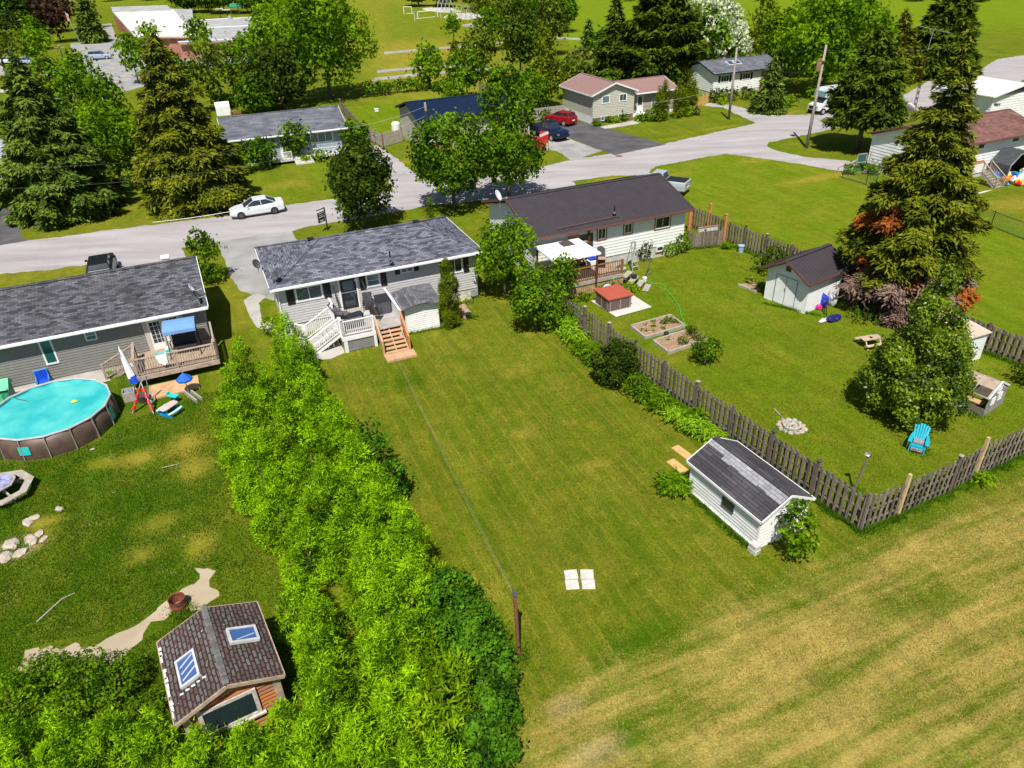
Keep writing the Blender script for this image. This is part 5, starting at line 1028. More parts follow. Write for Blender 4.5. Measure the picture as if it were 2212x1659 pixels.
for x, y, h_, r_, m_, lb in [(1405, 262, 1.7, 1.0, 'bright', 'ball shaped shrub before the brown brick wall'), (1388, 262, 1.0, .8, 'maple', 'small dark shrub at the door of the rose roofed house'), (1379, 262, .8, .5, 'lime', 'yellow shrub by the front walk'), (1315, 265, .8, .5, 'maple', 'small ball shrub between the low windows'), (1346, 262, .9, .6, 'maple', 'ball shrub near the right low window'), (1291, 272, .7, .6, 'maple', 'shrub at the corner of the sage wall'), (1330, 265, .6, .6, 'lime', 'pale plants below the sage wall'), (1232, 256, .6, .5, 'lime', 'low plants beside the red car'), (1500, 248, 1.2, 1.2, 'grey', 'pinkish flowering bed at the lawn corner'), (1484, 252, 1.4, .9, 'bright', 'shrub right of the narrow cedars'), (1548, 222, 2.0, 1.4, 'dark', 'dark yew under the left window of the white house'), (1580, 218, 1.9, 1.3, 'dark', 'dark yew between the windows of the white house'), (1612, 215, 1.8, 1.2, 'dark', 'dark yew under the right window of the white house'), (1560, 226, .6, .8, 'lime', 'lime ground plants beside the gravel driveway'), (1700, 230, 1.6, 1.6, 'bright', 'bright bush left of the motorhome'), (1760, 215, 2, 2, 'bright', 'bush behind the motorhome'), (1835, 375, 1.0, 1.2, 'bright', 'bushes inside the wire fence corner'), (1885, 375, 1.0, 1.4, 'maple', 'shrub at the foot of the white gable'), (2035, 400, 1.0, 1.0, 'bright', 'green plants beside the wooden stairs'), (1180, 262, 1.5, 1.0, 'maple', 'shrub behind the red car')]:
 shrub(lb, x, y, h_, r_, m_, int(x + y), leaf=None)
hp = [(470, 233, 545, 228), (760, 205, 900, 192), (860, 196, 960, 190)]
for k in range(11):
 t_ = k / 10; x = 470 + t_ * 75;
for k, (x, y) in enumerate([(478, 232), (500, 230), (522, 228), (545, 226), (800, 208), (830, 205), (858, 201), (885, 198), (912, 196), (960, 196)]):
 shrub(['hedge bush behind the white garden shed', 'second hedge bush right of the garden shed', 'third hedge bush right of the garden shed', 'hedge bush at the left foot of the dark round maple', 'hedge bush in the shade of the huge ash', 'second hedge bush right of the huge ash', 'third hedge bush right of the huge ash', 'fourth hedge bush right of the huge ash', 'hedge bush touching the round bright tree', 'hedge bush right of the round bright tree'][k], x, y, 2.2, 2.0, 'maple' if k > 3 else 'bright', 400 + k, name='hedge_bush', cat='hedge', group='hedge bushes behind the far back yards')
leafy('purple_maple', 'dark purple leaved maple beside the school', 'tree', 132, 92, 12.5, 4.6, 'oval', 'purple', 420, zb=1.6, dens=.6)
conifer('blue_spruce', 'greyish spruce near the flag at the school', 'spruce', 205, 92, 12, 3.2, 'blue', 421, gap=.3)
leafy('tree', 'bare looking grey tree behind the greyish spruce', 'tree', 190, 62, 12, 4.5, 'oval', 'grey', 422, dens=.35, zb=2)
leafy('locust_tree', 'spreading yellow green locust at the top left', 'tree', 20, 175, 9, 6.5, 'round', 'olive', 423, zb=3.5, dens=.4, bs=.7)
leafy('locust_tree', 'yellow green locust behind the blue green spruce', 'tree', 85, 150, 8, 4.5, 'round', 'bright', 424, zb=2, dens=.4, bs=.8)
BG = [leafy('forest_tree', 'far broadleaf tree in the treeline behind the school', 'tree', 0, 0, 12, 6, 'round', 'dark', 430, leaf=.75, dens=.62, at=(-170, 300), group='far treeline behind the school and field'),
      leafy('forest_tree', 'far broadleaf tree in the treeline behind the school', 'tree', 0, 0, 13, 6, 'oval', 'maple', 431, leaf=.75, dens=.62, at=(-155, 310), group='far treeline behind the school and field'),
      leafy('forest_tree', 'far broadleaf tree in the treeline behind the school', 'tree', 0, 0, 11, 6, 'round', 'olive', 432, leaf=.75, dens=.62, at=(-140, 305), group='far treeline behind the school and field')]
rb = random.Random(5)
def bgrow(a, b, n, dy=6, s=(.8, 1.2), lab=None):
 pa, pb = G(*a), G(*b)
 for k in range(n):
  p = pa.lerp(pb, (k + rb.random() * .6) / n); src = BG[rb.choice((0, 0, 1, 1, 2))]
  dup(src, (p.x + rb.uniform(-dy, dy), p.y + rb.uniform(-dy, dy), 0), rb.uniform(0, 6.28), rb.uniform(*s), lab)
bgrow((-60, 92), (105, 66), 13, 6, (.8, 1.1), 'dark tree in the grove at the top left corner'); bgrow((-60, 125), (60, 108), 6, 5, (.6, .9), 'dark tree in the lower row of the top left grove')
bgrow((380, 27), (720, 34), 15, 5, (.7, 1.0), 'dark tree behind the flat school roofs'); bgrow((240, 2), (760, -2), 12, 8, (.8, 1.1), 'dark tree at the top edge beyond the school')
bgrow((860, 12), (1190, 24), 15, 5, (.5, .8), 'dark tree behind the playground swings'); bgrow((1050, 40), (1200, 70), 8, 5, (.5, .8), 'dark tree right of the playground'); bgrow((1240, 5), (1500, -6), 5, 6, (.3, .5), 'low tree at the top edge of the meadow'); bgrow((1900, -2), (2212, 4), 7, 5, (.4, .6), 'low dark tree at the top right edge of the meadow')
bgrow((1740, 100), (1850, 60), 3, 4, (.5, .7), 'tree behind the huge green maple')
for o_ in BG: o_.location.x -= 30
# fences
M_WOOD = mat('weathered_fence_wood', (.075, .055, .045), .9, 0, 0, 5, c2=(.26, .215, .17), tone=True, bump=.3)
M_WOODL = mat('pale_weathered_wood', (.28, .24, .20), .9, 0, .22, 4, tone=False, c2=(.42, .38, .33))
M_TAN = mat('new_tan_wood', (.50, .30, .17), .8, 0, .12, 4); M_ORG = mat('orange_stained_wood', (.50, .20, .07), .8, 0, .12, 4); M_PALE = mat('pale_pine_wood', (.55, .40, .20), .8, 0, .1, 4)
M_BRN = mat('brown_stained_wood', (.20, .10, .045), .8, 0, .2, 4)
W = W_['white']
def board_fence(name, label, pts, H=1.6, bay=2.44, newposts=(), seed=1, pick=.118, gap=.085, both=True, m=M_WOOD, postm=M_WOOD, caps=True, jag=.04):
 rg = random.Random(seed); P = [Vector(G(*p)) for p in pts]
 root = thing(name, label, 'fence', P[0]); ninx = 0
 for a, b in zip(P[:-1], P[1:]):
  d = b - a; L = d.length; d.normalize(); nb = max(1, round(L / bay)); bl = L / nb; n = Vector((d.y, -d.x, 0)); rz = math.atan2(d.y, d.x)
  for k in range(nb):
   o = a - P[0] + d * (k * bl); Mx = Matrix.Translation(o) @ Matrix.Rotation(rz, 4, 'Z'); mb = MB(); mb.tone = rg.uniform(.2, .6)
   for z in (.35, H * .55, H - .28): mb.box(0, bl, -.02, .02, z, z + .09, Mx)
   x = .04; i = 0; lean = rg.uniform(-.02, .02)
   while x < bl - pick:
    mb.tone = rg.uniform(0, 1) ** 1.5; h = H + rg.uniform(-jag, jag); sd = -.045 if (i % 2 or not both) else .045
    z0_ = rg.uniform(.03, .1); w_ = pick; Mp = Mx @ Matrix.Translation((x + w_ / 2, sd, z0_)) @ Matrix.Rotation(lean + rg.uniform(-.012, .012), 4, 'Y')
    vs = [Mp @ Vector(q) for q in ((-w_ / 2, -.01, 0), (w_ / 2, -.01, 0), (w_ / 2, .01, 0), (-w_ / 2, .01, 0), (-w_ / 2, -.01, h - z0_ - .05), (w_ / 2, -.01, h - z0_ - .05), (w_ / 2, .01, h - z0_ - .05), (-w_ / 2, .01, h - z0_ - .05), (-w_ / 3, -.01, h - z0_ - .02), (w_ / 3, -.01, h - z0_ - .02), (w_ / 3, .01, h - z0_ - .02), (-w_ / 3, .01, h - z0_ - .02))]
    mb.add(vs, [(0, 1, 5, 4), (1, 2, 6, 5), (2, 3, 7, 6), (3, 0, 4, 7), (4, 5, 9, 8), (5, 6, 10, 9), (6, 7, 11, 10), (7, 4, 8, 11), (8, 9, 10, 11)])
    x += pick * (.5 if both else 1) + gap * (.5 if both else .35); i += 1
    if both: x += pick * .42
   mb.build('fence_panel', m, root)
   pm = MB(); ninx += 1; new = ninx in newposts; hh = H + (.38 if new else .16); pw = .12; pm.tone = .15
   pm.box(-pw / 2, pw / 2, -pw / 2, pw / 2, -.1, hh, Mx)
   p = pm.build('post', (M_PALE if new else postm), root)
   if caps and rg.random() < .6 and not new: c = MB(); c.box(-.09, .09, -.09, .09, hh, hh + .06, Mx); c.build('cap', W_['dgrey'] if rg.random() < .6 else M_WOODL, p, bevel=.02)
 o = P[-1] - P[0]; pm = MB(); pm.box(o.x - .06, o.x + .06, o.y - .06, o.y + .06, 0, H + .16); pm.build('post', postm, root)
 return root
board_fence('board_fence', 'weathered board fence between the back lawn and the hot tub yard', [(1215, 690), (1500, 894), (1857, 1147)], 1.7, seed=2)
board_fence('board_fence', 'weathered board fence with new pale posts along the dry field', [(1857, 1147), (1938, 1114), (2048, 1064), (2103, 1032), (2212, 981), (2330, 925)], 1.75, 2.3, newposts=(2, 4, 6), seed=3)
board_fence('board_fence', 'grey board fence behind the barn and the pear tree', [(1563, 520), (1650, 556), (2121, 757), (2212, 792), (2330, 840)], 1.6, seed=4)
board_fence('board_fence', 'short run of pale board fence behind the white bungalow corner', [(1492, 492), (1527, 505), (1563, 520)], 1.7, 2.2, seed=5, postm=M_ORG, caps=False)
board_fence('board_fence', 'grey picket gate panel closing the gap by the white bungalow', [(1484, 537), (1556, 530)], 1.25, 1.7, seed=6, pick=.1, gap=.08, both=False, caps=False, jag=.08)
for px_, py_, h_, lb in ((1562, 523, 2.15, 'orange gate post at the end of the picket gate'), (1530, 494, 2.0, 'orange fence post behind the picket gate'), (1487, 500, 2.0, 'orange fence post at the white house corner')):
 t = thing('gate_post', lb, 'post', G(px_, py_), R(20)); mb = MB(); mb.box(-.09, .09, -.09, .09, -.05, h_); mb.build('post', M_ORG, t, bevel=.01); mb = MB(); mb.box(-.11, .11, -.11, .11, h_ + .002, h_ + .05); mb.build('cap', M_ORG, t)
board_fence('board_fence', 'dark rail fence along the green back yard', [(738, 243), (785, 298)], 1.6, 2.4, seed=8, pick=.12, gap=.3)
board_fence('board_fence', 'brown board fence between slate and blue roofed houses', [(786, 298), (828, 318), (870, 306)], 1.5, 2.2, seed=9, m=M_WOODL, postm=M_BRN, both=False)
board_fence('board_fence', 'grey fence behind the red car', [(1150, 262), (1218, 254)], 1.6, 2.2, seed=10, m=M_WOODL, both=False)
board_fence('board_fence', 'dark fence at the back of the far green yard', [(1085, 208), (1035, 196)], 1.3, 2.2, seed=12)
board_fence('picket_fence', 'yellow new picket fence beside the white house', [(1497, 236), (1517, 228), (1534, 220)], 1.3, 1.8, seed=11, m=mat('yellow_pine', (.62, .40, .12), .8, 0, .1), postm=mat('yellow_pine', (.62, .40, .12)), both=False, pick=.14, gap=.25, caps=False)
def chain_fence(label, pts, H=1.2, m=None):
 P = [Vector(G(*p)) for p in pts]; root = thing('chain_link_fence', label, 'fence', P[0])
 gm = W_['dgrey']
 for a, b in zip(P[:-1], P[1:]):
  a, b = a - P[0], b - P[0]; d = b - a; n = max(1, round(d.length / 3)); mb = MB()
  up = Vector((0, 0, 1)); mb.beam(a + up * H, b + up * H, .04); mb.beam(a + up * .06, b + up * .06, .012)
  k = 0; L = d.length; s = .22
  while k * s < L + H:
   x0_, x1_ = k * s, k * s - H
   for (xa, za, xb, zb) in ((x0_, 0, x1_, H), (x1_, 0, x0_, H)):
    t0, t1 = 0, 1
    if xa != xb:
     ta, tb = (0 - xa) / (xb - xa), (L - xa) / (xb - xa); t0 = max(t0, min(ta, tb)); t1 = min(t1, max(ta, tb))
    if t1 > t0: mb.beam(a + d / L * (xa + (xb - xa) * t0) + up * (za + (zb - za) * t0), a + d / L * (xa + (xb - xa) * t1) + up * (za + (zb - za) * t1), .010)
   k += 1
  mb.build('mesh', gm, root)
  for k in range(n + 1): q = a + d * (k / n); mb = MB(); mb.tube([q, q + up * (H + .12)], .035, 6); mb.build('post', gm, root)
 return root
chain_fence('low wire fence across the right lawn', [(2060, 455), (2140, 490), (2212, 518), (2300, 550)], 1.2)
chain_fence('wire fence enclosure at the white gable', [(1819, 385), (1870, 400), (1890, 408)], 1.3);
t = thing('dog_kennel_panel', 'leaning green mesh panels at the white gable wall', 'fence', G(1846, 372), R(15))
mb = MB()
for a, b in (((0, 0, 0), (0, 0, 1.7)), ((1.0, 0, 0), (1.0, 0, 1.7)), ((0, 0, 1.7), (1.0, 0, 1.7)), ((0, 0, .9), (1.0, 0, .9)), ((-1.6, .4, .5), (0, 0, 1.2)), ((-1.6, .4, .0), (-1.6, .4, .5)), ((1.35, -.1, 0), (1.35, -.1, 1.8))): mb.beam(a, b, .07)
mb.build('frame', M_WOODL, t); mb = MB(); mb.box(.02, .98, -.01, .01, .05, 1.65); mb.build('mesh', mat('green_mesh', (.02, .10, .09), .7), t)
# sheds
g = G(1488, 1061); rot = -63.5
S1 = h = House('garden_shed', 'white garden shed with patched dark shingle roof beside the fence', 'shed', (g.x, g.y), rot, 3.98, 2.45, 1.5)
h.walls(W, .0, pitch=.16, gables={'r': .56, 'l': .56}); rf = h.gable_roof(shingle_mat('shingle_shed', (.045, .042, .05), (.085, .08, .088), .9, .15, (.02, .018, .02)), .14, .72, z=1.58, or_=.16, gutter=False, th=.06)
mb = MB(); sl = .72 / (1.225 + .14); a0, a1 = -.14, 4.1
def rp(x, y): return (x, y, 1.58 + (y + .14) * sl + .012)
yy0, yy1 = .70, 1.20
x = a0; rg_ = random.Random(3)
while x < a1:
 xe = min(a1, x + .5); y0_ = yy0 + (.0 if x > .5 else .18) + rg_.choice((0, 0, .0, .05)); mb.quad(rp(x, y0_), rp(xe, y0_), rp(xe, yy1), rp(x, yy1)); x = xe
mb.build('ridge_patch', shingle_mat('shingle_new_grey', (.24, .24, .26), (.33, .33, .35), .32, .16, (.15, .15, .16)), rf, uv=uvroof)
h.window(T(2, 2, 1832, 1040), T(2, 2, 1945, 1010), mull=0, trim=.03, rect=(1.95, 2.62, .75, 1.2), frame='dgrey')
mb = MB(); mb.box(-.05, 4.0, -.09, -.02, 0, .16); mb.build('sill_beam', W, h.o)
mb = MB(); mb.box(3.98, 4.02, .8, 1.6, .08, 1.45); mb.build('door', W, h.o)
t = thing('concrete_block', 'concrete blocks stacked at the shed corner', 'block', G(1628, 1192), R(-60)); mb = MB(); mb.box(-.2, .2, -.15, .15, 0, .2); mb.box(-.19, .17, -.13, .16, .205, .4); mb.build('block', W_['conc'], t, bevel=.01)
for (x, y), rz, lb in zip(((2, 2, 1475, 600), (2, 2, 1440, 715)) and ((T(2, 2, 1485, 600)), (T(2, 2, 1445, 722))), (-60, -60), ('upper orange plywood sheet lying at the white shed', 'lower orange plywood sheet lying at the white shed')):
 g = G(x, y); t = thing('plywood_sheet', lb, 'plywood', g, R(rz), 'plywood sheets at the shed'); mb = MB(); mb.box(-.62, .5, -.22, .22, .0, .03); mb.build('board', mat('plywood', (.52, .33, .12), .8, 0, .12, 6), t)
g = G(1651, 643)
h = House('barn_shed', 'small white barn with dark metal roof under the tall spruce', 'shed', (g.x, g.y), -56, 3.0, 3.3, 2.08)
h.walls(W, .0, pitch=.14, gables={'f': .85, 'b': .85}); h.gable_roof(W_['metd'], .3, 1.02, z=2.14, axis='y', or_=.52, fascia=W_['brown'], gutter=False, th=.08, ribs=.3)
mb = MB(); mb.box(1.25, 1.6, -.06, 0, 2.3, 2.62); f = mb.build('window', W_['brown'], h.o); mb = MB(); mb.box(1.3, 1.55, -.07, -.061, 2.35, 2.57); mb.build('pane', W_['glass'], f)
mb = MB(); lap(mb, (.7, -.03), (2.2, -.03), .08, 1.9, .14); d = mb.build('door', W, h.o)
mb = MB()
for a, b in (((.68, .05), (.68, 1.92)), ((1.45, .05), (1.45, 1.92)), ((2.22, .05), (2.22, 1.92)), ((.68, 1.92), (2.22, 1.92))): mb.beam((a[0], -.056, a[1]), (b[0], -.056, b[1]), .02)
mb.beam((1.4, -.07, .95), (1.4, -.07, 1.15), .03); mb.build('door_seam', W_['dgrey'], d)
g = G(2079, 786); h = House('storage_shed', 'white shed with flat tan roof behind the pear tree', 'shed', (g.x, g.y), 22, 1.3, 2.6, 1.6)
mb = MB(); mb.box(0, 1.3, 0, 2.6, 0, 1.62); mb.build('wall', W, h.o)
mb = MB(); k = .15
while k < 1.3: mb.box(k - .006, k + .006, -.008, 0, .05, 1.6); k += .3
mb.build('panel_seam', W_['cream'], h.o)
mb = MB(); mb.add([(-.1, -.12, 1.66), (1.42, -.12, 1.66), (1.42, 2.7, 1.86), (-.1, 2.7, 1.86), (-.1, -.12, 1.6), (1.42, -.12, 1.6), (1.42, 2.7, 1.8), (-.1, 2.7, 1.8)], [(0, 1, 2, 3), (7, 6, 5, 4), (0, 4, 5, 1), (1, 5, 6, 2), (2, 6, 7, 3), (3, 7, 4, 0)])
for k in range(1, 4): mb.beam((k * .34, -.12, 1.67), (k * .34, 2.7, 1.87), .03, .02)
mb.build('roof', mat('tan_roof', (.55, .43, .33), .8, 0, .1), h.o)
t = thing('resin_shed', 'small white resin shed with arched roof behind the slate roof', 'shed', G(484, 247), R(20), None, .8)
mb = MB(); prof = [(-1.1, 0), (-1.1, 1.5), (-.8, 1.95), (0, 2.15), (.8, 1.95), (1.1, 1.5), (1.1, 0)]
mb.loft([[(-1.2, y, z) for y, z in prof], [(1.2, y, z) for y, z in prof]]); mb.build('wall', W, t)
mb = MB(); mb.box(1.2, 1.24, -.5, .5, 0, 1.7); mb.build('door', W_['cream'], t)
t = thing('firewood_pile', 'dark clutter pile beside the white resin shed', 'wood pile', G(513, 247), R(20)); mb = MB()
for k in range(12): mb.tube([(-.8 + (k % 6) * .3, -.4, .12 + (k // 6) * .25), (-.8 + (k % 6) * .3, .4, .12 + (k // 6) * .25)], .13, 7)
mb.build('logs', M_BRN, t)
az = -30.5; rot = 29.5; pk = G(488.3, 1479.6, 2.75)
ux = Vector((math.cos(R(rot)), math.sin(R(rot)), 0)); uy = Vector((-ux.y, ux.x, 0)); Wd, Dp = 2.55, 2.75
o = Vector((pk.x, pk.y, 0)) - ux * Wd / 2 + uy * .28
h = House('log_cabin', 'small log cabin with mossy patched roof and two skylights', 'cabin', (o.x, o.y), rot, Wd, Dp, 2.08)
M_LOG = mat('orange_log', (.42, .13, .03), .7, 0, 0, 3, c2=(.24, .12, .07), tone=True, stretch=(.3, 2, 2)); LOGE = mat('log_trim', (.38, .28, .20), .8, 0, .2, 4)
mb = MB(); z = .1; rg_ = random.Random(4)
while z < 2.1:
 mb.tone = rg_.choice((0, .1, .3, .7, 1))
 for a, b in (((0, 0), (Wd, 0)), ((Wd, 0), (Wd, Dp)), ((Wd, Dp), (0, Dp)), ((0, Dp), (0, 0))): mb.tube([(a[0], a[1], z), (b[0], b[1], z)], .085, 8)
 z += .155
mb.tone = .2; mb.add([(0, .02, 2.05), (Wd, .02, 2.05), (Wd / 2, .02, 2.7), (0, -.03, 2.05), (Wd, -.03, 2.05), (Wd / 2, -.03, 2.7)], [(0, 1, 2), (5, 4, 3), (3, 4, 1, 0), (4, 5, 2, 1), (5, 3, 0, 2)])
mb.build('wall', M_LOG, h.o)
for cx, cy in ((0, 0), (Wd, 0), (Wd, Dp), (0, Dp)): mb = MB(); mb.box(cx - .11, cx + .11, cy - .11, cy + .11, 0, 2.1); mb.build('corner_post', LOGE, h.o)
mb = MB(); mb.box(.30, 1.95, -.14, -.09, .85, .95); mb.box(.30, 1.95, -.14, -.09, 1.82, 1.94); mb.box(.3, .42, -.138, -.09, .95, 1.82); mb.box(1.83, 1.95, -.138, -.09, .95, 1.82); mb.box(.2, 2.05, -.2, -.09, .78, .848)
f = mb.build('window', mat('peeling_white', (.66, .62, .58), .8, 0, 0, 9, c2=(.34, .27, .22)), h.o); mb = MB(); mb.box(.40, 1.85, -.11, -.095, .93, 1.84); mb.build('pane', glass_mat('cabin_glass', (.02, .035, .04), .12), f)
M_CR = shingle_mat('shingle_cabin', (.095, .052, .045), (.135, .13, .12), .30, .13, (.03, .02, .018), ((.55, .53, .52), 5.5, .70), .03)
RZ_ = .62; ov = .26; x0, x1 = -ov, Wd + ov; xm = Wd / 2; y0, y1 = -.3, Dp + .2; zE, zR = 2.16, 2.78
mb = MB()
nx_, ny_ = 10, 14; rg_ = random.Random(8)
for (xa, za, xb, zb) in ((x0, zE, xm, zR), (x1, zE, xm, zR)):
 vs = []; fs = []
 for j in range(ny_ + 1):
  for i in range(nx_ + 1):
   t_ = i / nx_; vs.append((xa + (xb - xa) * t_, y0 + (y1 - y0) * j / ny_, za + (zb - za) * t_ + rg_.uniform(-.008, .012)))
 for j in range(ny_):
  for i in range(nx_): q = j * (nx_ + 1) + i; fs.append((q, q + 1, q + nx_ + 2, q + nx_ + 1))
 mb.add(vs, fs)
rf = mb.build('roof', M_CR, h.o, uv=lambda co, n: (co.y, co.x / .9))
mb = MB()
for (xa, xb) in ((x0, xm), (x1, xm)):
 mb.beam((xa, y0 - .02, zE - .07), (xb, y0 - .02, zR - .07), .035, .13); mb.beam((xa, y1 + .02, zE - .07), (xb, y1 + .02, zR - .07), .035, .13)
mb.beam((x0 - .015, y0, zE - .06), (x0 - .015, y1, zE - .06), .03, .13); mb.beam((x1 + .015, y0, zE - .06), (x1 + .015, y1, zE - .06), .03, .13)
mb.build('fascia', LOGE, rf)
mb = MB(); k = y0; rg_ = random.Random(2)    # ridge shingles
while k < y1 - .1:
 s_ = rg_.uniform(-.01, .02); mb.tone = rg_.random()
 mb.add([(xm - .02, k, zR + .03 + s_), (xm + .10, k, zR + .0 + s_), (xm + .10, k + .17, zR - .01 + s_), (xm - .02, k + .17, zR + .02 + s_), (xm - .08, k, zR + .0 + s_), (xm - .08, k + .17, zR - .01 + s_)], [(0, 1, 2, 3), (4, 0, 3, 5)]); k += .15
mb.build('ridge_cap', mat('ridge_shingle', (.08, .075, .07), .9, 0, 0, 8, c2=(.15, .155, .14), tone=True), rf)
sa = math.atan((zR - zE) / (xm - x0))
for cx, cy, w_, l_, s_ in ((.42, 1.12, .50, .92, 1), (2.1, 1.5, .74, .50, -1)):
 zc = zE + ((cx - x0) if s_ > 0 else (x1 - cx)) * math.tan(sa) + .06; Mx = Matrix.Translation((cx, cy, zc)) @ Matrix.Rotation(-sa * s_, 4, 'Y')
 mb = MB(); mb.box(-w_ / 2 - .07, w_ / 2 + .07, -l_ / 2 - .07, -l_ / 2, -.06, .05, Mx); mb.box(-w_ / 2 - .07, w_ / 2 + .07, l_ / 2, l_ / 2 + .07, -.06, .05, Mx); mb.box(-w_ / 2 - .07, -w_ / 2, -l_ / 2, l_ / 2, -.06, .048, Mx); mb.box(w_ / 2, w_ / 2 + .07, -l_ / 2, l_ / 2, -.06, .048, Mx)
 sk = mb.build('skylight', mat('skylight_frame', (.50, .50, .50), .6, 0, .1), rf); mb = MB(); mb.box(-w_ / 2, w_ / 2, -l_ / 2, l_ / 2, -.02, .02, Mx); mb.build('pane', glass_mat('sky_glass2', (.05, .11, .28), .06), sk)
 mb = MB()
 for j in range(3):
  if s_ > 0: a, b = (-w_ * .42, -l_ * .35 + j * l_ * .27, .024), (w_ * .45, -l_ * .12 + j * l_ * .27, .024)
  else: a, b = (-w_ * .3, -l_ * .38 + j * .02, .024), (w_ * .45, -l_ * .05, .024)
  if s_ > 0 or j == 0: mb.beam(Mx @ Vector(a), Mx @ Vector(b), .045, .004)
 mb.build('inner_beam', mat('pale_beam', (.42, .42, .52), .6), sk)
mb = MB()
for k in range(11): y_ = y0 + .1 + k * .27 + rg_.uniform(-.1, .1); mb.box(x0 + .0, x0 + rg_.uniform(.02, .13), y_, y_ + rg_.uniform(.05, .32), zE + .02, zE + .035)
for k in range(5): y_ = .45 ; x_ = .05 + k * .17; mb.box(x_, x_ + .13, y_ - .02, y_ + .04, zE + (x_ - x0) * math.tan(sa) + .03, zE + (x_ - x0) * math.tan(sa) + .045)
mb.build('torn_flashing', mat('white_flashing', (.62, .62, .62), .8, 0, .15), rf)
P_ = MH.wld(6.75, -2.95); h = House('garden_shed', 'white lean-to shed with patched dark roof beside the deck', 'shed', (P_.x, P_.y), math.degrees(MH.rot), 2.05, 1.75, 1.75)
h.walls(W, 0, pitch=.13, gables={'f': .18})
mb = MB(); q = [(-.28, -.32), (2.25, -.32), (2.25, 1.95), (-.28, 1.95)]; zz_ = [1.78, 1.82, 2.1, 2.02]; mb.add([(a, b, c) for (a, b), c in zip(q, zz_)] + [(1.0, -.34, 1.98), (1.0, 1.95, 2.2)] + [(a, b, c - .07) for (a, b), c in zip(q, zz_)] + [(1.0, -.34, 1.91), (1.0, 1.95, 2.13)], [(0, 4, 5, 3), (4, 1, 2, 5), (6, 9, 11, 10), (10, 11, 8, 7), (0, 6, 10, 4), (4, 10, 7, 1), (1, 7, 8, 2), (3, 9, 6, 0), (2, 8, 11, 5), (5, 11, 9, 3)])
mb.build('roof', shingle_mat('shingle_leanto', (.075, .075, .085), (.17, .175, .19), .5, .16, (.05, .05, .055)), h.o, uv=uvroof)
mb = MB(); mb.beam((.72, -.03, .05), (.72, -.03, 1.7), .02); mb.beam((1.62, -.03, .05), (1.62, -.03, 1.7), .02); mb.beam((1.18, -.05, 1.0), (1.18, -.05, 1.12), .03); mb.build('door_seam', W_['cream'], h.o)
# deck of the grey bungalow
M_DECKG = mat('grey_deck_boards', (.24, .20, .19), .8, 0, 0, 2.2, c2=(.46, .43, .41), stretch=(1, 6, 1)); M_LAT = W_['dgrey']
dk = thing('deck', 'raised deck with white railings and two stairs behind the grey bungalow', 'deck', MH.wld(0, 0), MH.rot)
mb = MB(); k = 2.8;
while k < 6.28: mb.box(k, min(k + .135, 6.3), -3.65, -.03, DECK - .035, DECK); k += .142
fl_ = mb.build('floor', M_DECKG, dk)
mb = MB(); mb.box(2.78, 4.72, -3.72, -3.66, DECK - .26, DECK - .02); mb.box(2.72, 2.785, -3.7, -.03, DECK - .26, DECK - .02); mb.box(6.3, 6.36, -3.7, -.03, DECK - .26, DECK - .02); mb.build('rim_board', W, dk)
for a_, b_ in ((2.8, 3.0), (4.56, 4.72), (6.1, 6.3)): mb = MB(); mb.box(a_, b_, -3.71, -3.51, 0, DECK - .26); mb.build('leg', W, dk)
mb = MB(); mb.box(3.0, 4.56, -3.66, -3.62, .04, DECK - .262); mb.box(2.8, 2.84, -3.5, -.1, .04, DECK - .262); mb.build('skirt_panel', mat('grey_skirt', (.20, .20, .21), .7, 0, .08), dk)
railing(dk, [(2.84, -3.6, DECK), (4.62, -3.6, DECK)], .92, W, .115, .13)
railing(dk, [(2.84, -3.05, DECK), (2.84, -3.6, DECK)], .92, W, .115, .13)
mb = MB(); mb.box(2.80, 2.86, -1.02, -.05, DECK, DECK + .95); mb.box(2.77, 2.89, -1.02, -.05, DECK + .95, DECK + 1.0); mb.build('side_panel', W, dk)
mb = MB(); mb.box(6.28, 6.35, -3.6, -.05, DECK - .25, DECK + .88); mb.box(6.25, 6.38, -3.62, -.05, DECK + .88, DECK + .93); mb.build('side_panel', W, dk)
def stair(parent, P0, d, s, W2, rise, run, n, m, mr=None, name='stairs', open_=True, tread=.04, stm=None):
 """P0 top edge centre, d horizontal direction of descent, s side direction"""
 mb = MB(); P0, d, s = Vector(P0), Vector(d), Vector(s)
 for k in range(1, n + 1):
  c = P0 + d * (run * (k - .5)) - Vector((0, 0, rise * k)); mb.beam(c - s * W2, c + s * W2, run * .92, tread, up=(0, 0, 1)) if False else None
  a = c - s * W2 - d * run * .48; b = c + s * W2 - d * run * .48; e = c + s * W2 + d * run * .48; f_ = c - s * W2 + d * run * .48; dz = Vector((0, 0, tread))
  mb.add([a, b, e, f_, a - dz, b - dz, e - dz, f_ - dz], [(0, 1, 2, 3), (7, 6, 5, 4), (0, 4, 5, 1), (1, 5, 6, 2), (2, 6, 7, 3), (3, 7, 4, 0)])
 st = mb.build('treads', m, parent)
 mb = MB()
 for w_ in (-W2 + .02, 0, W2 - .02):
  mb.beam(P0 + s * w_ - Vector((0, 0, .14)), P0 + d * run * n + s * w_ - Vector((0, 0, rise * n + .1)), .05, .22)
 mb.build('stringer', stm or m, st)
 return st
stair(dk, (2.78, -2.05, DECK), (-1, 0, 0), (0, 1, 0), .95, .17, .29, 6, M_CONC if False else mat('grey_tread', (.35, .34, .33), .8), stm=W)
for y_ in (-1.05, -3.05): railing(dk, [(2.78, y_, DECK), (1.0, y_, .0)], .95, W, .115, .12)
stair(dk, (5.5, -3.66, DECK), (0, -1, 0), (1, 0, 0), .72, .145, .25, 6, M_TAN)
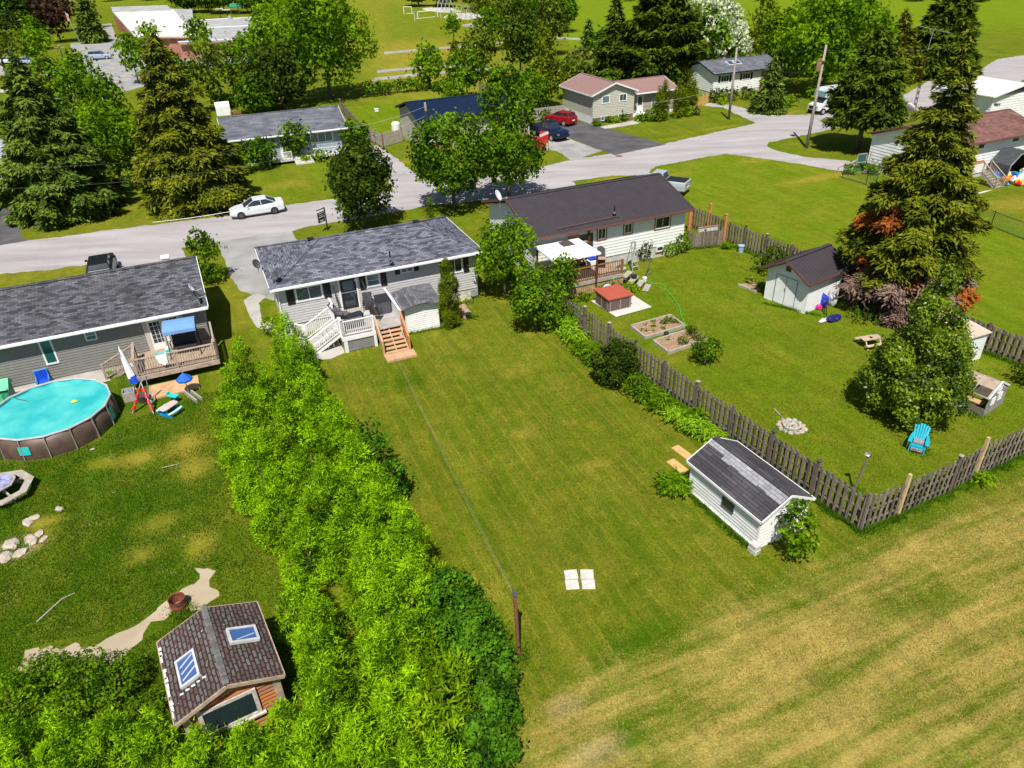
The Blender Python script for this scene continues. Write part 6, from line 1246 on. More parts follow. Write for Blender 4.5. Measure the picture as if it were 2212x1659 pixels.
mb = MB(); mb.box(4.7, 6.45, -5.95, -5.2, .0, .13); mb.build('platform', M_TAN, dk)
for x_ in (4.74, 6.28):
 mb = MB(); mb.beam((x_, -3.62, DECK + .95), (x_, -5.15, .95), .11, .045)
 mb.box(x_ - .05, x_ + .05, -5.2, -5.1, 0, 1.0)
 for k in range(7): y_ = -3.75 - k * .2; zt_ = DECK + .93 + (y_ + 3.62) / 1.53 * (DECK); mb.box(x_ - .02, x_ + .02, y_ - .075, y_ + .075, max(.1, zt_ - .8), zt_)
 mb.build('stair_rail', M_ORG if x_ > 5 else M_TAN, dk)
railing(dk, [(.25, 1.0, 0), (.25, -.2, 0), (.9, -1.05, 0)], 1.0, W, .12, .1)
M_SLING = mat('black_sling', (.03, .028, .032), .7); M_CANE = mat('dark_cane', (.05, .038, .032), .7)
def patio_chair(label, p, rz, recl=0.25, m=M_SLING, group=None, foot=False, sc=1):
 t = thing('patio_chair', label, 'chair', p, rz, group, sc)
 mb = MB()
 for x in (-.27, .27):
  mb.tube([(x, -.28, .0), (x, -.26, .42), (x, .25, .40), (x, .28 + .0, 0)], .018, 6); mb.tube([(x, .2, .40), (x, .28 + recl * .8, 1.0)], .018, 6); mb.tube([(x, -.26, .42), (x, -.24, .64), (x, .3, .64)], .018, 6)
 mb.build('frame', W_['black'], t)
 mb = MB(); mb.box(-.25, .25, -.27, .24, .40, .425); mb.build('seat', m, t)
 mb = MB(); mb.beam((0, .22, .42), (0, .30 + recl * .8, 1.02), .5, .025, up=(0, 1, 0)); mb.build('backrest', m, t)
 if foot: mb = MB(); mb.beam((0, -.28, .42), (0, -.85, .25), .48, .03); mb.build('foot_rest', m, t);
 return t
F_ = lambda x, y, z=0: MH.wld(x, y, z + DECK)
patio_chair('reclining black lounge chair beside the white stair top', F_(3.25, -1.25), MH.rot + R(55), .5, mat('grey_sling', (.12, .115, .12), .7), foot=True)
patio_chair('black sling chair between the door and the dark cooler', F_(5.0, -.75), MH.rot + R(-15), .2)
patio_chair('black wicker chair at the top of the tan stairs', F_(5.15, -2.25), MH.rot + R(150), .15, M_CANE)
t = thing('deck_box', 'tall dark grey deck box against the white parapet', 'storage box', F_(5.83, -1.2), MH.rot); mb = MB(); mb.box(-.38, .38, -.55, .5, 0, .82); mb.build('body', mat('charcoal_resin', (.07, .072, .082), .6), t, bevel=.02); mb = MB(); mb.box(-.41, .41, -.58, .53, .83, .9); mb.build('lid', mat('dark_lid', (.022, .024, .03), .5), t, bevel=.02)
t = thing('coffee_table', 'low black table in the middle of the deck', 'table', F_(3.95, -1.75), MH.rot + R(10)); mb = MB(); mb.box(-.5, .5, -.3, .3, .36, .4); mb.build('table_top', mat('dark_lid', (.02, .02, .03)), t)
for a in (-.42, .42):
 for b in (-.24, .24): mb = MB(); mb.box(a - .03, a + .03, b - .03, b + .03, 0, .36); mb.build('leg', W_['black'], t)
t = thing('storage_bench', 'grey storage bench beside the low black table', 'bench', F_(3.75, -2.5), MH.rot + R(5)); mb = MB(); mb.box(-.6, .5, -.3, .2, 0, .4); mb.build('body', W_['dgrey'], t, bevel=.02); mb = MB(); mb.box(-.62, .52, -.32, .22, .402, .44); mb.build('lid', mat('grey_sling', (.12, .115, .12)), t)
t = thing('doormat', 'pale striped mat on the deck before the black door', 'mat', F_(4.3, -1.0), MH.rot); mb = MB(); mb.box(-.7, .8, -.35, .25, .004, .02); mb.build('mat', mat('striped_mat', (.45, .45, .45), .9, 0, .3, 20, stretch=(8, .3, 1)), t)
t = thing('patio_umbrella', 'closed dark umbrella leaning on the grey siding', 'umbrella', F_(3.35, -.3), MH.rot); mb = MB(); mb.tube([(0, 0, 0), (-.15, .2, 1.7)], .02, 6); mb.build('pole', W_['black'], t); mb = MB(); mb.tube([(-.04, .06, .7), (-.15, .2, 1.75)], [.07, .02], 8); mb.build('canopy', W_['dgrey'], t)
def bicycle(label, p, rz, col, sc=1, lean=.15):
 t = thing('bicycle', label, 'bicycle', p, rz, None, sc); fm = mat('bike_' + str(col), col, .4)
 for x in (-.5, .5):
  mb = MB(); n = 20
  ring = [Vector((x + .33 * math.cos(a * 2 * math.pi / n), lean * (.33 + .33 * math.sin(a * 2 * math.pi / n)), .34 + .33 * math.sin(a * 2 * math.pi / n))) for a in range(n + 1)]; mb.tube(ring, .022, 6, False)
  for a in range(0, n, 2): mb.tube([ring[a], (x, lean * .33, .34)], .004, 3, False)
  mb.build('wheel', W_['black'], t)
 L = lambda x, z: (x, lean * z, z); mb = MB()
 for a, b in ((L(-.5, .34), L(-.1, .32)), (L(-.1, .32), L(-.22, .82)), (L(-.2, .72), L(.35, .75)), (L(-.1, .32), L(.36, .68)), (L(-.5, .34), L(-.2, .72)), (L(.35, .85), L(.5, .34))): mb.tube([a, b], .024, 6)
 mb.build('frame', fm, t); mb = MB(); mb.tube([(.3, -.26 + lean, .95), (.36, lean * .9, .9), (.3, .26 + lean, .95)], .016, 6); mb.build('handlebar', W_['black'], t)
 mb = MB(); mb.box(-.34, -.1, -.06 + lean * .83, .06 + lean * .83, .82, .88); mb.build('saddle', W_['black'], t, bevel=.02)
 return t
bicycle('small lime yellow bicycle lying against the grey house wall', MH.wld(11.2, -.7), MH.rot + R(-8), (.55, .62, .12), .85)
sheet('path', [T(1, 1, 1755, 970), T(1, 1, 1800, 968), T(1, 1, 1850, 1030), T(1, 1, 1895, 1075), T(1, 1, 1840, 1100), T(1, 1, 1790, 1090)], mat('red_paver', (.36, .24, .18), .9, 0, .15, 3), .01, .03, .3, 5, label='reddish paver pad beside the columnar cedar')
t = thing('flower_pot', 'black pot with a small plant on the reddish pavers', 'pot', G(*T(1, 1, 1838, 1090))); mb = MB(); mb.lathe([(.16, 0), (.22, .3), (.24, .32), (.2, .3)], 14); mb.build('pot', W_['black'], t); shrub('spiky green plant beside the black pot', *T(1, 1, 1880, 1090), .4, .4, 'bright', 601, name='plant', cat='plant', blades=60)
for k, (x, y) in enumerate(((1232, 1240), (1264, 1240), (1232, 1264), (1265, 1265))):
 pass
gc = G(1252, 1251.5)
for k, (dx, dy) in enumerate(((-.30, .25), (.30, .24), (-.30, -.25), (.30, -.26))):
 t = thing('paving_stone', ['upper left stone of the four pale paving stones on the lawn', 'upper right stone of the four pale paving stones on the lawn', 'lower left stone of the four pale paving stones on the lawn', 'lower right stone of the four pale paving stones on the lawn'][k], 'paving stone', (gc.x + dx, gc.y + dy, 0), R((3, -4, 2, -2)[k]), 'four paving stones set in the lawn'); mb = MB(); mb.box(-.245, .245, -.235, .235, -.02, .025); mb.build('stone', mat('paving_grey', (.52, .49, .45), .9, 0, .12, 7), t, bevel=.012)
t = thing('clothes_post', 'rusty leaning steel post at the lawn end of the clothes line', 'post', G(1121, 1418), 0); top = G(1098, 1240, 3.05); b0 = G(1121, 1418); mb = MB(); mb.tube([(0, 0, -.1), (-.06, .06, 2.85)], .062, 10); mb.build('post', mat('rusty_steel', (.20, .075, .045), .7, 0, .3, 8), t); mb = MB(); mb.beam((-.06, .06, 2.83), (-.12, .3, 2.86), .05); mb.lathe([(.02, 0), (.10, .01), (.10, .04), (.02, .05)], 10, (-.06, .06, 2.86)); mb.build('pulley', W_['dgrey'], t)
def wire(name, label, a, b, sag, r=.012, m='alu', group=None):
 a, b = Vector(a), Vector(b); t = thing(name, label, 'wire', a, 0, group); mb = MB(); n = 24; mb.tube([(b - a) * (k / n) + Vector((0, 0, -sag * 4 * (k / n) * (1 - k / n))) for k in range(n + 1)], r, 5); mb.build('cable', W_[m] if isinstance(m, str) else m, t); return t
pt = G(1121, 1418) + Vector((-.06, .06, 2.88)); hh_ = MH.wld(3.6, -3.6, DECK + 1.0)
wire('clothes_line', 'upper strand of the clothes line over the back lawn', pt, MH.wld(4.9, -.4, 3.0), .35, .003, 'alu', 'clothes line strands'); wire('clothes_line', 'lower strand of the clothes line over the back lawn', pt - Vector((0, 0, .12)), MH.wld(4.9, -.4, 2.85), .45, .003, 'alu', 'clothes line strands')
t = thing('clothes_post', 'thin weathered pole inside the fence corner', 'post', G(1843, 1062)); mb = MB(); mb.tube([(0, 0, 0), (.22, -.05, 2.1)], .045, 8); mb.build('post', M_WOOD, t); mb = MB(); mb.lathe([(.1, 0), (.12, .02), (.1, .04)], 12, (.12, -.08, 2.0)); mb.build('pulley', W_['alu'], t)
# pool yard
M_POOL = mat('pool_wall', (.10, .062, .048), .5, 0, .2, 1.5); M_TEAL = mat('turquoise_plastic', (.03, .50, .48), .4, 0, .04)
pc = Vector((-23.09, 30.88, 0)); PR = 2.76
t = thing('swimming_pool', 'round above ground pool with turquoise water and brown frame', 'pool', pc, 0); mb = MB(); n = 48
mb.lathe([(PR * 1.03, .0), (PR * 1.04, .5), (PR, 1.12), (PR - .02, 1.12), (PR * 1.0 - .02, .02)], n, cap=False); mb.build('wall', M_POOL, t, smooth=True)
mb = MB(); mb.lathe([(PR - .025, 1.14), (PR - .03, .1), (.05, .08)], n, cap=False); mb.build('liner', mat('pool_liner', (.10, .55, .56), .6, 0, .05, 1), t)
wm, nt, b = new_mat('pool_water'); b.inputs['Base Color'].default_value = (.035, .50, .50, 1); b.inputs['Roughness'].default_value = .12
tc = nd(nt, 'ShaderNodeTexCoord'); no = nd(nt, 'ShaderNodeTexNoise'); no.inputs['Scale'].default_value = .8; no.inputs['Detail'].default_value = 5; nt.links.new(tc.outputs['Object'], no.inputs[0]); mx = nd(nt, 'ShaderNodeMix', data_type='RGBA'); mx.inputs['A'].default_value = (.018, .38, .40, 1); mx.inputs['B'].default_value = (.09, .52, .49, 1)
r_ = nd(nt, 'ShaderNodeMapRange'); r_.inputs[1].default_value = .35; r_.inputs[2].default_value = .65; nt.links.new(no.outputs[0], r_.inputs[0]); nt.links.new(r_.outputs[0], mx.inputs['Factor']); nt.links.new(mx.outputs['Result'], b.inputs['Base Color'])
n2 = nd(nt, 'ShaderNodeTexNoise'); n2.inputs['Scale'].default_value = 6; nt.links.new(tc.outputs['Object'], n2.inputs[0]); bp = nd(nt, 'ShaderNodeBump'); bp.inputs['Strength'].default_value = .15; bp.inputs['Distance'].default_value = .03; nt.links.new(n2.outputs[0], bp.inputs['Height']); nt.links.new(bp.outputs[0], b.inputs['Normal'])
mb = MB(); mb.lathe([(.001, 1.03), (PR - .03, 1.03)], n, cap=False); mb.build('water', wm, t)
mb = MB(); nseg = 16
for k in range(nseg):
 a, b_ = 2 * math.pi * k / nseg, 2 * math.pi * (k + 1) / nseg; mb.tube([(PR * math.cos(a) * 1.01, PR * math.sin(a) * 1.01, 1.16), (PR * math.cos(b_) * 1.01, PR * math.sin(b_) * 1.01, 1.16)], .055, 8)
mb.build('rim', mat('pool_rim', (.42, .42, .42), .5, 0, .08), t)
for k in range(nseg):
 a = 2 * math.pi * k / nseg; mb = MB(); d = Vector((math.cos(a), math.sin(a), 0)); mb.beam(d * (PR + .06) + Vector((0, 0, 1.12)), d * (PR + .13), .07, .05, up=(-d.y, d.x, 0)); mb.build('leg', mat('pool_leg', (.26, .22, .20), .5), t)
for a0, a1, z0_, z1_ in ((-1.62, -1.44, .35, .8), (-.02, .13, .25, .95)):
 mb = MB(); pts = []
 for k in range(5): a = a0 + (a1 - a0) * k / 4; pts.append((a, 0))
 vs = []
 for a, _ in pts: r0 = PR * 1.045 + .02; vs += [(r0 * math.cos(a), r0 * math.sin(a), z0_), (PR * 1.03 + .025) and ((PR * 1.03 + .02) * math.cos(a), (PR * 1.03 + .02) * math.sin(a), z1_)]
 mb.add(vs, [(2 * k, 2 * k + 2, 2 * k + 3, 2 * k + 1) for k in range(4)]); mb.build('patch', M_TEAL, t)
t = thing('pool_float', 'tiny yellow green toy floating in the pool', 'toy', (pc.x + .3, pc.y + .45, 1.05)); g = G(160, 868, 1.05); t.location = g; mb = MB(); mb.lathe([(.02, 0), (.14, .02), (.12, .06), (.02, .09)], 12); mb.box(-.05, .22, -.03, .03, .02, .06); mb.build('body', mat('toy_yellow', (.55, .6, .1)), t, smooth=False)
t = thing('hose', 'dark hose hanging into the pool', 'hose', G(12, 836, 1.18)); mb = MB(); o_ = G(12, 836, 1.18); mb.tube([G(12, 836, 1.18) - o_, G(22, 851, 1.06) - o_, G(35, 861, 1.06) - o_, G(62, 867, 1.045) - o_], .02, 6); mb.build('hose', W_['dgrey'], t)
M_BLUE = mat('blue_plastic', (.01, .08, .62), .4, 0, .1, 2)
t = thing('pool_cover_roll', 'rolled blue tarpaulin lying between house and pool', 'tarpaulin', G(150, 806), R(22), None, 1.25); mb = MB(); mb.tube([(-.8, 0, .26), (-.2, .02, .27), (.35, 0, .25), (.75, 0, .28)], [.20, .24, .25, .22], 12); mb.build('roll', M_BLUE, t, smooth=True); mb = MB(); mb.tube([(-.6, -.28, .12), (.7, -.30, .14)], .13, 8); mb.build('fold', M_BLUE, t, smooth=True)
t = thing('childs_playhouse', 'small green plastic playhouse behind the pool at the left edge', 'playhouse', G(8, 874), R(20)); gm = mat('green_plastic', (.03, .30, .15), .5, 0, .1); gl = mat('light_green_plastic', (.10, .50, .26), .5, 0, .08)
mb = MB(); mb.box(-.6, .6, -.5, .5, 0, 1.1); mb.build('wall', gm, t, bevel=.04); mb = MB(); mb.add([(-.7, -.6, 1.1), (.7, -.6, 1.1), (.7, 0, 1.5), (-.7, 0, 1.5), (.7, .6, 1.1), (-.7, .6, 1.1)], [(0, 1, 2, 3), (3, 2, 4, 5), (1, 4, 2), (0, 3, 5)]); mb.build('roof', gl, t); mb = MB(); mb.box(-.28, .28, -.53, -.5, .35, .85); mb.build('window', gl, t, bevel=.02)
t = thing('lawn_chair', 'blue folding chair behind the pool rim', 'chair', G(100, 838), R(30)); mb = MB()
for a, b_ in (((-.3, -.3, 0), (-.3, -.3, .6)), ((.3, -.3, 0), (.3, -.3, .6)), ((-.3, .3, 0), (-.3, .3, 1.0)), ((.3, .3, 0), (.3, .3, 1.0)), ((-.3, -.3, .6), (-.3, .3, .6)), ((.3, -.3, .6), (.3, .3, .6)), ((-.3, .3, 1), (.3, .3, 1))): mb.tube([a, b_], .035, 6)
mb.build('frame', mat('sky_blue_plastic', (.08, .28, .62), .5), t); mb = MB(); mb.box(-.28, .28, -.28, .28, .38, .43); mb.build('seat', M_BLUE, t); mb = MB(); mb.box(-.28, .28, .27, .32, .45, .95); mb.build('backrest', M_BLUE, t)
t = thing('broom', 'wooden handled net leaning on the wall behind the pool', 'tool', G(50, 832), 0); mb = MB(); mb.tube([(0, -.3, 0), (-.5, .35, 1.5)], .025, 6); mb.build('handle', M_BRN, t); mb = MB(); mb.box(-.6, -.42, .3, .4, 1.45, 1.7); mb.build('head', M_PALE, t)
sheet('patio', [(-60, 850), (0, 833), (110, 812), (225, 793), (232, 812), (240, 822), (200, 830), (100, 840), (0, 880), (-60, 890)], M_CONC, .006, .05, .4, 31, label='narrow worn concrete strip between dark house and pool')
M_OAK = mat('grey_brown_deck_wood', (.26, .19, .14), .9, 0, 0, 4, c2=(.46, .38, .32)); LH_ = lambda x, y, z=0: LH.wld(LH.L - 15 + x + 14 - 14 + 0, y, z)
ld = thing('deck', 'weathered wooden deck with slatted railing behind the dark bungalow', 'deck', LH.wld(0, 0), LH.rot); LD = LHD
mb = MB(); k = 12.0
while k < LH.L + .2: mb.box(k, k + .135, -2.95, -.05, LD - .04, LD); k += .143
mb.build('floor', mat('pale_deck_boards', (.36, .27, .19), .8, 0, .15, 3), ld)
mb = MB(); mb.box(12.0, LH.L + .25, -3.02, -2.96, LD - .25, LD - .01); mb.box(11.94, 11.99, -3.0, -.05, LD - .25, LD - .01); mb.build('rim_board', M_OAK, ld)
railing(ld, [(12.05, -.85, LD), (12.05, -2.92, LD), (14.1, -2.92, LD), (LH.L + .2, -2.92, LD)], 1.0, M_OAK, .125, .11, top=.14); railing(ld, [(LH.L + .2, -2.92, LD), (LH.L + .2, -.1, LD)], 1.0, M_OAK, .125, .11)
stair(ld, (11.98, -.5, LD), (-1, 0, 0), (0, 1, 0), .42, .15, .30, 5, M_OAK)
railing(ld, [(11.98, -.92, LD), (10.25, -1.0, 0)], .95, M_OAK, .12, .11)
mb = MB(); mb.box(11.5, 11.95, -1.6, -1.1, 0, .75); mb.build('stair_skirt', M_CONC, ld)
t = thing('canopy_swing', 'garden swing with sky blue canopy on the wooden deck', 'swing', LH.wld(LH.L - 1.35, -1.15, LD), LH.rot + R(-4))
M_SKY = mat('sky_blue_canvas', (.13, .27, .52), .8, 0, .06, 3); mb = MB(); prof = [(-.75, 1.55), (-.72, 1.72), (-.35, 1.9), (0, 1.97), (.35, 1.94), (.6, 1.85)]
mb.add([(x, y, z) for x in (-.85, .85) for y, z in prof], [(k, k + 1, k + 7, k + 6) for k in range(5)]); mb.add([(-.85, y, z) for y, z in prof], [(0, 1, 2, 3, 4, 5)]); mb.add([(.85, y, z) for y, z in prof], [(0, 1, 2, 3, 4, 5)]); mb.build('canopy', M_SKY, t)
mb = MB()
for x in (-.8, .8): mb.tube([(x, -.65, 0), (x, 0, 1.9), (x, .6, 0)], .03, 6); mb.tube([(x * .8, -.1, 1.85), (x * .72, -.1, .55)], .012, 5)
mb.tube([(-.8, 0, 1.9), (.8, 0, 1.9)], .03, 6); mb.build('frame', W_['black'], t); mb = MB(); mb.box(-.62, .62, -.35, .2, .42, .5); mb.build('seat', M_SLING, t); mb = MB(); mb.beam((0, .22, .45), (0, .38, 1.0), 1.24, .06, up=(0, 1, 0)); mb.build('backrest', M_SLING, t)
t = thing('towel', 'white towel hanging over the deck rail', 'towel', LH.wld(13.45, -2.95, LD + 1.02), LH.rot); mb = MB(); mb.box(-.28, .28, -.08, .07, .0, .05); mb.add([(-.28, -.085, .05), (.28, -.085, .05), (.24, -.12, -.5), (.05, -.13, -.62), (-.22, -.11, -.4), (-.28, -.07, .02), (.28, -.07, .02), (.24, -.10, -.5), (.05, -.11, -.62), (-.22, -.09, -.4)], [(0, 1, 2, 3, 4), (9, 8, 7, 6, 5)]); mb.build('cloth', mat('white_cloth', (.78, .80, .80), .9), t); mb = MB(); mb.box(-.3, .2, -.09, .08, .052, .09); mb.build('stripe', mat('aqua_cloth', (.10, .45, .55), .9), t)
t = thing('toy_box', 'small turquoise and white toy on the deck before the french doors', 'toy', LH.wld(LH.L - 2.3, -1.0, LD), LH.rot); mb = MB(); mb.box(-.15, .15, -.12, .12, 0, .3); mb.build('body', M_TEAL, t, bevel=.02); mb = MB(); mb.box(-.13, .13, -.1, .1, .3, .48); mb.build('lid', W, t, bevel=.03)
t = thing('child_figure', 'white bundle of clothes hanging on the swing frame', 'clothes', LH.wld(LH.L - 2.1, -.75, LD + .6), LH.rot); t.name = 'hanging_clothes'; mb = MB(); mb.lathe([(.05, 0), (.12, .15), (.1, .4), (.06, .7), (.02, .85)], 8); mb.build('cloth', mat('white_cloth', (.78, .80, .80)), t)
t = thing('plywood_platform', 'orange plywood platform on the ground below the wooden deck', 'platform', LH.wld(13.7, -3.25), LH.rot); mb = MB(); mb.box(-1.2, 1.25, -1.25, .22, 0, .1); mb.build('board', mat('plywood_warm', (.50, .31, .16), .8, 0, .14, 2.5), t); mb = MB(); mb.box(-1.28, -1.21, -1.25, .2, 0, .12); mb.build('edge', M_WOODL, t)
t = thing('patio_umbrella', 'closed white and blue umbrella leaning by the deck corner', 'umbrella', LH.wld(11.75, -2.9, 0), LH.rot); mb = MB(); mb.tube([(0, 0, 0), (-.15, .2, 2.6)], .03, 6); mb.build('pole', W, t); mb = MB(); mb.tube([(.0, .03, .75), (-.04, .08, 1.1), (-.13, .18, 2.2), (-.15, .2, 2.5)], [.22, .20, .10, .03], 9); mb.build('canopy', mat('white_cloth', (.78, .80, .80)), t); mb = MB(); mb.tube([(.06, -.02, .45), (.0, .03, .85)], [.26, .2], 9); mb.build('skirt', M_BLUE, t); mb = MB(); mb.tube([(-.06, .0, .9), (-.2, .1, 2.3)], .02, 5); mb.build('strap', W_['black'], t)
t = thing('patio_umbrella', 'open royal blue umbrella at the hedge beside the plywood platform', 'umbrella', G(408, 850), LH.rot); mb = MB(); ns = 8; h0, h1 = .95, 1.3; R0 = .42
mb.add([(0, 0, h1)] + [(R0 * math.cos(2 * math.pi * k / ns), R0 * math.sin(2 * math.pi * k / ns), h0) for k in range(ns)] + [(R0 * .98 * math.cos(2 * math.pi * k / ns), R0 * .98 * math.sin(2 * math.pi * k / ns), h0 - .1) for k in range(ns)], [(0, 1 + k, 1 + (k + 1) % ns) for k in range(ns)] + [(1 + k, 9 + k, 9 + (k + 1) % ns, 1 + (k + 1) % ns) for k in range(ns)]); mb.build('canopy', mat('royal_blue_canvas', (.01, .11, .50), .8, 0, .08), t); mb = MB(); mb.tube([(0, 0, 0), (0, 0, h1 + .05)], .025, 6); mb.build('pole', W_['alu'], t)
t = thing('sandbox_frame', 'narrow grey timber frame beside the blue umbrella', 'frame', G(402, 852), LH.rot + R(-68)); mb = MB(); mb.beam((-.1, 0, .1), (1.3, 0, .1), .08, .2); mb.beam((-.1, .28, .1), (1.3, .28, .1), .08, .2); mb.build('boards', M_WOODL, t)
t = thing('pool_ladder', 'aluminium A-frame pool ladder with red treads on the grass', 'ladder', G(306, 880), LH.rot + R(-8)); o_ = G(306, 880); mb = MB(); L4 = [(G(287, 895), G(318, 806, 1.9)), (G(330, 893), G(300, 830, 1.2))]
apex = G(304, 826, 1.45); legs = [(G(286, 893, .02), 'a'), (G(332, 894, .02), 'b')]
rot_inv = Matrix.Rotation(-(LH.rot + R(-8)), 4, 'Z')
for g_, _ in legs: mb.tube([rot_inv @ (g_ - o_), rot_inv @ (apex - o_)], .028, 6)
a2 = G(322, 866, .02); mb.tube([rot_inv @ (a2 - o_), rot_inv @ (G(316, 812, 1.5) - o_)], .028, 6); mb.tube([rot_inv @ (apex - o_), rot_inv @ (G(316, 812, 1.5) - o_)], .028, 6)
mb.build('frame', W_['alu'], t); rm = mat('red_plastic', (.60, .015, .02), .4)
for g_, _ in legs:
 for k in range(4):
  p = g_.lerp(apex, .18 + .19 * k); d = (apex - g_).normalized(); mb = MB(); mb.tube([rot_inv @ (p - d * .1 - o_), rot_inv @ (p + d * .12 - o_)], [.09, .07], 8); mb.build('tread', rm, t)
t = thing('wooden_crate', 'grey wooden crate box at the foot of the ladder', 'crate', G(283, 862), LH.rot); mb = MB(); mb.box(-.3, .3, -.28, -.24, 0, .55); mb.box(-.3, .3, .24, .28, 0, .55); mb.box(-.3, -.26, -.24, .24, 0, .55); mb.box(.26, .3, -.24, .24, 0, .55); mb.build('box', M_WOODL, t); mb = MB(); mb.box(-.22, .2, -.2, .2, .25, .45); mb.build('contents', mat('mixed_toys', (.12, .2, .32), .6, 0, .6, 9), t)
t = thing('planter_tub', 'dark round tub with weeds beside the ladder', 'tub', G(311, 866), 0); mb = MB(); mb.lathe([(.26, 0), (.34, .38), (.3, .36), (.02, .3)], 16); mb.build('tub', mat('dark_brown_tub', (.07, .04, .03), .7), t)
t = thing('ball', 'pale blue ball beside the red ladder treads', 'ball', G(325, 869, .14)); mb = MB(); mb.lathe([(.001, -.14), (.08, -.115), (.13, -.05), (.14, 0), (.13, .05), (.08, .115), (.001, .14)], 14); mb.build('ball', mat('pale_blue_ball', (.12, .30, .42), .5), t, smooth=True)
t = thing('water_table', 'turquoise plastic toy sink on a blue stand', 'toy', G(379, 868), R(-20)); mb = MB(); mb.box(-.3, .26, -.16, .16, .34, .43); mb.build('basin', M_TEAL, t, bevel=.03); mb = MB(); mb.box(-.07, .07, -.07, .07, 0, .34); mb.build('leg', mat('azure_plastic', (.01, .25, .60), .4), t, bevel=.01); mb = MB(); mb.box(-.38, -.28, -.1, .1, .4, .56); mb.build('tap', M_TEAL, t, bevel=.02)
t = thing('childs_picnic_table', 'small plastic picnic table with pink top and blue legs', 'picnic table', G(369, 893), R(65)); mb = MB(); mb.prism([(-.5, -.15), (-.38, -.24), (.38, -.24), (.5, -.15), (.5, .15), (.38, .24), (-.38, .24), (-.5, .15)], .44, .49); mb.build('table_top', mat('pink_plastic', (.62, .44, .40), .5), t, bevel=.01)
for s_ in (-1, 1):
 mb = MB(); pts = [(-.45, s_ * .34), (-.2, s_ * .38), (.2, s_ * .38), (.45, s_ * .34), (.42, s_ * .50), (.2, s_ * .55), (-.2, s_ * .55), (-.42, s_ * .50)]; mb.prism(pts, .26, .31); mb.build('bench', mat('mint_plastic', (.38, .62, .55), .5), t, bevel=.01)
for x_ in (-.32, .32): mb = MB(); mb.box(x_ - .04, x_ + .04, -.48, .48, .0, .12); mb.box(x_ - .04, x_ + .04, -.2, .2, .12, .44); mb.box(x_ - .04, x_ + .04, -.46, -.36, .12, .26); mb.box(x_ - .04, x_ + .04, .36, .46, .12, .26); mb.build('leg', mat('azure_plastic', (.01, .20, .62), .4), t, bevel=.01)
t = thing('octagonal_picnic_table', 'octagonal grey wood picnic table with blue cloth at the left edge', 'picnic table', G(8, 1072), R(12)); wm = M_WOODL
def octp(r, a0=22.5): return [(r * math.cos(R(a0 + 45 * k)), r * math.sin(R(a0 + 45 * k))) for k in range(8)]
P1, P2 = octp(.98), octp(1.34); mb = MB()
for k in range(8): a, b_, c, d = P1[k], P1[(k + 1) % 8], P2[(k + 1) % 8], P2[k]; mb.add([(*a, .45), (*b_, .45), (*c, .45), (*d, .45), (*a, .40), (*b_, .40), (*c, .40), (*d, .40)], [(0, 1, 2, 3), (7, 6, 5, 4), (3, 2, 6, 7), (0, 4, 5, 1)])
mb.build('bench', wm, t); mb = MB(); mb.prism(octp(.72), .70, .75); mb.build('table_top', wm, t)
for k in range(4): a = R(k * 90 + 45); mb = MB(); mb.beam((.25 * math.cos(a), .25 * math.sin(a), .7), (1.1 * math.cos(a), 1.1 * math.sin(a), .0), .07, .09); mb.beam((0, 0, .36), (1.25 * math.cos(a), 1.25 * math.sin(a), .38), .07, .07); mb.build('leg', wm, t)
mb = MB(); mb.prism(octp(.62), .756, .762); mb.build('cloth', mat('blue_white_cloth', (.01, .02, .20), .8, 0, 0, 2.5, c2=(.55, .58, .72)), t)
rg_ = random.Random(9)
def rock(label, px_, py_, r, group=None, m=None, flat=.35):
 t = thing('rock', label, 'rock', G(px_, py_), rg_.uniform(0, 6), group); bm = bmesh.new(); bmesh.ops.create_icosphere(bm, subdivisions=2, radius=1)
 for v in bm.verts: k = 1 + rg_.uniform(-.18, .18); v.co = Vector((v.co.x * r * k, v.co.y * r * .7 * k, max(-.3, v.co.z) * r * flat * k + r * flat * .25))
 me = bpy.data.meshes.new('stone'); bm.to_mesh(me); bm.free(); me.materials.append(m or mat('limestone', (.42, .36, .30), .9, 0, .15, 5, bump=.4)); link('stone', me, t); return t
for k, (x, y, r) in enumerate(((128, 1100, .22), (72, 1120, .26), (60, 1130, .3), (25, 1178, .42), (68, 1168, .38), (85, 1155, .25), (12, 1205, .35), (200, 971, .13), (45, 1195, .3), (95, 1165, .2))):
 rock(['pale rock in the grass right of the octagonal table', 'flat rock below the octagonal table', 'broad flat rock below the octagonal table', 'large flat stone slab at the left edge', 'big pale stone right of the slab', 'stone above the big pale one', 'lowest stone at the left edge', 'lone pale stone right of the pool', 'stone between slab and big pale stone', 'small stone at the right of the stone heap'][k], x, y, r, 'stones in the pool yard')
M_RUST = mat('rusted_drum', (.17, .05, .025), .75, 0, .35, 6)
t = thing('fire_barrel', 'rusty cut down fire drum on the dirt path', 'barrel', G(388, 1312)); mb = MB(); mb.lathe([(.285, 0), (.29, .2), (.305, .215), (.29, .23), (.29, .47), (.3, .48), (.27, .47), (.265, .05), (.01, .04)], 28); mb.build('drum', M_RUST, t, smooth=False); mb = MB(); mb.lathe([(.01, .1), (.2, .07), (.26, .05)], 12); mb.build('ash', mat('ash', (.30, .22, .18), .9), t)
def stick(label, pts, r):
 o_ = G(*pts[0]); t = thing('stick', label, 'branch', o_); mb = MB(); mb.tube([G(*p) - o_ + Vector((0, 0, .04)) for p in pts], [r, r * .8, r * .5][:len(pts)] if len(pts) == 3 else r, 6); mb.build('branch', M_WOODL, t)
stick('long pale stick lying in the pool yard grass', [(80, 1345), (130, 1290), (163, 1322 - 45)] and [(80, 1345), (135, 1295), (163, 1322 - 40)][:3], .03)
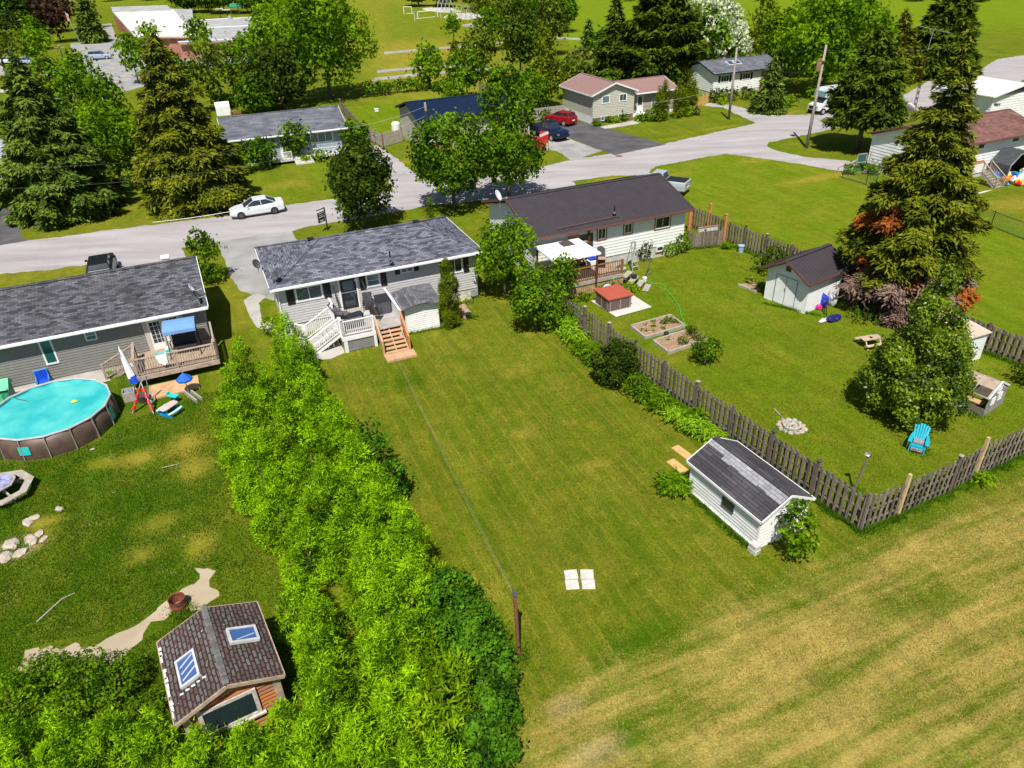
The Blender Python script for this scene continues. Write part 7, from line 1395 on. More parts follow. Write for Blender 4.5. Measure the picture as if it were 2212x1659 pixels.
stick('bleached stick beside the dry grass strip', [(608, 1013) and (605 - 0, 1013)][:0] + [(350, 1012), (385, 1004), (392, 1001)], .025); stick('bleached stick above the stone fire ring', [(1672, 884), (1682, 895), (1690, 903)], .03)
# hot tub yard
sheet('concrete_pad', [T(2, 1, 680, 945), T(2, 1, 900, 1085), T(2, 1, 1210, 1000), T(2, 1, 1035, 890)], M_SLAB, .05, .0, 9, 41, label='pale square concrete pad under the hot tub')
C_ = lambda x, y, z=0: CH.wld(x, y, z)
t = thing('hot_tub', 'square hot tub with terracotta cover and wood panel sides', 'hot tub', C_(2.72, -5.55, .05), CH.rot); M_TERR = mat('terracotta_vinyl', (.40, .085, .05), .5, 0, .06, 2)
mb = MB(); mb.box(-.86, .86, -.86, .86, 0, .74); mb.build('body', mat('hot_tub_panel', (.13, .085, .075), .7, 0, .5, 14, stretch=(1, 1, 6)), t, bevel=.1)
mb = MB()
for s_ in (-1, 1):
 for q in (-.72, 0, .72): mb.box(s_ * .865 - .012, s_ * .865 + .012, q - .03, q + .03, 0, .73); mb.box(q - .03, q + .03, s_ * .865 - .012, s_ * .865 + .012, 0, .73)
 mb.box(s_ * .868 - .01, s_ * .868 + .01, -.75, .75, .0, .05); mb.box(-.75, .75, s_ * .868 - .01, s_ * .868 + .01, .0, .05)
mb.build('panel_trim', mat('taupe_trim', (.30, .26, .24), .6), t); mb = MB(); mb.box(-.9, .9, -.9, .9, .745, .80); mb.build('rim', mat('taupe_trim', (.30, .26, .24)), t, bevel=.03)
mb = MB(); mb.box(-.92, .92, -.93, -.004, .805, .91); mb.box(-.92, .92, .004, .93, .805, .91); mb.build('cover', M_TERR, t, bevel=.02)
t = thing('swim_ring', 'blue and white ring leaning behind the hot tub', 'swim ring', C_(3.0, -4.35, .05), CH.rot); mb = MB(); n = 24
for r, rr in ((.33, .08), (.2, .06)): mb.tube([(r * math.cos(6.2832 * k / n), .1 * math.sin(6.2832 * k / n), .45 + r * math.sin(6.2832 * k / n)) for k in range(n + 1)], rr, 7, False)
mb.build('ring', mat('ring_blue_white', (.05, .32, .65), .5, 0, 0, 4, c2=(.75, .8, .85)), t); mb = MB(); mb.lathe([(.02, 0), (.14, .01), (.14, .03), (.02, .04)], 12, (0, 0, .44)); mb.build('centre', mat('pink_plastic', (.62, .44, .40)), t)
cdk = thing('deck', 'brown stained deck with slatted railing behind the white bungalow', 'deck', C_(0, 0), CH.rot); mb = MB(); k = -1.6
while k < 4.7: mb.box(k, k + .135, -3.35, -.06, CDECK - .04, CDECK); k += .143
mb.build('floor', mat('faded_deck_boards', (.38, .27, .19), .8, 0, .2, 2), cdk); mb = MB(); mb.box(-1.6, 4.75, -3.42, -3.36, CDECK - .25, CDECK - .01); mb.box(4.72, 4.77, -3.36, -.06, CDECK - .25, CDECK - .01); mb.build('rim_board', M_WOODL, cdk)
mb = MB(); k = -1.5
while k < 4.7: mb.box(k, k + .12, -3.36, -3.33, .05, CDECK - .26); k += .15
mb.build('skirt', mat('yellow_lattice', (.42, .28, .13), .8, 0, .15), cdk)
railing(cdk, [(-1.5, -3.35, CDECK), (.8, -3.35, CDECK), (2.7, -3.35, CDECK), (4.68, -3.35, CDECK)], .95, M_BRN, .13, .11, top=.14)
t = thing('gazebo', 'white canopy gazebo on brown posts over the deck', 'gazebo', C_(1.05, -2.25, CDECK), CH.rot); mb = MB(); a, zc = 1.62, 1.95
cz = 2.35; P4 = [(-a, -a + .1, zc), (a + .1, -a + .1, zc), (a, a - .2, zc + .05), (-a, a - .2, zc + .05)]; q = .42; Q4 = [(-q, -q, cz), (q, -q, cz), (q, q, cz), (-q, q, cz)]
mb.add(P4 + Q4, [(0, 1, 5, 4), (1, 2, 6, 5), (2, 3, 7, 6), (3, 0, 4, 7)]);
for k in range(4): p1, p2 = P4[k], P4[(k + 1) % 4]; mb.quad(p1, p2, (p2[0], p2[1], p2[2] - .12), (p1[0], p1[1], p1[2] - .12))
mb.build('canopy', mat('white_canvas', (.82, .82, .80), .8), t); mb = MB(); mb.add([(-q, -q, cz + .02), (q, -q, cz + .02), (q, q, cz + .02), (-q, q, cz + .02), (0, 0, cz + .28)], [(0, 1, 4), (1, 2, 4), (2, 3, 4), (3, 0, 4)]); mb.build('vent_net', mat('dark_net', (.06, .045, .04), .9), t)
for x_, y_ in ((-1.5, -1.4), (1.5, -1.4), (1.5, 1.3), (-1.5, 1.3)): mb = MB(); mb.box(x_ - .05, x_ + .05, y_ - .05, y_ + .05, 0, zc - .02); mb.tube([(x_, y_, 1.4), (x_ * .65, y_ * .65, 1.88)], .02, 5); mb.build('post', mat('dark_red_post', (.11, .035, .02), .5), t)
t = thing('barbecue', 'large black barbecue grill with open lid on the brown deck', 'barbecue', C_(4.15, -1.45, CDECK), CH.rot + R(60)); mb = MB(); mb.box(-.55, .55, -.28, .28, .1, .75); mb.build('cabinet', W_['black'], t); mb = MB(); mb.box(-.95, .95, -.3, .3, .76, .82); mb.build('shelf', mat('tan_shelf', (.35, .25, .17), .7), t); mb = MB(); mb.loft([[(-.55, -.25, .82), (-.55, -.22, 1.05), (-.55, .05, 1.2), (-.55, .28, 1.1), (-.55, .3, .82)], [(.55, -.25, .82), (.55, -.22, 1.05), (.55, .05, 1.2), (.55, .28, 1.1), (.55, .3, .82)]]); mb.build('lid', W_['dgrey'], t, bevel=.02)
for x_, y_ in ((-.5, -.25), (.5, -.25), (-.5, .25), (.5, .25)): mb = MB(); mb.box(x_ - .03, x_ + .03, y_ - .03, y_ + .03, 0, .1); mb.build('leg', W_['black'], t)
M_YEL = mat('yellow_plastic', (.72, .36, .01), .5)
for nm, lb, x_, y_, w_, hh_, m1, m2 in (('shop_vacuum', 'yellow and black shop vacuum on the brown deck', 2.6, -1.6, .25, .35, M_YEL, W_['black']), ('storage_tote', 'white tote full of pool toys on the brown deck', 3.45, -1.5, .32, .55, W, M_BLUE), ('cooler', 'grey cooler under the white gazebo', -.2, -2.2, .35, .5, mat('grey_sling', (.12, .115, .12)), W_['black'])):
 t = thing(nm, lb, nm.replace('_', ' '), C_(x_, y_, CDECK), CH.rot); mb = MB(); mb.box(-w_, w_, -w_ * .8, w_ * .8, 0, hh_); mb.build('body', m1, t, bevel=.04); mb = MB(); mb.box(-w_ * .9, w_ * .9, -w_ * .7, w_ * .7, hh_ + .002, hh_ + .18); mb.build('lid', m2, t, bevel=.05)
t = thing('orange_door_panel', 'orange wooden panel leaning on the white bungalow wall', 'panel', C_(2.75, -.3, CDECK), CH.rot); mb = MB(); mb.beam((0, -.15, 0), (0, .18, 1.9), .8, .05, up=(0, 1, 0)); mb.build('board', mat('orange_panel', (.58, .24, .03), .6), t)
t = thing('lounge_chair', 'grey lounge chair half hidden under the white gazebo', 'chair', C_(1.2, -1.6, CDECK), CH.rot + R(40)); mb = MB(); mb.beam((0, -.6, .35), (0, .3, .4), .6, .06); mb.build('seat', M_CANE, t); mb = MB(); mb.beam((0, .3, .4), (0, .7, 1.05), .6, .06, up=(0, 1, 0)); mb.build('backrest', M_CANE, t)
for x_, y_ in ((-.27, -.5), (.27, -.5), (-.27, .3), (.27, .3)): mb = MB(); mb.box(x_ - .03, x_ + .03, y_ - .03, y_ + .03, 0, .38); mb.build('leg', W_['black'], t)
def ladder(label, p, rz, hh=2.0, sp=.8, m='alu'):
 t = thing('step_ladder', label, 'ladder', p, rz); mb = MB()
 for x_ in (-1, 1): mb.beam((x_ * .28, -sp / 2, 0), (x_ * .17, 0, hh), .07, .03)
 mb.build('front_frame', W_[m], t); mb = MB()
 for x_ in (-1, 1): mb.beam((x_ * .27, sp / 2, 0), (x_ * .17, 0, hh), .05, .03)
 mb.build('rear_frame', W_[m], t)
 for k in range(1, 6): f_ = k / 6; mb = MB(); mb.box(-.28 + .1 * f_, .28 - .1 * f_, -sp / 2 * (1 - f_) - .05, -sp / 2 * (1 - f_) + .05, hh * f_ - .015, hh * f_ + .015); mb.build('step', W_[m], t)
 mb = MB(); mb.box(-.2, .2, -.12, .12, hh, hh + .05); mb.build('top_cap', W_[m], t)
ladder('tall aluminium step ladder beside the plank steps', C_(6.9, -1.1), CH.rot + R(10)); ladder('aluminium step ladder standing on the deck by the wall', C_(3.35, -.55, CDECK), CH.rot + R(15), 1.5, .6)
rs = thing('plank_steps', 'run of grey plank steps curving down from the brown deck', 'steps', C_(0, 0), CH.rot)
for k in range(6):
 f_ = k / 5; c = Vector((5.05 + .95 * f_, -1.75 - 2.7 * f_, CDECK - .12 - .78 * f_)); a_ = R(-62 + 18 * f_); d = Vector((math.cos(a_ + R(90)), math.sin(a_ + R(90)), 0)); mb = MB(); mb.beam(c - d * .55, c + d * .55, .40, .06); mb.beam(c - d * .5 - Vector((0, 0, .1)), c + d * .5 - Vector((0, 0, .1)), .3, .14); mb.build('tread', M_WOODL, rs)
t = thing('flower_pot', 'stacked black pots standing on the plank steps', 'pot', C_(5.65, -3.35, .36)); mb = MB(); mb.lathe([(.14, 0), (.2, .22), (.22, .3), (.17, .3)], 14); mb.build('pot', W_['black'], t)
t = thing('bucket', 'white bucket at the foot of the plank steps', 'bucket', C_(6.55, -3.3, 0)); mb = MB(); mb.lathe([(.13, 0), (.16, .3), (.14, .3)], 14); mb.build('bucket', W, t)
t = thing('flag_pole_tool', 'dark steel stake with a crossbar standing in the lawn', 'stake', C_(7.3, -2.3, 0), CH.rot); t.name = 'steel_stake'; mb = MB(); mb.tube([(0, 0, 0), (.55, .25, .95)], .035, 6); mb.tube([(-.2, -.2, .04), (.45, -.1, .04)], .025, 5); mb.build('stake', W_['dgrey'], t)
hp_ = [T(2, 1, *p) for p in ((1140, 735), (1190, 790), (1260, 795), (1320, 820), (1325, 850), (1370, 890), (1415, 950), (1450, 1010), (1460, 1070), (1500, 1150), (1540, 1185), (1500, 1215), (1430, 1220), (1360, 1228), (1340, 1222))]; o_ = G(*hp_[0])
t = thing('garden_hose', 'bright green garden hose snaking across the lawn', 'hose', o_); mb = MB(); pts = [G(*p) - o_ + Vector((0, 0, .04)) for p in hp_]; q = []
for i in range(len(pts) - 1):
 p0, p1, p2, p3 = pts[max(i - 1, 0)], pts[i], pts[i + 1], pts[min(i + 2, len(pts) - 1)]
 for s_ in (0, .25, .5, .75): q.append(.5 * ((2 * p1) + (-p0 + p2) * s_ + (2 * p0 - 5 * p1 + 4 * p2 - p3) * s_ ** 2 + (-p0 + 3 * p1 - 3 * p2 + p3) * s_ ** 3))
mb.tube(q + [pts[-1]], .028, 6); mb.build('hose', mat('green_hose', (.03, .42, .05), .4), t)
t = thing('watering_can', 'black pot between the two garden beds', 'pot', G(*T(2, 1, 1332, 1245))); mb = MB(); mb.lathe([(.13, 0), (.15, .22), (.13, .25)], 12); mb.build('pot', W_['black'], t)
def bed(label, px4, plants, seed):
 P = [G(*p) for p in px4]; c = sum(P, Vector()) / 4; t = thing('garden_bed', label, 'garden bed', c); mb = MB(); Pl = [p - c for p in P]
 for a, b_ in zip(Pl, Pl[1:] + Pl[:1]): mb.beam(a + Vector((0, 0, .09)), b_ + Vector((0, 0, .09)), .10, .18)
 mb.build('frame', M_WOODL, t); mb = MB(); mb.prism([(p.x * .96, p.y * .96) for p in Pl], 0, .12); mb.build('soil', mat('bed_soil', (.30, .19, .12), .95, 0, .2, 6), t)
 for k, (x, y, h_, r_, m_, lb) in enumerate(plants): s_ = shrub(lb, x, y, h_, r_, m_, seed + k, name='vegetable_plant', cat='plant', leaf=.09)
bed('upper raised vegetable bed with neat seedlings', [T(2, 1, 1027, 1172), T(2, 1, 1150, 1270), T(2, 1, 1490, 1170), T(2, 1, 1365, 1078)],
 [(T(2, 1, 1120, 1205)[0], T(2, 1, 1120, 1205)[1], .16, .17, 'lime', 'seedling at the left end of the upper bed'), (*T(2, 1, 1155, 1215), .16, .18, 'lime', 'second seedling in the front row of the upper bed'), (*T(2, 1, 1145, 1160), .14, .14, 'lime', 'seedling in the back left of the upper bed'), (*T(2, 1, 1220, 1135), .2, .2, 'bright', 'seedling in the back middle of the upper bed'), (*T(2, 1, 1218, 1175), .2, .2, 'bright', 'seedling in the centre of the upper bed'), (*T(2, 1, 1225, 1215), .14, .15, 'lime', 'seedling at the front middle of the upper bed'), (*T(2, 1, 1305, 1195), .18, .2, 'bright', 'seedling in the front right of the upper bed'), (*T(2, 1, 1310, 1150), .35, .3, 'grey', 'twiggy seedling in the right half of the upper bed'), (*T(2, 1, 1350, 1125), .4, .3, 'maple', 'tall plant at the back right of the upper bed'), (*T(2, 1, 1400, 1140), .35, .3, 'grey', 'twiggy plant at the right of the upper bed'), (*T(2, 1, 1445, 1150), .16, .2, 'lime', 'last seedling at the right end of the upper bed')], 700)
bed('lower raised vegetable bed with tall weeds', [T(2, 1, 1220, 1300), T(2, 1, 1352, 1400), T(2, 1, 1680, 1290), T(2, 1, 1540, 1200)],
 [(*T(2, 1, 1480, 1320), .7, .4, 'grey', 'tall grey weeds in the middle of the lower bed'), (*T(2, 1, 1560, 1260), .9, .4, 'olive', 'tall weeds at the back of the lower bed'), (*T(2, 1, 1620, 1290), .6, .45, 'grey', 'grey weeds at the right end of the lower bed'), (*T(2, 1, 1345, 1290), .15, .15, 'lime', 'small seedling at the left of the lower bed'), (*T(2, 1, 1530, 1215), .6, .25, 'bright', 'blue green leeks at the hose end')], 720)
t = thing('garden_bed', 'small timber edged bed at the left wall of the barn', 'garden bed', G(*T(2, 1, 2060, 815))); mb = MB(); o_ = t.location.copy(); a, b_, c = G(*T(2, 1, 1955, 810)) - o_, G(*T(2, 1, 2110, 870)) - o_, G(*T(2, 1, 2080, 770)) - o_; mb.beam(a + Vector((0, 0, .07)), b_ + Vector((0, 0, .07)), .14, .16); mb.build('frame', M_WOODL, t); mb = MB(); mb.prism([(a.x, a.y), (b_.x, b_.y), (b_.x + .8, b_.y + .7), (c.x, c.y)], 0, .05); mb.build('soil', mat('bed_soil', (.30, .19, .12)), t)
shrub('grey lavender in the small bed by the barn', *T(2, 1, 2050, 790), .4, .35, 'grey', 730, name='plant', cat='plant'); shrub('green plants in the small bed by the barn', *T(2, 1, 2150, 830), .5, .4, 'bright', 731, name='plant', cat='plant')
t = thing('plastic_bin', 'pale blue plastic bin by the board fence', 'bin', G(*T(2, 1, 1975, 520))); mb = MB(); mb.lathe([(.18, 0), (.22, .5), (.2, .5)], 14); mb.build('bin', mat('pale_blue_plastic', (.30, .42, .52), .5), t); mb = MB(); mb.lathe([(.25, .5), (.24, .55), (.02, .58)], 14); mb.build('lid', mat('pale_blue_plastic', (.30, .42, .52)), t)
shrub('weeds at the foot of the board fence', *T(2, 1, 1850, 490), .5, .5, 'bright', 732, name='plant', cat='plant')
t = thing('hockey_net', 'red and white hockey net hung on the picket gate', 'hockey net', G(1526, 527), R(12)); mb = MB(); mb.tube([(-.85, 0, .45), (-.85, 0, 1.2), (-.75, 0, 1.35), (.8, 0, 1.4)], .035, 6); mb.tube([(-.85, .4, .4), (-.85, 0, 1.2)], .03, 5); mb.build('frame', mat('faded_red', (.5, .16, .12), .5), t); mb = MB(); mb.box(-.75, .8, .02, .04, 1.0, 1.34); mb.build('net', mat('net_white', (.5, .5, .48), .9), t)
t = thing('adirondack_chair', 'turquoise adirondack chair with plaid cushions on the lawn', 'chair', G(1980, 968), R(-33)); M_TQ = mat('turquoise_paint', (.01, .38, .52), .5, 0, .05)
for k in range(6):
 x_ = -.225 + .09 * k; hgt = 1.02 - abs(x_) * .7; mb = MB(); mb.beam((x_, .28, .30), (x_ * 1.25, .62, hgt), .082, .02, up=(0, 1, 0)); mb.build('back_slat', M_TQ, t)
for s_ in (-1, 1):
 mb = MB(); mb.beam((s_ * .30, -.38, 0), (s_ * .30, -.38, .52), .1, .05, up=(1, 0, 0)); mb.build('leg', M_TQ, t); mb = MB(); mb.beam((s_ * .27, -.4, .34), (s_ * .27, .5, .06), .03, .12); mb.build('leg', M_TQ, t)
 mb = MB(); mb.prism([(s_ * .26, -.48), (s_ * .44, -.46), (s_ * .42, -.1), (s_ * .34, .4), (s_ * .26, .4)], .53, .56); mb.build('arm', M_TQ, t, bevel=.01)
mb = MB(); mb.beam((0, -.42, .37), (0, .3, .26), .5, .03); mb.box(-.28, .28, -.44, -.40, .26, .38); mb.build('seat', M_TQ, t); pm = mat('plaid_cushion', (.14, .11, .14), .9, 0, 0, 12, c2=(.42, .38, .40)); mb = MB(); mb.beam((0, -.25, .44), (0, .2, .37), .42, .07); mb.build('cushion', pm, t); mb = MB(); mb.box(-.24, .24, -.47, -.44, .12, .26); mb.build('cushion', pm, t)
t0 = G(1709, 922)
fr = thing('fire_ring', 'round steel fire ring with ash inside the circle of stones', 'fire pit', t0); mb = MB(); mb.lathe([(.42, 0), (.42, .16), (.36, .17), (.34, .05), (.01, .03)], 20); mb.build('ring', mat('stone_grey', (.42, .38, .35), .9, 0, .15), fr)
for k in range(13):
 a = 2 * math.pi * k / 13; s_ = rock('stone in the circle around the fire ring', 1709, 922, rg_.uniform(.13, .2), 'stones around the fire ring', flat=.6); s_.location = (t0.x + math.cos(a) * .57, t0.y + math.sin(a) * .57, 0)
t = thing('picnic_table', 'small wooden picnic table between spruce and pear tree', 'picnic table', G(1877, 746), R(14)); M_PT = mat('pale_picnic_wood', (.46, .35, .24), .8, 0, .15); mb = MB()
for k in range(3): mb.box(-.6, .6, -.24 + k * .165, -.09 + k * .165, .48, .51)
mb.build('table_top', M_PT, t)
for s_ in (-1, 1): mb = MB(); mb.box(-.6, .6, s_ * .5 - .1, s_ * .5 + .1, .27, .30); mb.build('bench', M_PT, t)
for x_ in (-.45, .45):
 for s_ in (-1, 1): mb = MB(); mb.beam((x_, s_ * .15, .48), (x_, s_ * .5, 0), .04, .07, up=(1, 0, 0)); mb.build('leg', M_PT, t)
mb = MB(); mb.lathe([(.09, .512), (.09, .53), (.02, .53)], 12); mb.build('bowl', W_['black'], t)
g = G(2116, 890); h = House('wooden_playhouse', 'weathered wooden playhouse with open rafters by the pear tree', 'playhouse', (G(2054, 874).x, G(2054, 874).y), math.degrees(math.atan2(G(2097, 892).y - G(2054, 874).y, G(2097, 892).x - G(2054, 874).x)), 1.5, 1.9, 1.15)
mb = MB(); k = 0
while k < 1.9: mb.box(1.47, 1.5, k, k + .14, 0, 1.15 + .45 * (1 - abs(k + .07 - .95) / .95)); k += .145
mb.build('wall', mat('grey_plank', (.28, .26, .26), .9, 0, .25, 5), h.o); mb = MB(); mb.box(0, 1.45, 0, .03, 0, .45); mb.box(0, 1.45, 1.87, 1.9, 0, 1.1); mb.box(0, .03, .03, 1.87, 0, 1.1); mb.build('wall', M_WOOD, h.o)
mb = MB()
for x_ in (.0, .7, 1.45): mb.beam((x_, -.15, 1.1), (x_, .95, 1.62), .05, .07); mb.beam((x_, 2.05, 1.1), (x_, .95, 1.62), .05, .07)
mb.beam((-.05, -.1, 1.12), (1.6, -.1, 1.12), .06); mb.beam((-.05, .45, 1.38), (1.6, .45, 1.38), .05); mb.beam((-.05, .95, 1.62), (1.6, .95, 1.62), .06); mb.build('rafters', M_WOODL, h.o); mb = MB(); mb.add([(.2, .4, 1.38), (1.5, .4, 1.38), (1.5, .92, 1.63), (.2, .92, 1.63)], [(0, 1, 2, 3)]); mb.build('roof_board', mat('pale_brown_board', (.36, .27, .20), .9), h.o)
mb = MB()
for y_, z_ in ((.4, .55), (1.1, .55), (.8, 1.05)):
 for a, b_ in (((0, 0), (.36, 0)), ((.36, 0), (.36, .36)), ((.36, .36), (0, .36)), ((0, .36), (0, 0)), ((.18, 0), (.18, .36)), ((0, .18), (.36, .18))): mb.beam((1.515, y_ + a[0], z_ + a[1]), (1.515, y_ + b_[0], z_ + b_[1]), .035)
mb.build('window_frame', W, h.o); mb = MB(); mb.beam((1.52, -.12, 1.08), (1.52, .95, 1.66), .05, .1); mb.beam((1.52, 2.02, 1.08), (1.52, .95, 1.66), .05, .1); mb.build('fascia', W, h.o); mb = MB(); mb.box(.1, 1.2, .3, .7, .42, .46); mb.build('bench', M_TAN, h.o)
for nm, lb, cat_, x, y, col, s_ in (('wheelbarrow_tub', 'blue kayak like sled leaning behind the barn', 'sled', 1772, 662, (.02, .05, .55), (.12, .5, .9)), ('toy_tub', 'pink tub behind the barn', 'tub', 1768, 668, (.60, .02, .30), (.22, .16, .3)), ('tarpaulin', 'navy tarpaulin heap under the tall spruce', 'tarpaulin', 1800, 692, (.01, .01, .12), (.55, .3, .3)), ('tarpaulin', 'white sheet lying before the navy tarpaulin', 'tarpaulin', 1778, 695, (.62, .62, .66), (.4, .14, .18)), ('plastic_sheet', 'crumpled white plastic hanging behind the barn', 'plastic sheet', 1796, 662, (.6, .6, .62), (.12, .3, .9))):
 t = thing(nm, lb, cat_, G(x, y), R(30)); bm = bmesh.new(); bmesh.ops.create_icosphere(bm, subdivisions=3, radius=1)
 for v in bm.verts: k = 1 + rg_.uniform(-.16, .16); v.co = Vector((v.co.x * s_[0] * k, v.co.y * s_[1] * k, max(0, (v.co.z * .5 + .5)) * s_[2] * k))
 me = bpy.data.meshes.new('body'); bm.to_mesh(me); bm.free(); me.materials.append(mat(nm + str(x), col, .5, 0, .15)); link('body', me, t)
bicycle('dark bicycle leaning in the junk behind the barn', G(1785, 676), R(70), (.03, .03, .04), .9)
# vehicles
def paint(n, c, metal=.2): return mat(n, c, .25, metal, .02, spec=.6)
def vehicle(name, label, cat_, p, rz, L, Wd, H, pm, kind='sedan', rim='alu'):
 """x forward. lower body lofted along the length, dark glass house, painted roof"""
 t = thing(name, label, cat_, p, rz); w = Wd / 2; hl = L / 2; gl = W_['glass']
 prof = dict(sedan=[(-1, .45, .95, .80), (-.97, .28, 1.0, .95), (-.72, .22, 1.02, 1), (-.3, .2, .96, 1), (.25, .2, .93, 1), (.40, .2, .92, 1), (.8, .22, .80, .98), (.96, .28, .66, .88), (1, .36, .56, .74)],
    suv=[(-1, .5, 1.0, .84), (-.97, .3, 1.08, .97), (-.7, .25, 1.1, 1), (0, .25, 1.05, 1), (.4, .25, 1.02, 1), (.82, .27, .95, .97), (.97, .35, .82, .88), (1, .45, .7, .78)],
    pickup=[(-1, .5, 1.15, .96), (-.98, .4, 1.2, 1), (-.6, .4, 1.2, 1), (0, .4, 1.2, 1), (.35, .4, 1.2, 1), (.85, .4, 1.12, .98), (.97, .45, 1.02, .93), (1, .5, .9, .88)])[kind]
 k_ = dict(sedan=1, suv=1.08, pickup=1.05)[kind]
 secs = []
 for fx, z0, z1, fw in prof:
  ww = w * fw; z1 *= k_; secs.append([(fx * hl, y, z) for y, z in ((-ww * .86, z0), (-ww, z0 + .12), (-ww, (z0 + z1) / 2 + .08), (-ww * .94, z1 - .06), (-ww * .82, z1), (ww * .82, z1), (ww * .94, z1 - .06), (ww, (z0 + z1) / 2 + .08), (ww, z0 + .12), (ww * .86, z0))])
 mb = MB(); mb.loft(secs); body = mb.build('body', pm, t, bevel=.03, smooth=False)
 cab = dict(sedan=((-.80, .94), (-.38, H), (.08, H), (.46, .9)), suv=((-.94, 1.1), (-.80, H), (.08, H), (.44, 1.05)), pickup=((-.22, 1.2), (-.14, H), (.22, H), (.45, 1.18)))[kind]
 mb = MB(); mb.loft([[(x * hl, -w * f, z), (x * hl, w * f, z)] for x, z, f in ((cab[0][0], cab[0][1], .80), (cab[1][0], cab[1][1] - .02, .66), (cab[2][0], cab[2][1] - .02, .66), (cab[3][0], cab[3][1], .78))], closed=False)
 a = [(cab[k][0] * hl, (w * (.80, .66, .66, .78)[k]), cab[k][1] - (.02 if k in (1, 2) else 0)) for k in range(4)]; mb.add([(x, -y, z) for x, y, z in a] + [(x, y, z) for x, y, z in a], [(0, 1, 2, 3), (4, 5, 6, 7)]); mb.build('windows', gl, t)
 mb = MB(); mb.box(cab[1][0] * hl - .05, cab[2][0] * hl + .05, -w * .68, w * .68, H - .03, H + .02); rf_ = mb.build('roof', pm, t, bevel=.03)
 for s_ in (-1, 1):
  mb = MB(); pts = [(x, s_ * (y + .012), z) for x, y, z in a]; mb.beam(pts[0], pts[1], .09, .03); mb.beam(pts[1], pts[2], .05, .03); mb.beam(pts[2], pts[3], .06, .03); xm_ = (cab[1][0] + cab[2][0]) / 2 * hl; mb.beam((xm_, s_ * w * .67, H - .02), (xm_ - .05, s_ * w * .81, 1.0), .06, .03)
  mb.build('pillar', pm, t); mb = MB(); mb.box(hl * cab[3][0] - .35, hl * cab[3][0] - .2, s_ * w * .95 - .08 + s_ * .08, s_ * w * .95 + .08 + s_ * .08, 1.0, 1.12); mb.build('mirror', pm, t)
 r = .34 if kind == 'sedan' else .38
 for x_ in (-.60 * hl, .62 * hl):
  for s_ in (-1, 1):
   mb = MB(); mb.tube([(x_, s_ * (w - .2), r), (x_, s_ * (w + .015), r)], r, 20); wh = mb.build('wheel', W_['black'], t); mb = MB(); mb.tube([(x_, s_ * (w - .1), r), (x_, s_ * (w + .025), r)], r * .6, 12); mb.build('rim', W_[rim], wh)
 for s_ in (-1, 1):
  mb = MB(); z_ = prof[-1][2] * k_; mb.box(hl - .2, hl + .0, s_ * w * .68 - .17, s_ * w * .68 + .17, z_ - .16, z_ - .02); mb.build('headlight', mat('lamp_lens', (.6, .62, .65), .2), t, bevel=.02)
  mb = MB(); z_ = prof[0][2] * k_; mb.box(-hl - .015, -hl + .15, s_ * w * .62 - .16, s_ * w * .62 + .16, z_ - .24, z_ - .1); mb.build('tail_light', mat('tail_red', (.4, .01, .01), .3), t)
 mb = MB(); mb.box(hl - .06, hl + .012, -w * .5, w * .5, .42, .62); mb.build('grille', W_['black'], t); mb = MB(); mb.box(-hl - .02, -hl, -.26, .26, .66, .78); mb.build('licence_plate', W_['white'], t)
 if kind == 'pickup': mb = MB(); mb.box(-hl * .96, -hl * .24, -w * .82, w * .82, 1.27, 1.275); mb.build('bed_cover', W_['black'], t)
 return t
vehicle('parked_car', 'white sedan parked on the street beside the dark maple', 'car', G(557, 462), R(23 + 180), 4.68, 1.82, 1.42, paint('car_white', (.70, .72, .74)), 'sedan', 'dgrey')
vehicle('parked_car', 'dark car showing only its roof behind the charcoal roof', 'car', G(226, 594), R(113), 4.2, 1.85, 1.5, paint('car_black', (.015, .015, .018)), 'suv')
vehicle('parked_suv', 'red compact SUV on the black driveway', 'car', G(1211, 268), R(135), 4.2, 1.8, 1.58, paint('car_red', (.33, .008, .015)), 'suv', 'alu')
vehicle('pickup_truck', 'navy pickup truck facing the road on the gravel driveway', 'pickup', G(1187, 297), R(-58), 5.6, 2.0, 1.92, paint('car_navy', (.008, .014, .05)), 'pickup')
vehicle('pickup_truck', 'pale pickup truck half hidden behind the dark metal roof', 'pickup', G(1425, 413), R(150), 5.2, 1.9, 1.8, paint('car_grey', (.42, .48, .52)), 'pickup')
vehicle('parked_suv', 'navy SUV beside the white building at the right edge', 'car', G(2155, 214), R(20), 4.7, 1.9, 1.75, paint('car_navy2', (.006, .008, .03)), 'suv')
vehicle('parked_van', 'silver blue van in the school car park', 'van', G(218, 128), R(12), 4.8, 1.9, 1.75, paint('car_silver', (.35, .42, .55)), 'suv')
vehicle('parked_car', 'red car cut by the left photo edge on the black driveway', 'car', G(-14, 447), R(-70), 4.4, 1.8, 1.45, paint('car_red2', (.42, .005, .01)), 'sedan')
vehicle('parked_car', 'silver car parked at the far left under the locust', 'car', G(25, 137), R(5), 4.5, 1.8, 1.45, paint('car_white', (.7, .72, .74)), 'sedan'); vehicle('parked_car', 'second silver car at the far left, partly behind the locust', 'car', G(58, 139), R(5), 4.5, 1.8, 1.45, paint('car_silver', (.35, .42, .55)), 'sedan')
t = thing('motorhome', 'white motorhome parked behind the utility pole', 'motorhome', G(1798, 240), R(24 + 180)); wp = paint('car_white', (.7, .72, .74), 0)
mb = MB(); mb.box(-4.6, 1.6, -1.15, 1.15, .55, 3.0); mb.build('body', wp, t, bevel=.08); mb = MB(); mb.loft([[(1.55, -1.12, 2.0), (1.55, 1.12, 2.0), (1.55, 1.12, 3.0), (1.55, -1.12, 3.0)], [(2.7, -1.0, 2.05), (2.7, 1.0, 2.05), (2.5, 1.0, 2.85), (2.5, -1.0, 2.85)]]); mb.build('cab_over', wp, t, bevel=.06)
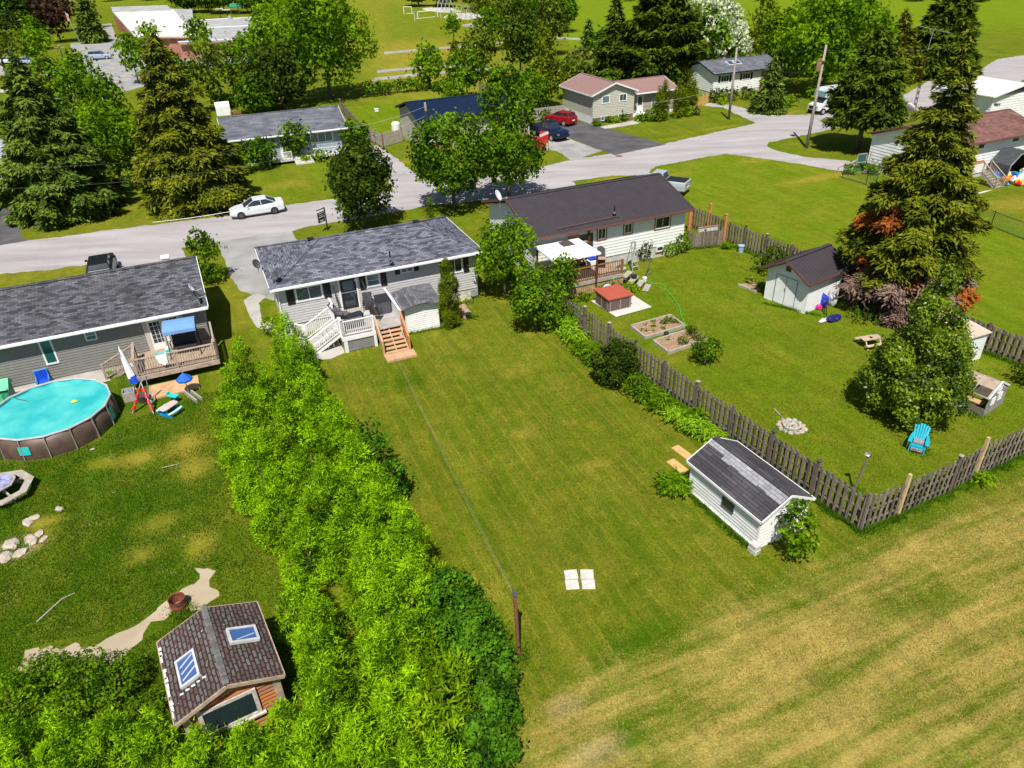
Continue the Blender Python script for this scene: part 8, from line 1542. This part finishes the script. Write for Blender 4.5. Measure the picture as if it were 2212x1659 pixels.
mb = MB(); mb.loft([[(1.55, -1.0, .5), (1.55, 1.0, .5), (1.55, .95, 2.0), (1.55, -.95, 2.0)], [(2.35, -1.0, .5), (2.35, 1.0, .5), (2.2, .85, 1.95), (2.2, -.85, 1.95)], [(2.75, -1.0, .5), (2.75, 1.0, .5), (2.75, .88, 1.35), (2.75, -.88, 1.35)], [(3.5, -.95, .5), (3.5, .95, .5), (3.5, .85, 1.15), (3.5, -.85, 1.15)]]); mb.build('cab', wp, t, bevel=.05)
mb = MB(); mb.add([(2.26, -.8, 1.9), (2.26, .8, 1.9), (2.78, .82, 1.40), (2.78, -.82, 1.40)], [(0, 1, 2, 3)]); mb.build('windshield', W_['glass'], t); mb = MB()
for s_ in (-1, 1): mb.box(1.62, 2.25, s_ * 1.0 - .02, s_ * 1.0 + .02, 1.3, 1.85)
mb.build('windows', W_['glass'], t); bp_ = mat('stripe_blue', (.03, .25, .45), .4, 0, 0, 3, c2=(.30, .45, .25))
for s_ in (-1, 1): mb = MB(); mb.box(-2.5, -1.4, s_ * 1.165 - .01, s_ * 1.165 + .01, 1.6, 2.2); mb.build('window', W_['glass'], t); mb = MB(); mb.box(.2, 1.5, s_ * 1.16 - .012, s_ * 1.16 + .012, 2.1, 2.8); mb.build('side_graphic', bp_, t)
mb = MB(); mb.box(2.56, 2.70, -.9, .9, 2.15, 2.7); mb.build('front_graphic', bp_, t)
mb = MB(); mb.box(3.45, 3.53, -.6, .6, .65, 1.0); mb.build('grille', W_['black'], t); mb = MB(); mb.lathe([(.25, 3.0), (.25, 3.08), (.1, 3.12)], 10, (.9, 0, 0)); mb.build('roof_vent', W_['dgrey'], t); mb = MB(); mb.box(-2.2, -1.5, -.4, .4, 3.0, 3.25); mb.build('air_conditioner', W, t, bevel=.04)
for x_ in (-2.8, 2.75):
 for s_ in (-1, 1): mb = MB(); mb.tube([(x_, s_ * .85, .4), (x_, s_ * 1.12, .4)], .4, 16); w_ = mb.build('wheel', W_['black'], t); mb = MB(); mb.tube([(x_, s_ * .9, .4), (x_, s_ * 1.13, .4)], .22, 10); mb.build('rim', W_['alu'], w_)
t = thing('red_trailer_body', 'bright red box trailer under the big maple', 'trailer', G(1143, 322), R(-22)); rm_ = mat('bright_red_tarp', (.55, .01, .02), .6, 0, .08, 3); mb = MB(); mb.loft([[(-1.7, -.6, .3), (-1.7, .6, .3), (-1.7, .4, 1.5), (-1.7, -.4, 1.3)], [(0, -.75, .2), (0, .75, .2), (0, .5, 1.35), (0, -.5, 1.2)], [(1.7, -.7, .1), (1.7, .7, .1), (1.7, .5, 1.2), (1.7, -.5, 1.05)]]); mb.build('body', rm_, t, bevel=.05)
t = thing('snow_plow', 'red and white vertical panel beside the navy pickup', 'panel', G(1176, 326), R(-20)); mb = MB(); mb.box(-.5, .45, -.1, .1, .5, 2.1); mb.build('panel', rm_, t, bevel=.03); mb = MB(); mb.beam((-.5, -.13, 1.6), (.5, -.13, 2.05), .3, .02, up=(0, 1, 0)); mb.box(.3, .42, -.12, -.1, .1, .9); mb.build('white_trim', mat('pale_pink_white', (.68, .5, .5), .5), t)
# poles, wires, signs
M_POLE = mat('utility_pole_wood', (.22, .19, .165), .9, 0, 0, 5, c2=(.36, .33, .30))
def pole(label, base, top, h, xfmr=False, lamp=None, arm=False):
 b_ = G(*base); tp = G(*top, h); t = thing('utility_pole', label, 'utility pole', b_); d = tp - b_; mb = MB(); mb.tube([(0, 0, -.2), d * .5, d], [.17, .15, .11], 10); mb.build('pole', M_POLE, t, smooth=True)
 if xfmr: mb = MB(); c = d * .80; mb.lathe([(.24, -.45), (.27, -.4), (.27, .4), (.24, .45)], 14, (c.x - .42, c.y - .1, c.z)); mb.build('transformer', mat('rusty_transformer', (.24, .15, .09), .7), t); mb = MB(); mb.box(c.x - .7, c.x + .1, c.y - .25, c.y + .05, c.z + .46, c.z + .6); mb.build('bracket', M_BRN, t)
 if lamp: mb = MB(); c = d * lamp[0]; e = c + Vector(lamp[1]); mb.tube([c, (c + e) / 2 + Vector((0, 0, .35)), e], .04, 6); mb.build('lamp_arm', W_['alu'], t); mb = MB(); mb.box(e.x - .35, e.x + .2, e.y - .13, e.y + .13, e.z - .08, e.z + .1); mb.build('lamp_head', W_['cream'], t, bevel=.05)
 if arm: mb = MB(); c = d * .94; mb.box(c.x - .9, c.x + .9, c.y - .06, c.y + .06, c.z - .06, c.z + .06); mb.build('crossarm', M_POLE, t)
 return tp
tA = pole('wooden utility pole with rusty transformer on the grass island', (1742, 320), (1785, 97), 10.0, True)
tB = pole('bare tall utility pole before the white house', (1574, 258), (1592, 103), 8.3)
tC = pole('weathered utility pole beside the tan house corner', (927, 305), (918, 222), 4.9)
t = thing('street_lamp', 'grey street lamp with curved arm by the tan house', 'street lamp', G(985, 300)); mb = MB(); mb.tube([(0, 0, 0), (-.1, 0, 2.2), (-.5, 0, 3.2), (-1.1, 0, 3.6)], .06, 7); mb.build('pole', W_['alu'], t); mb = MB(); mb.box(-1.6, -1.05, -.13, .13, 3.52, 3.68); mb.build('lamp_head', W_['cream'], t, bevel=.05)
tD = pole('slanted utility pole at the far left behind the spruce', (152, 168), (126, 98), 6.5, arm=True)
def wpx(label, a, za, b_, zb, sag, r=.02, m='dgrey'): wire('power_line', label, G(*a, za), G(*b_, zb), sag, r, m, 'power lines')
wpx('upper power line crossing the two big spruces at the left', (-40, 362), 7.5, (720, 282), 7.5, .8, .006, 'dgrey'); wpx('lower thick power line crossing the spruces above the white sedan', (-40, 408), 6.8, (700, 322), 6.8, .7, .008, 'dgrey')
wpx('power line from the dark maple to the tan house pole', (720, 282), 7.5, (918, 230), 4.6, .3, .01, 'cream'); wpx('lower power line over the dark maple to the tan house', (700, 322), 6.8, (920, 250), 4.2, .3, .01, 'cream'); wpx('lowest wire above the white sedan roof', (330, 480), 5.0, (560, 445), 5.0, .1, .012, 'alu')
wire('power_line', 'upper power line between the two right utility poles', tB - Vector((0, 0, .1)), tA - Vector((0, 0, .2)), .5, .010, 'dgrey', 'power lines'); wire('power_line', 'lower power line between the two right utility poles', tB - Vector((0, 0, 1.8)), tA - Vector((0, 0, 2.4)), .5, .012, 'dgrey', 'power lines'); wire('power_line', 'power line from the bare pole over the rose roof', tB - Vector((0, 0, 4.2)), G(1175, 232, 6), .9, .013, 'alu', 'power lines'); wire('power_line', 'power line leaving the transformer pole to the right', tA - Vector((0, 0, .5)), G(2230, 78, 11), .6, .008, 'dgrey', 'power lines')
b_ = G(1969, 262); tp = G(2004, 108, 8.8); t = thing('antenna_tower', 'rusty lattice antenna tower with rooftop aerial beside the spruce', 'antenna tower', b_); d = tp - b_; mb = MB(); n = 12; off = [Vector((.2, 0, 0)), Vector((-.1, .17, 0)), Vector((-.1, -.17, 0))]
for o_ in off: mb.beam(o_, d + o_ * .4, .05)
for k in range(n):
 for i in range(3): a, c = off[i], off[(i + 1) % 3]; f0, f1 = k / n, (k + .5) / n; mb.beam(d * f0 + a * (1 - .6 * f0), d * f1 + c * (1 - .6 * f1), .03); mb.beam(d * f0 + a * (1 - .6 * f0), d * f0 + c * (1 - .6 * f0), .03)
mb.build('mast', mat('rust_steel', (.22, .10, .07), .7), t); top_ = d + Vector((.1, 0, 1.9)); mb = MB(); mb.tube([d, top_], .03, 6); L_0, L_1 = top_ + Vector((-2.0, 0, .55)), top_ + Vector((2.0, .3, -.35)); mb.beam(L_0, L_1, .05)
for k in range(14): c = L_0.lerp(L_1, k / 13); w_ = .25 + .03 * k; mb.beam(c - Vector((0, w_, 0)), c + Vector((0, w_, 0)), .025)
mb.build('aerial', W_['alu'], t)
t = thing('yard_sign', 'black hanging property sign with white lettering on the verge', 'sign', G(708, 497), R(60)); mb = MB(); mb.box(-.04, .04, -.04, .04, 0, 1.95); mb.box(-.95, .04, -.03, .03, 1.88, 1.94); mb.build('post', W_['black'], t); mb = MB(); mb.box(-.9, -.12, -.015, .015, .85, 1.7); mb.build('panel', W_['black'], t)
mb = MB();
for z_, wd in ((1.6, .6), (1.42, .45), (1.28, .62), (1.02, .5), (.93, .3)):
 for s_ in (-.019, .019): mb.box(-.51 - wd / 2, -.51 + wd / 2, s_ - .002, s_ + .002, z_ - .025, z_ + .025)
mb.build('lettering', W_['white'], t)
t = thing('litter_cover', 'brown manhole cover in the road by the black driveway', 'manhole cover', G(1337, 337, .006)); mb = MB(); mb.lathe([(.4, 0), (.4, .012)], 16); mb.build('cover', M_BRN, t)
t = thing('flagpole', 'flagpole with red and white flag at the school', 'flag', G(175, 95)); mb = MB(); mb.tube([(0, 0, 0), (-1.6, 0, 7.6)], .06, 6); mb.build('pole', W_['alu'], t); mb = MB(); mb.add([(-1.6, 0, 7.4), (-1.0, .2, 6.9), (-1.1, .2, 5.2), (-1.5, 0, 5.4)], [(0, 1, 2, 3)]); mb.build('flag', mat('flag_red', (.6, .05, .03), .7, 0, 0, .9, c2=(.75, .7, .7)), t)
# school field
def frame_(name, label, cat_, a, b_, H, r=.06, m='cream', legs=False, back=0):
 A, B = G(*a), G(*b_); t = thing(name, label, cat_, A); d = B - A; mb = MB(); up = Vector((0, 0, H)); n_ = Vector((-d.y, d.x, 0)).normalized()
 if legs:
  for k in range(legs + 1): q = d * (k / legs); mb.tube([q - n_ * 1.3, q + up], r, 5); mb.tube([q + n_ * 1.3, q + up], r, 5)
  mb.tube([up, d + up], r, 5)
 else:
  mb.tube([(0, 0, 0), up], r, 5); mb.tube([d, d + up], r, 5); mb.tube([up, d + up], r, 5)
  if back: mb.tube([up, n_ * back], r * .6, 5); mb.tube([d + up, d + n_ * back], r * .6, 5); mb.tube([n_ * back, d + n_ * back], r * .6, 5)
 mb.build('frame', W_[m], t); return t, d, up
frame_('goal', 'white football goal farther up the school field', 'goal', (873, 30), (890, 30), 2.0, .12, 'cream', back=1.5); frame_('goal', 'long low white goal nearer on the school field', 'goal', (903, 41), (946, 37), 1.9, .12, 'cream', back=1.6)
for lb, a, b_ in (('left swing set at the top of the school field', (950, 22), (975, 24)), ('right swing set on the sand beside the play court', (988, 36), (1025, 43))):
 t, d, up = frame_('swing_set', lb, 'swing set', a, b_, 3.2, .08, 'alu', legs=3); mb = MB()
 for k in (.25, .5, .75): mb.tube([d * k + up, d * k + Vector((0, 0, .6))], .03, 4); mb.box(d.x * k - .3, d.x * k + .3, d.y * k - .12, d.y * k + .12, .55, .62)
 mb.build('seat', W_['black'], t)
for x, y, lb in ((896, 40, 'thin white marker post left of the low goal'), (953, 36, 'thin white marker post right of the low goal')): t = thing('marker_post', lb, 'post', G(x, y + 6)); mb = MB(); mb.tube([(0, 0, 0), (0, 0, 2.6)], .06, 5); mb.build('post', W_['cream'], t)
t = thing('picnic_pavilion', 'open pavilion with green roof behind the school', 'pavilion', G(526, 30), R(18)); mb = MB(); mb.add([(-4.4, -2, 2.5), (4.4, -2, 2.5), (3.8, 2, 3.3), (-3.8, 2, 3.3)], [(0, 1, 2, 3)]); mb.add([(-4.4, -2, 2.4), (4.4, -2, 2.4), (3.8, 2, 3.2), (-3.8, 2, 3.2)], [(3, 2, 1, 0)]); mb.build('roof', mat('green_metal_roof', (.03, .26, .19), .5), t)
for x_ in (-4, -1.4, 1.4, 4):
 for y_ in (-1.7, 1.7): mb = MB(); mb.box(x_ - .12, x_ + .12, y_ - .12, y_ + .12, 0, 2.5); mb.build('post', W_['dgrey'], t)
for x, y, lb in ((483, 66, 'left white basketball backboard behind the flat roofs'), (499, 68, 'right white satellite like dish on the flat roof')): t = thing('backboard', lb, 'backboard', G(x, y), R(10)); mb = MB(); mb.tube([(0, 0, 0), (0, 0, 5.6)], .12, 6); mb.build('pole', W_['dgrey'], t); mb = MB(); mb.lathe([(.01, 0), (.9, .05), (1.2, .3)], 14, (0, -.2, 5.2)); mb.build('board', W, t)
t = thing('compost_bin', 'green compost bin in the yard behind the rose roof', 'bin', G(1389, 165)); mb = MB(); mb.box(-.9, .9, -.7, .7, 0, .9); mb.build('body', mat('green_bin', (.01, .30, .10), .5), t, bevel=.08)
t = thing('outdoor_tank', 'white fuel tank beside the tan house wall', 'tank', G(1081 - 2, 290 - 2)); t.location = G(1080, 292); t.location = G(T(1, 0, 1215, 1155)[0], T(1, 0, 1215, 1155)[1]); mb = MB(); mb.lathe([(.5, 0), (.55, .2), (.55, 1.2), (.4, 1.4), (.05, 1.45)], 14); mb.build('tank', W, t)
# clutter behind the brown roofed house
HW = lambda x, y, z=0: HH.wld(x, y, z)
t = thing('porch_stairs', 'wooden porch with stairs behind the brown roofed house', 'stairs', HW(0, 0), HH.rot); sx = HH.wall_at(*T(3, 0, 1790, 1380))[0] - .9; mb = MB(); mb.box(sx - 1.4, sx + .8, -1.6, -.03, 1.0, 1.1); mb.build('floor', M_WOODL, t); stair(t, (sx + .4, -1.6, 1.1), (0, -1, 0), (1, 0, 0), .5, .17, .27, 6, M_WOODL)
for x_ in (-.1, .9): railing(t, [(sx + x_, -1.6, 1.1), (sx + x_, -3.25, .05)], .9, M_OAK, .14, .1)
mb = MB(); mb.box(sx - 1.35, sx - .2, -1.66, -1.61, 1.15, 1.9); mb.build('white_panel', W, t); mb = MB(); mb.box(sx - 1.35, sx - .2, -1.6, -1.55, 1.9, 2.2); mb.build('orange_panel', M_ORG, t)
t = thing('screen_tent', 'dark mesh tent filled with toys at the right edge', 'tent', HW(sx + 4.6, -1.3), HH.rot); pf = [(-1.9, 0), (-1.8, 1.4), (-.8, 2.3), (.8, 2.3), (1.8, 1.4), (1.9, 0)]; mb = MB(); mb.add([(x, y, z) for y in (-.9, 1.1) for x, z in pf], [(k, k + 1, k + 7, k + 6) for k in range(5)] + [(6, 7, 8, 9, 10, 11)]); mb.build('canopy', mat('dark_mesh', (.05, .055, .06), .8, 0, .2), t); mb = MB()
for a, c in zip(pf[:-1], pf[1:]): mb.beam((a[0], -.92, a[1]), (c[0], -.92, c[1]), .06)
mb.build('frame', W_['alu'], t)
rj = random.Random(11); cols = [('red', (.6, .01, .03)), ('blue', (.01, .28, .7)), ('yellow', (.6, .6, .05)), ('orange', (.7, .2, .02)), ('navy', (.01, .05, .4)), ('green', (.01, .3, .12)), ('white', (.7, .7, .7))]
for k in range(34):
 cn, cc = cols[k % 7]; px_, py_ = rj.uniform(2142, 2218), rj.uniform(372, 404);
 if cn == 'green': px_ -= 8
 t = thing('outdoor_toy', cn + ' plastic toy in the heap before the mesh tent', 'toy', G(px_, py_), rj.uniform(0, 3), 'toys heaped before the mesh tent'); s_ = rj.uniform(.18, .45); bm = bmesh.new(); bmesh.ops.create_icosphere(bm, subdivisions=2, radius=s_)
 for v in bm.verts: q = 1 + rj.uniform(-.2, .2); v.co = Vector((v.co.x * q * 1.3, v.co.y * q * .8, (v.co.z + s_ * .8) * q * .9))
 me = bpy.data.meshes.new('body'); bm.to_mesh(me); bm.free(); me.materials.append(mat('toy_' + cn, cc, .4, 0, .2)); link('body', me, t)
t = thing('red_slide', 'red plastic slide in the toy heap', 'slide', G(2190, 368), R(-30)); mb = MB(); mb.beam((-1.1, 0, 1.1), (1.1, 0, .2), .5, .08); mb.beam((-1.1, 0, 0), (-1.1, 0, 1.1), .3, .06); mb.build('chute', mat('toy_red', (.6, .01, .03)), t)
sheet('path', [T(3, 0, 1590, 1765), T(3, 0, 1660, 1715), T(3, 0, 1870, 1650), T(3, 0, 1950, 1640), T(3, 0, 1700, 1715), T(3, 0, 1660, 1735)], M_SLAB, .012, .02, .6, 51, label='row of pale slabs leading from the porch stairs')
# grass blades: short lawn texture and long tufts along edges
def in_poly(P, poly):
 x, y = P[:, 0], P[:, 1]; ins = np.zeros(len(x), bool); n = len(poly)
 for k in range(n):
  a, b = poly[k], poly[(k + 1) % n]; c = (a[1] > y) != (b[1] > y)
  with np.errstate(divide='ignore', invalid='ignore'): ins ^= c & (x < (b[0] - a[0]) * (y - a[1]) / (b[1] - a[1]) + a[0])
 return ins
def blades(name, label, P, hgt, wid, m, seed, tone=None):
 rg = np.random.default_rng(seed); n = len(P); a = rg.uniform(0, 6.28, n); h = hgt * rg.uniform(.5, 1.3, n); w_ = wid * rg.uniform(.6, 1.3, n)
 d = np.stack([np.cos(a), np.sin(a), 0 * a], 1); l = rg.normal(0, .5, (n, 3)); l[:, 2] = 1; B = np.stack([P[:, 0], P[:, 1], 0 * a], 1)
 V = np.stack([B - d * w_[:, None] / 2, B + d * w_[:, None] / 2, B + l * h[:, None]], 1).reshape(-1)
 me = bpy.data.meshes.new(name); me.vertices.add(n * 3); me.vertices.foreach_set('co', V.astype(np.float32)); me.loops.add(n * 3); me.loops.foreach_set('vertex_index', np.arange(n * 3, dtype=np.int32))
 me.polygons.add(n); me.polygons.foreach_set('loop_start', np.arange(0, n * 3, 3, dtype=np.int32)); me.polygons.foreach_set('loop_total', np.full(n, 3, np.int32))
 at = me.attributes.new('tone', 'FLOAT', 'FACE'); at.data.foreach_set('value', np.clip(rg.normal(.5, .3, n) if tone is None else tone + rg.normal(0, .2, n), 0, 1).astype(np.float32)); me.update(); me.materials.append(m)
 o = link(name, me); o['kind'] = 'stuff'; o['label'] = label; return o
def scatter(rg, n, poly, excl=()):
 poly = [G2(*p) for p in poly]; A = np.array(poly); out = []; tot = 0
 while tot < n:
  Q = rg.uniform([max(A[:, 0].min(), -45), max(A[:, 1].min(), 13)], [min(A[:, 0].max(), 45), A[:, 1].max()], (n * 2, 2)); dist2 = (Q ** 2).sum(1) + 420
  Q = Q[(rg.random(len(Q)) < 1200 / dist2)]; Q = Q[in_poly(Q, poly)]
  for e in excl: Q = Q[~in_poly(Q, e)]
  out.append(Q); tot += len(Q)
  if len(Q) == 0: break
 return np.concatenate(out)[:n]
def foot(h, L=None, D=None, m=.15): return [tuple(h.wld(x, y)[:2]) for x, y in ((-m, -m), ((L or h.L) + m, -m), ((L or h.L) + m, (D or h.D) + m), (-m, (D or h.D) + m))]
def pxp(*q): return [G2(*p) for p in q]
EX = [foot(S1), foot(MH), foot(CH), foot(LH), [(pc.x + 2.95 * math.cos(a), pc.y + 2.95 * math.sin(a)) for a in np.linspace(0, 6.28, 20)], [tuple(MH.wld(x, y)[:2]) for x, y in ((.8, -6.0), (6.6, -6.0), (9.2, -3.2), (9.2, 0), (-1, 0), (-1, -3))],
      [tuple(CH.wld(x, y)[:2]) for x, y in ((-1.7, -3.5), (4.9, -3.5), (6.5, -4.9), (6.9, -1), (6.9, 0), (-1.7, 0))], [tuple(CH.wld(x, y)[:2]) for x, y in ((1.74, -4.2), (1.97, -7.19), (4.8, -7.05), (4.2, -3.9))],
      pxp((1222, 1228), (1284, 1228), (1284, 1276), (1222, 1276)), pxp((1355, 707), (1392, 737), (1485, 706), (1448, 680)), pxp((1405, 740), (1442, 768), (1530, 740), (1490, 712)), [tuple(LH.wld(x, y)[:2]) for x, y in ((11.9, -4.6), (16.5, -4.6), (16.5, 0), (-2, 0), (-2, -1.6), (11, -1.6))],
      pxp((30, 1455), (60, 1400), (290, 1350), (390, 1265), (425, 1262), (424, 1226), (457, 1223), (480, 1290), (400, 1322), (290, 1400), (120, 1435)), pxp((520, 640), (580, 630), (750, 740), (745, 770), (655, 775), (540, 690)), pxp((1640, 660), (1773, 690), (1850, 640), (1720, 600)), pxp((2000, 830), (2150, 790), (2150, 740), (2000, 760)), pxp((1440, 955), (1500, 955), (1500, 1040), (1430, 1000)), pxp((1675, 900), (1745, 900), (1745, 945), (1675, 945))]
rg = np.random.default_rng(77)
lawn = scatter(rg, 150000, [(640, 760), (1045, 640), (1250, 700), (1480, 530), (1600, 545), (2120, 760), (2300, 830), (2300, 960), (1960, 1140), (1750, 1225), (1330, 1425), (1128, 1560), (1100, 1560), (860, 1250)], EX)
fieldp = scatter(rg, 55000, [(1100, 1700), (1128, 1560), (1330, 1425), (1560, 1320), (1750, 1225), (1960, 1140), (2300, 960), (2700, 1800)], EX)
M_BL = leaf_mat('grass_blades', (.035, .080, .003), (.20, .235, .015), .3, .7, .25)
blades('field_grass', 'sun dried mown blades of the field', fieldp, .05, .03, leaf_mat('dry_blades', (.10, .12, .006), (.52, .40, .11), .3, .7, .5), 4)
blades('lawn_grass', 'short mown grass blades of the lawns', lawn, .055, .028, M_BL, 1)
py_ = scatter(rg, 110000, [(-150, 960), (0, 960), (200, 960), (300, 900), (440, 850), (520, 840), (620, 1230), (800, 1480), (700, 1700), (-200, 1750)], EX)
for bx, by, br in ((400, 960, .9), (420, 1010, .9), (300, 990, 1.1), (220, 1000, .8), (340, 1130, 1.0), (430, 1180, .8), (60, 1170, 1.0), (90, 1130, .8), (300, 1200, .6), (160, 960, .5)):
 g = G(bx, by); py_ = py_[(((py_ - (g.x, g.y)) ** 2).sum(1) > (br * rg.uniform(.3, 1.3, len(py_))) ** 2)]
blades('yard_grass', 'longer clumpy grass of the pool yard', py_, .085, .035, leaf_mat('yard_blades', (.012, .05, .002), (.15, .26, .010), .3, .7, .3), 2)
def edge(a, b, n, wd, world=False):
 A = np.array(a if world else G2(*a)); B = np.array(b if world else G2(*b)); t = rg.random(n); cl = .5 + .5 * np.sin(t * 37 + rg.uniform(0, 6)) ; return A + (B - A) * t[:, None] + rg.normal(0, wd, (n, 2)) * cl[:, None]
E_ = [edge((1480, 885), (1857, 1150), 9000, .16), edge((1857, 1150), (1938, 1118), 3500, .2), edge((1938, 1118), (2212, 985), 9000, .2), edge((2121, 760), (2212, 795), 1500, .15), edge((1563, 525), (1640, 556), 1200, .15), edge((1484, 540), (1556, 533), 600, .12), edge((1488, 1066), (1632, 1196), 3500, .13), edge((1650, 656), (1773, 684), 900, .1), edge((80, 985), (240, 905), 2500, .15), edge((0, 985), (90, 985), 1200, .15), edge((740, 750), (1000, 700), 1500, .12), edge((640, 800), (900, 1290), 5000, .25), edge((900, 1290), (1130, 1570), 4000, .25), edge((1290, 745), (1500, 900), 5000, .25)]
for gx, gy in ((1121, 1420), (1843, 1064), (1980, 970), (1709, 925), (2110, 895), (40, 1180), (30, 1100), (388, 1325)): g = G(gx, gy); E_.append(np.array([g.x, g.y]) + rg.normal(0, .28 if gx != 1709 else .5, (350, 2)))
blades('grass_tufts', 'long untrimmed grass along fences, sheds and posts', np.concatenate(E_), .20, .03, leaf_mat('tuft_blades', (.02, .08, .003), (.16, .30, .012), .35, .7, .3), 3)
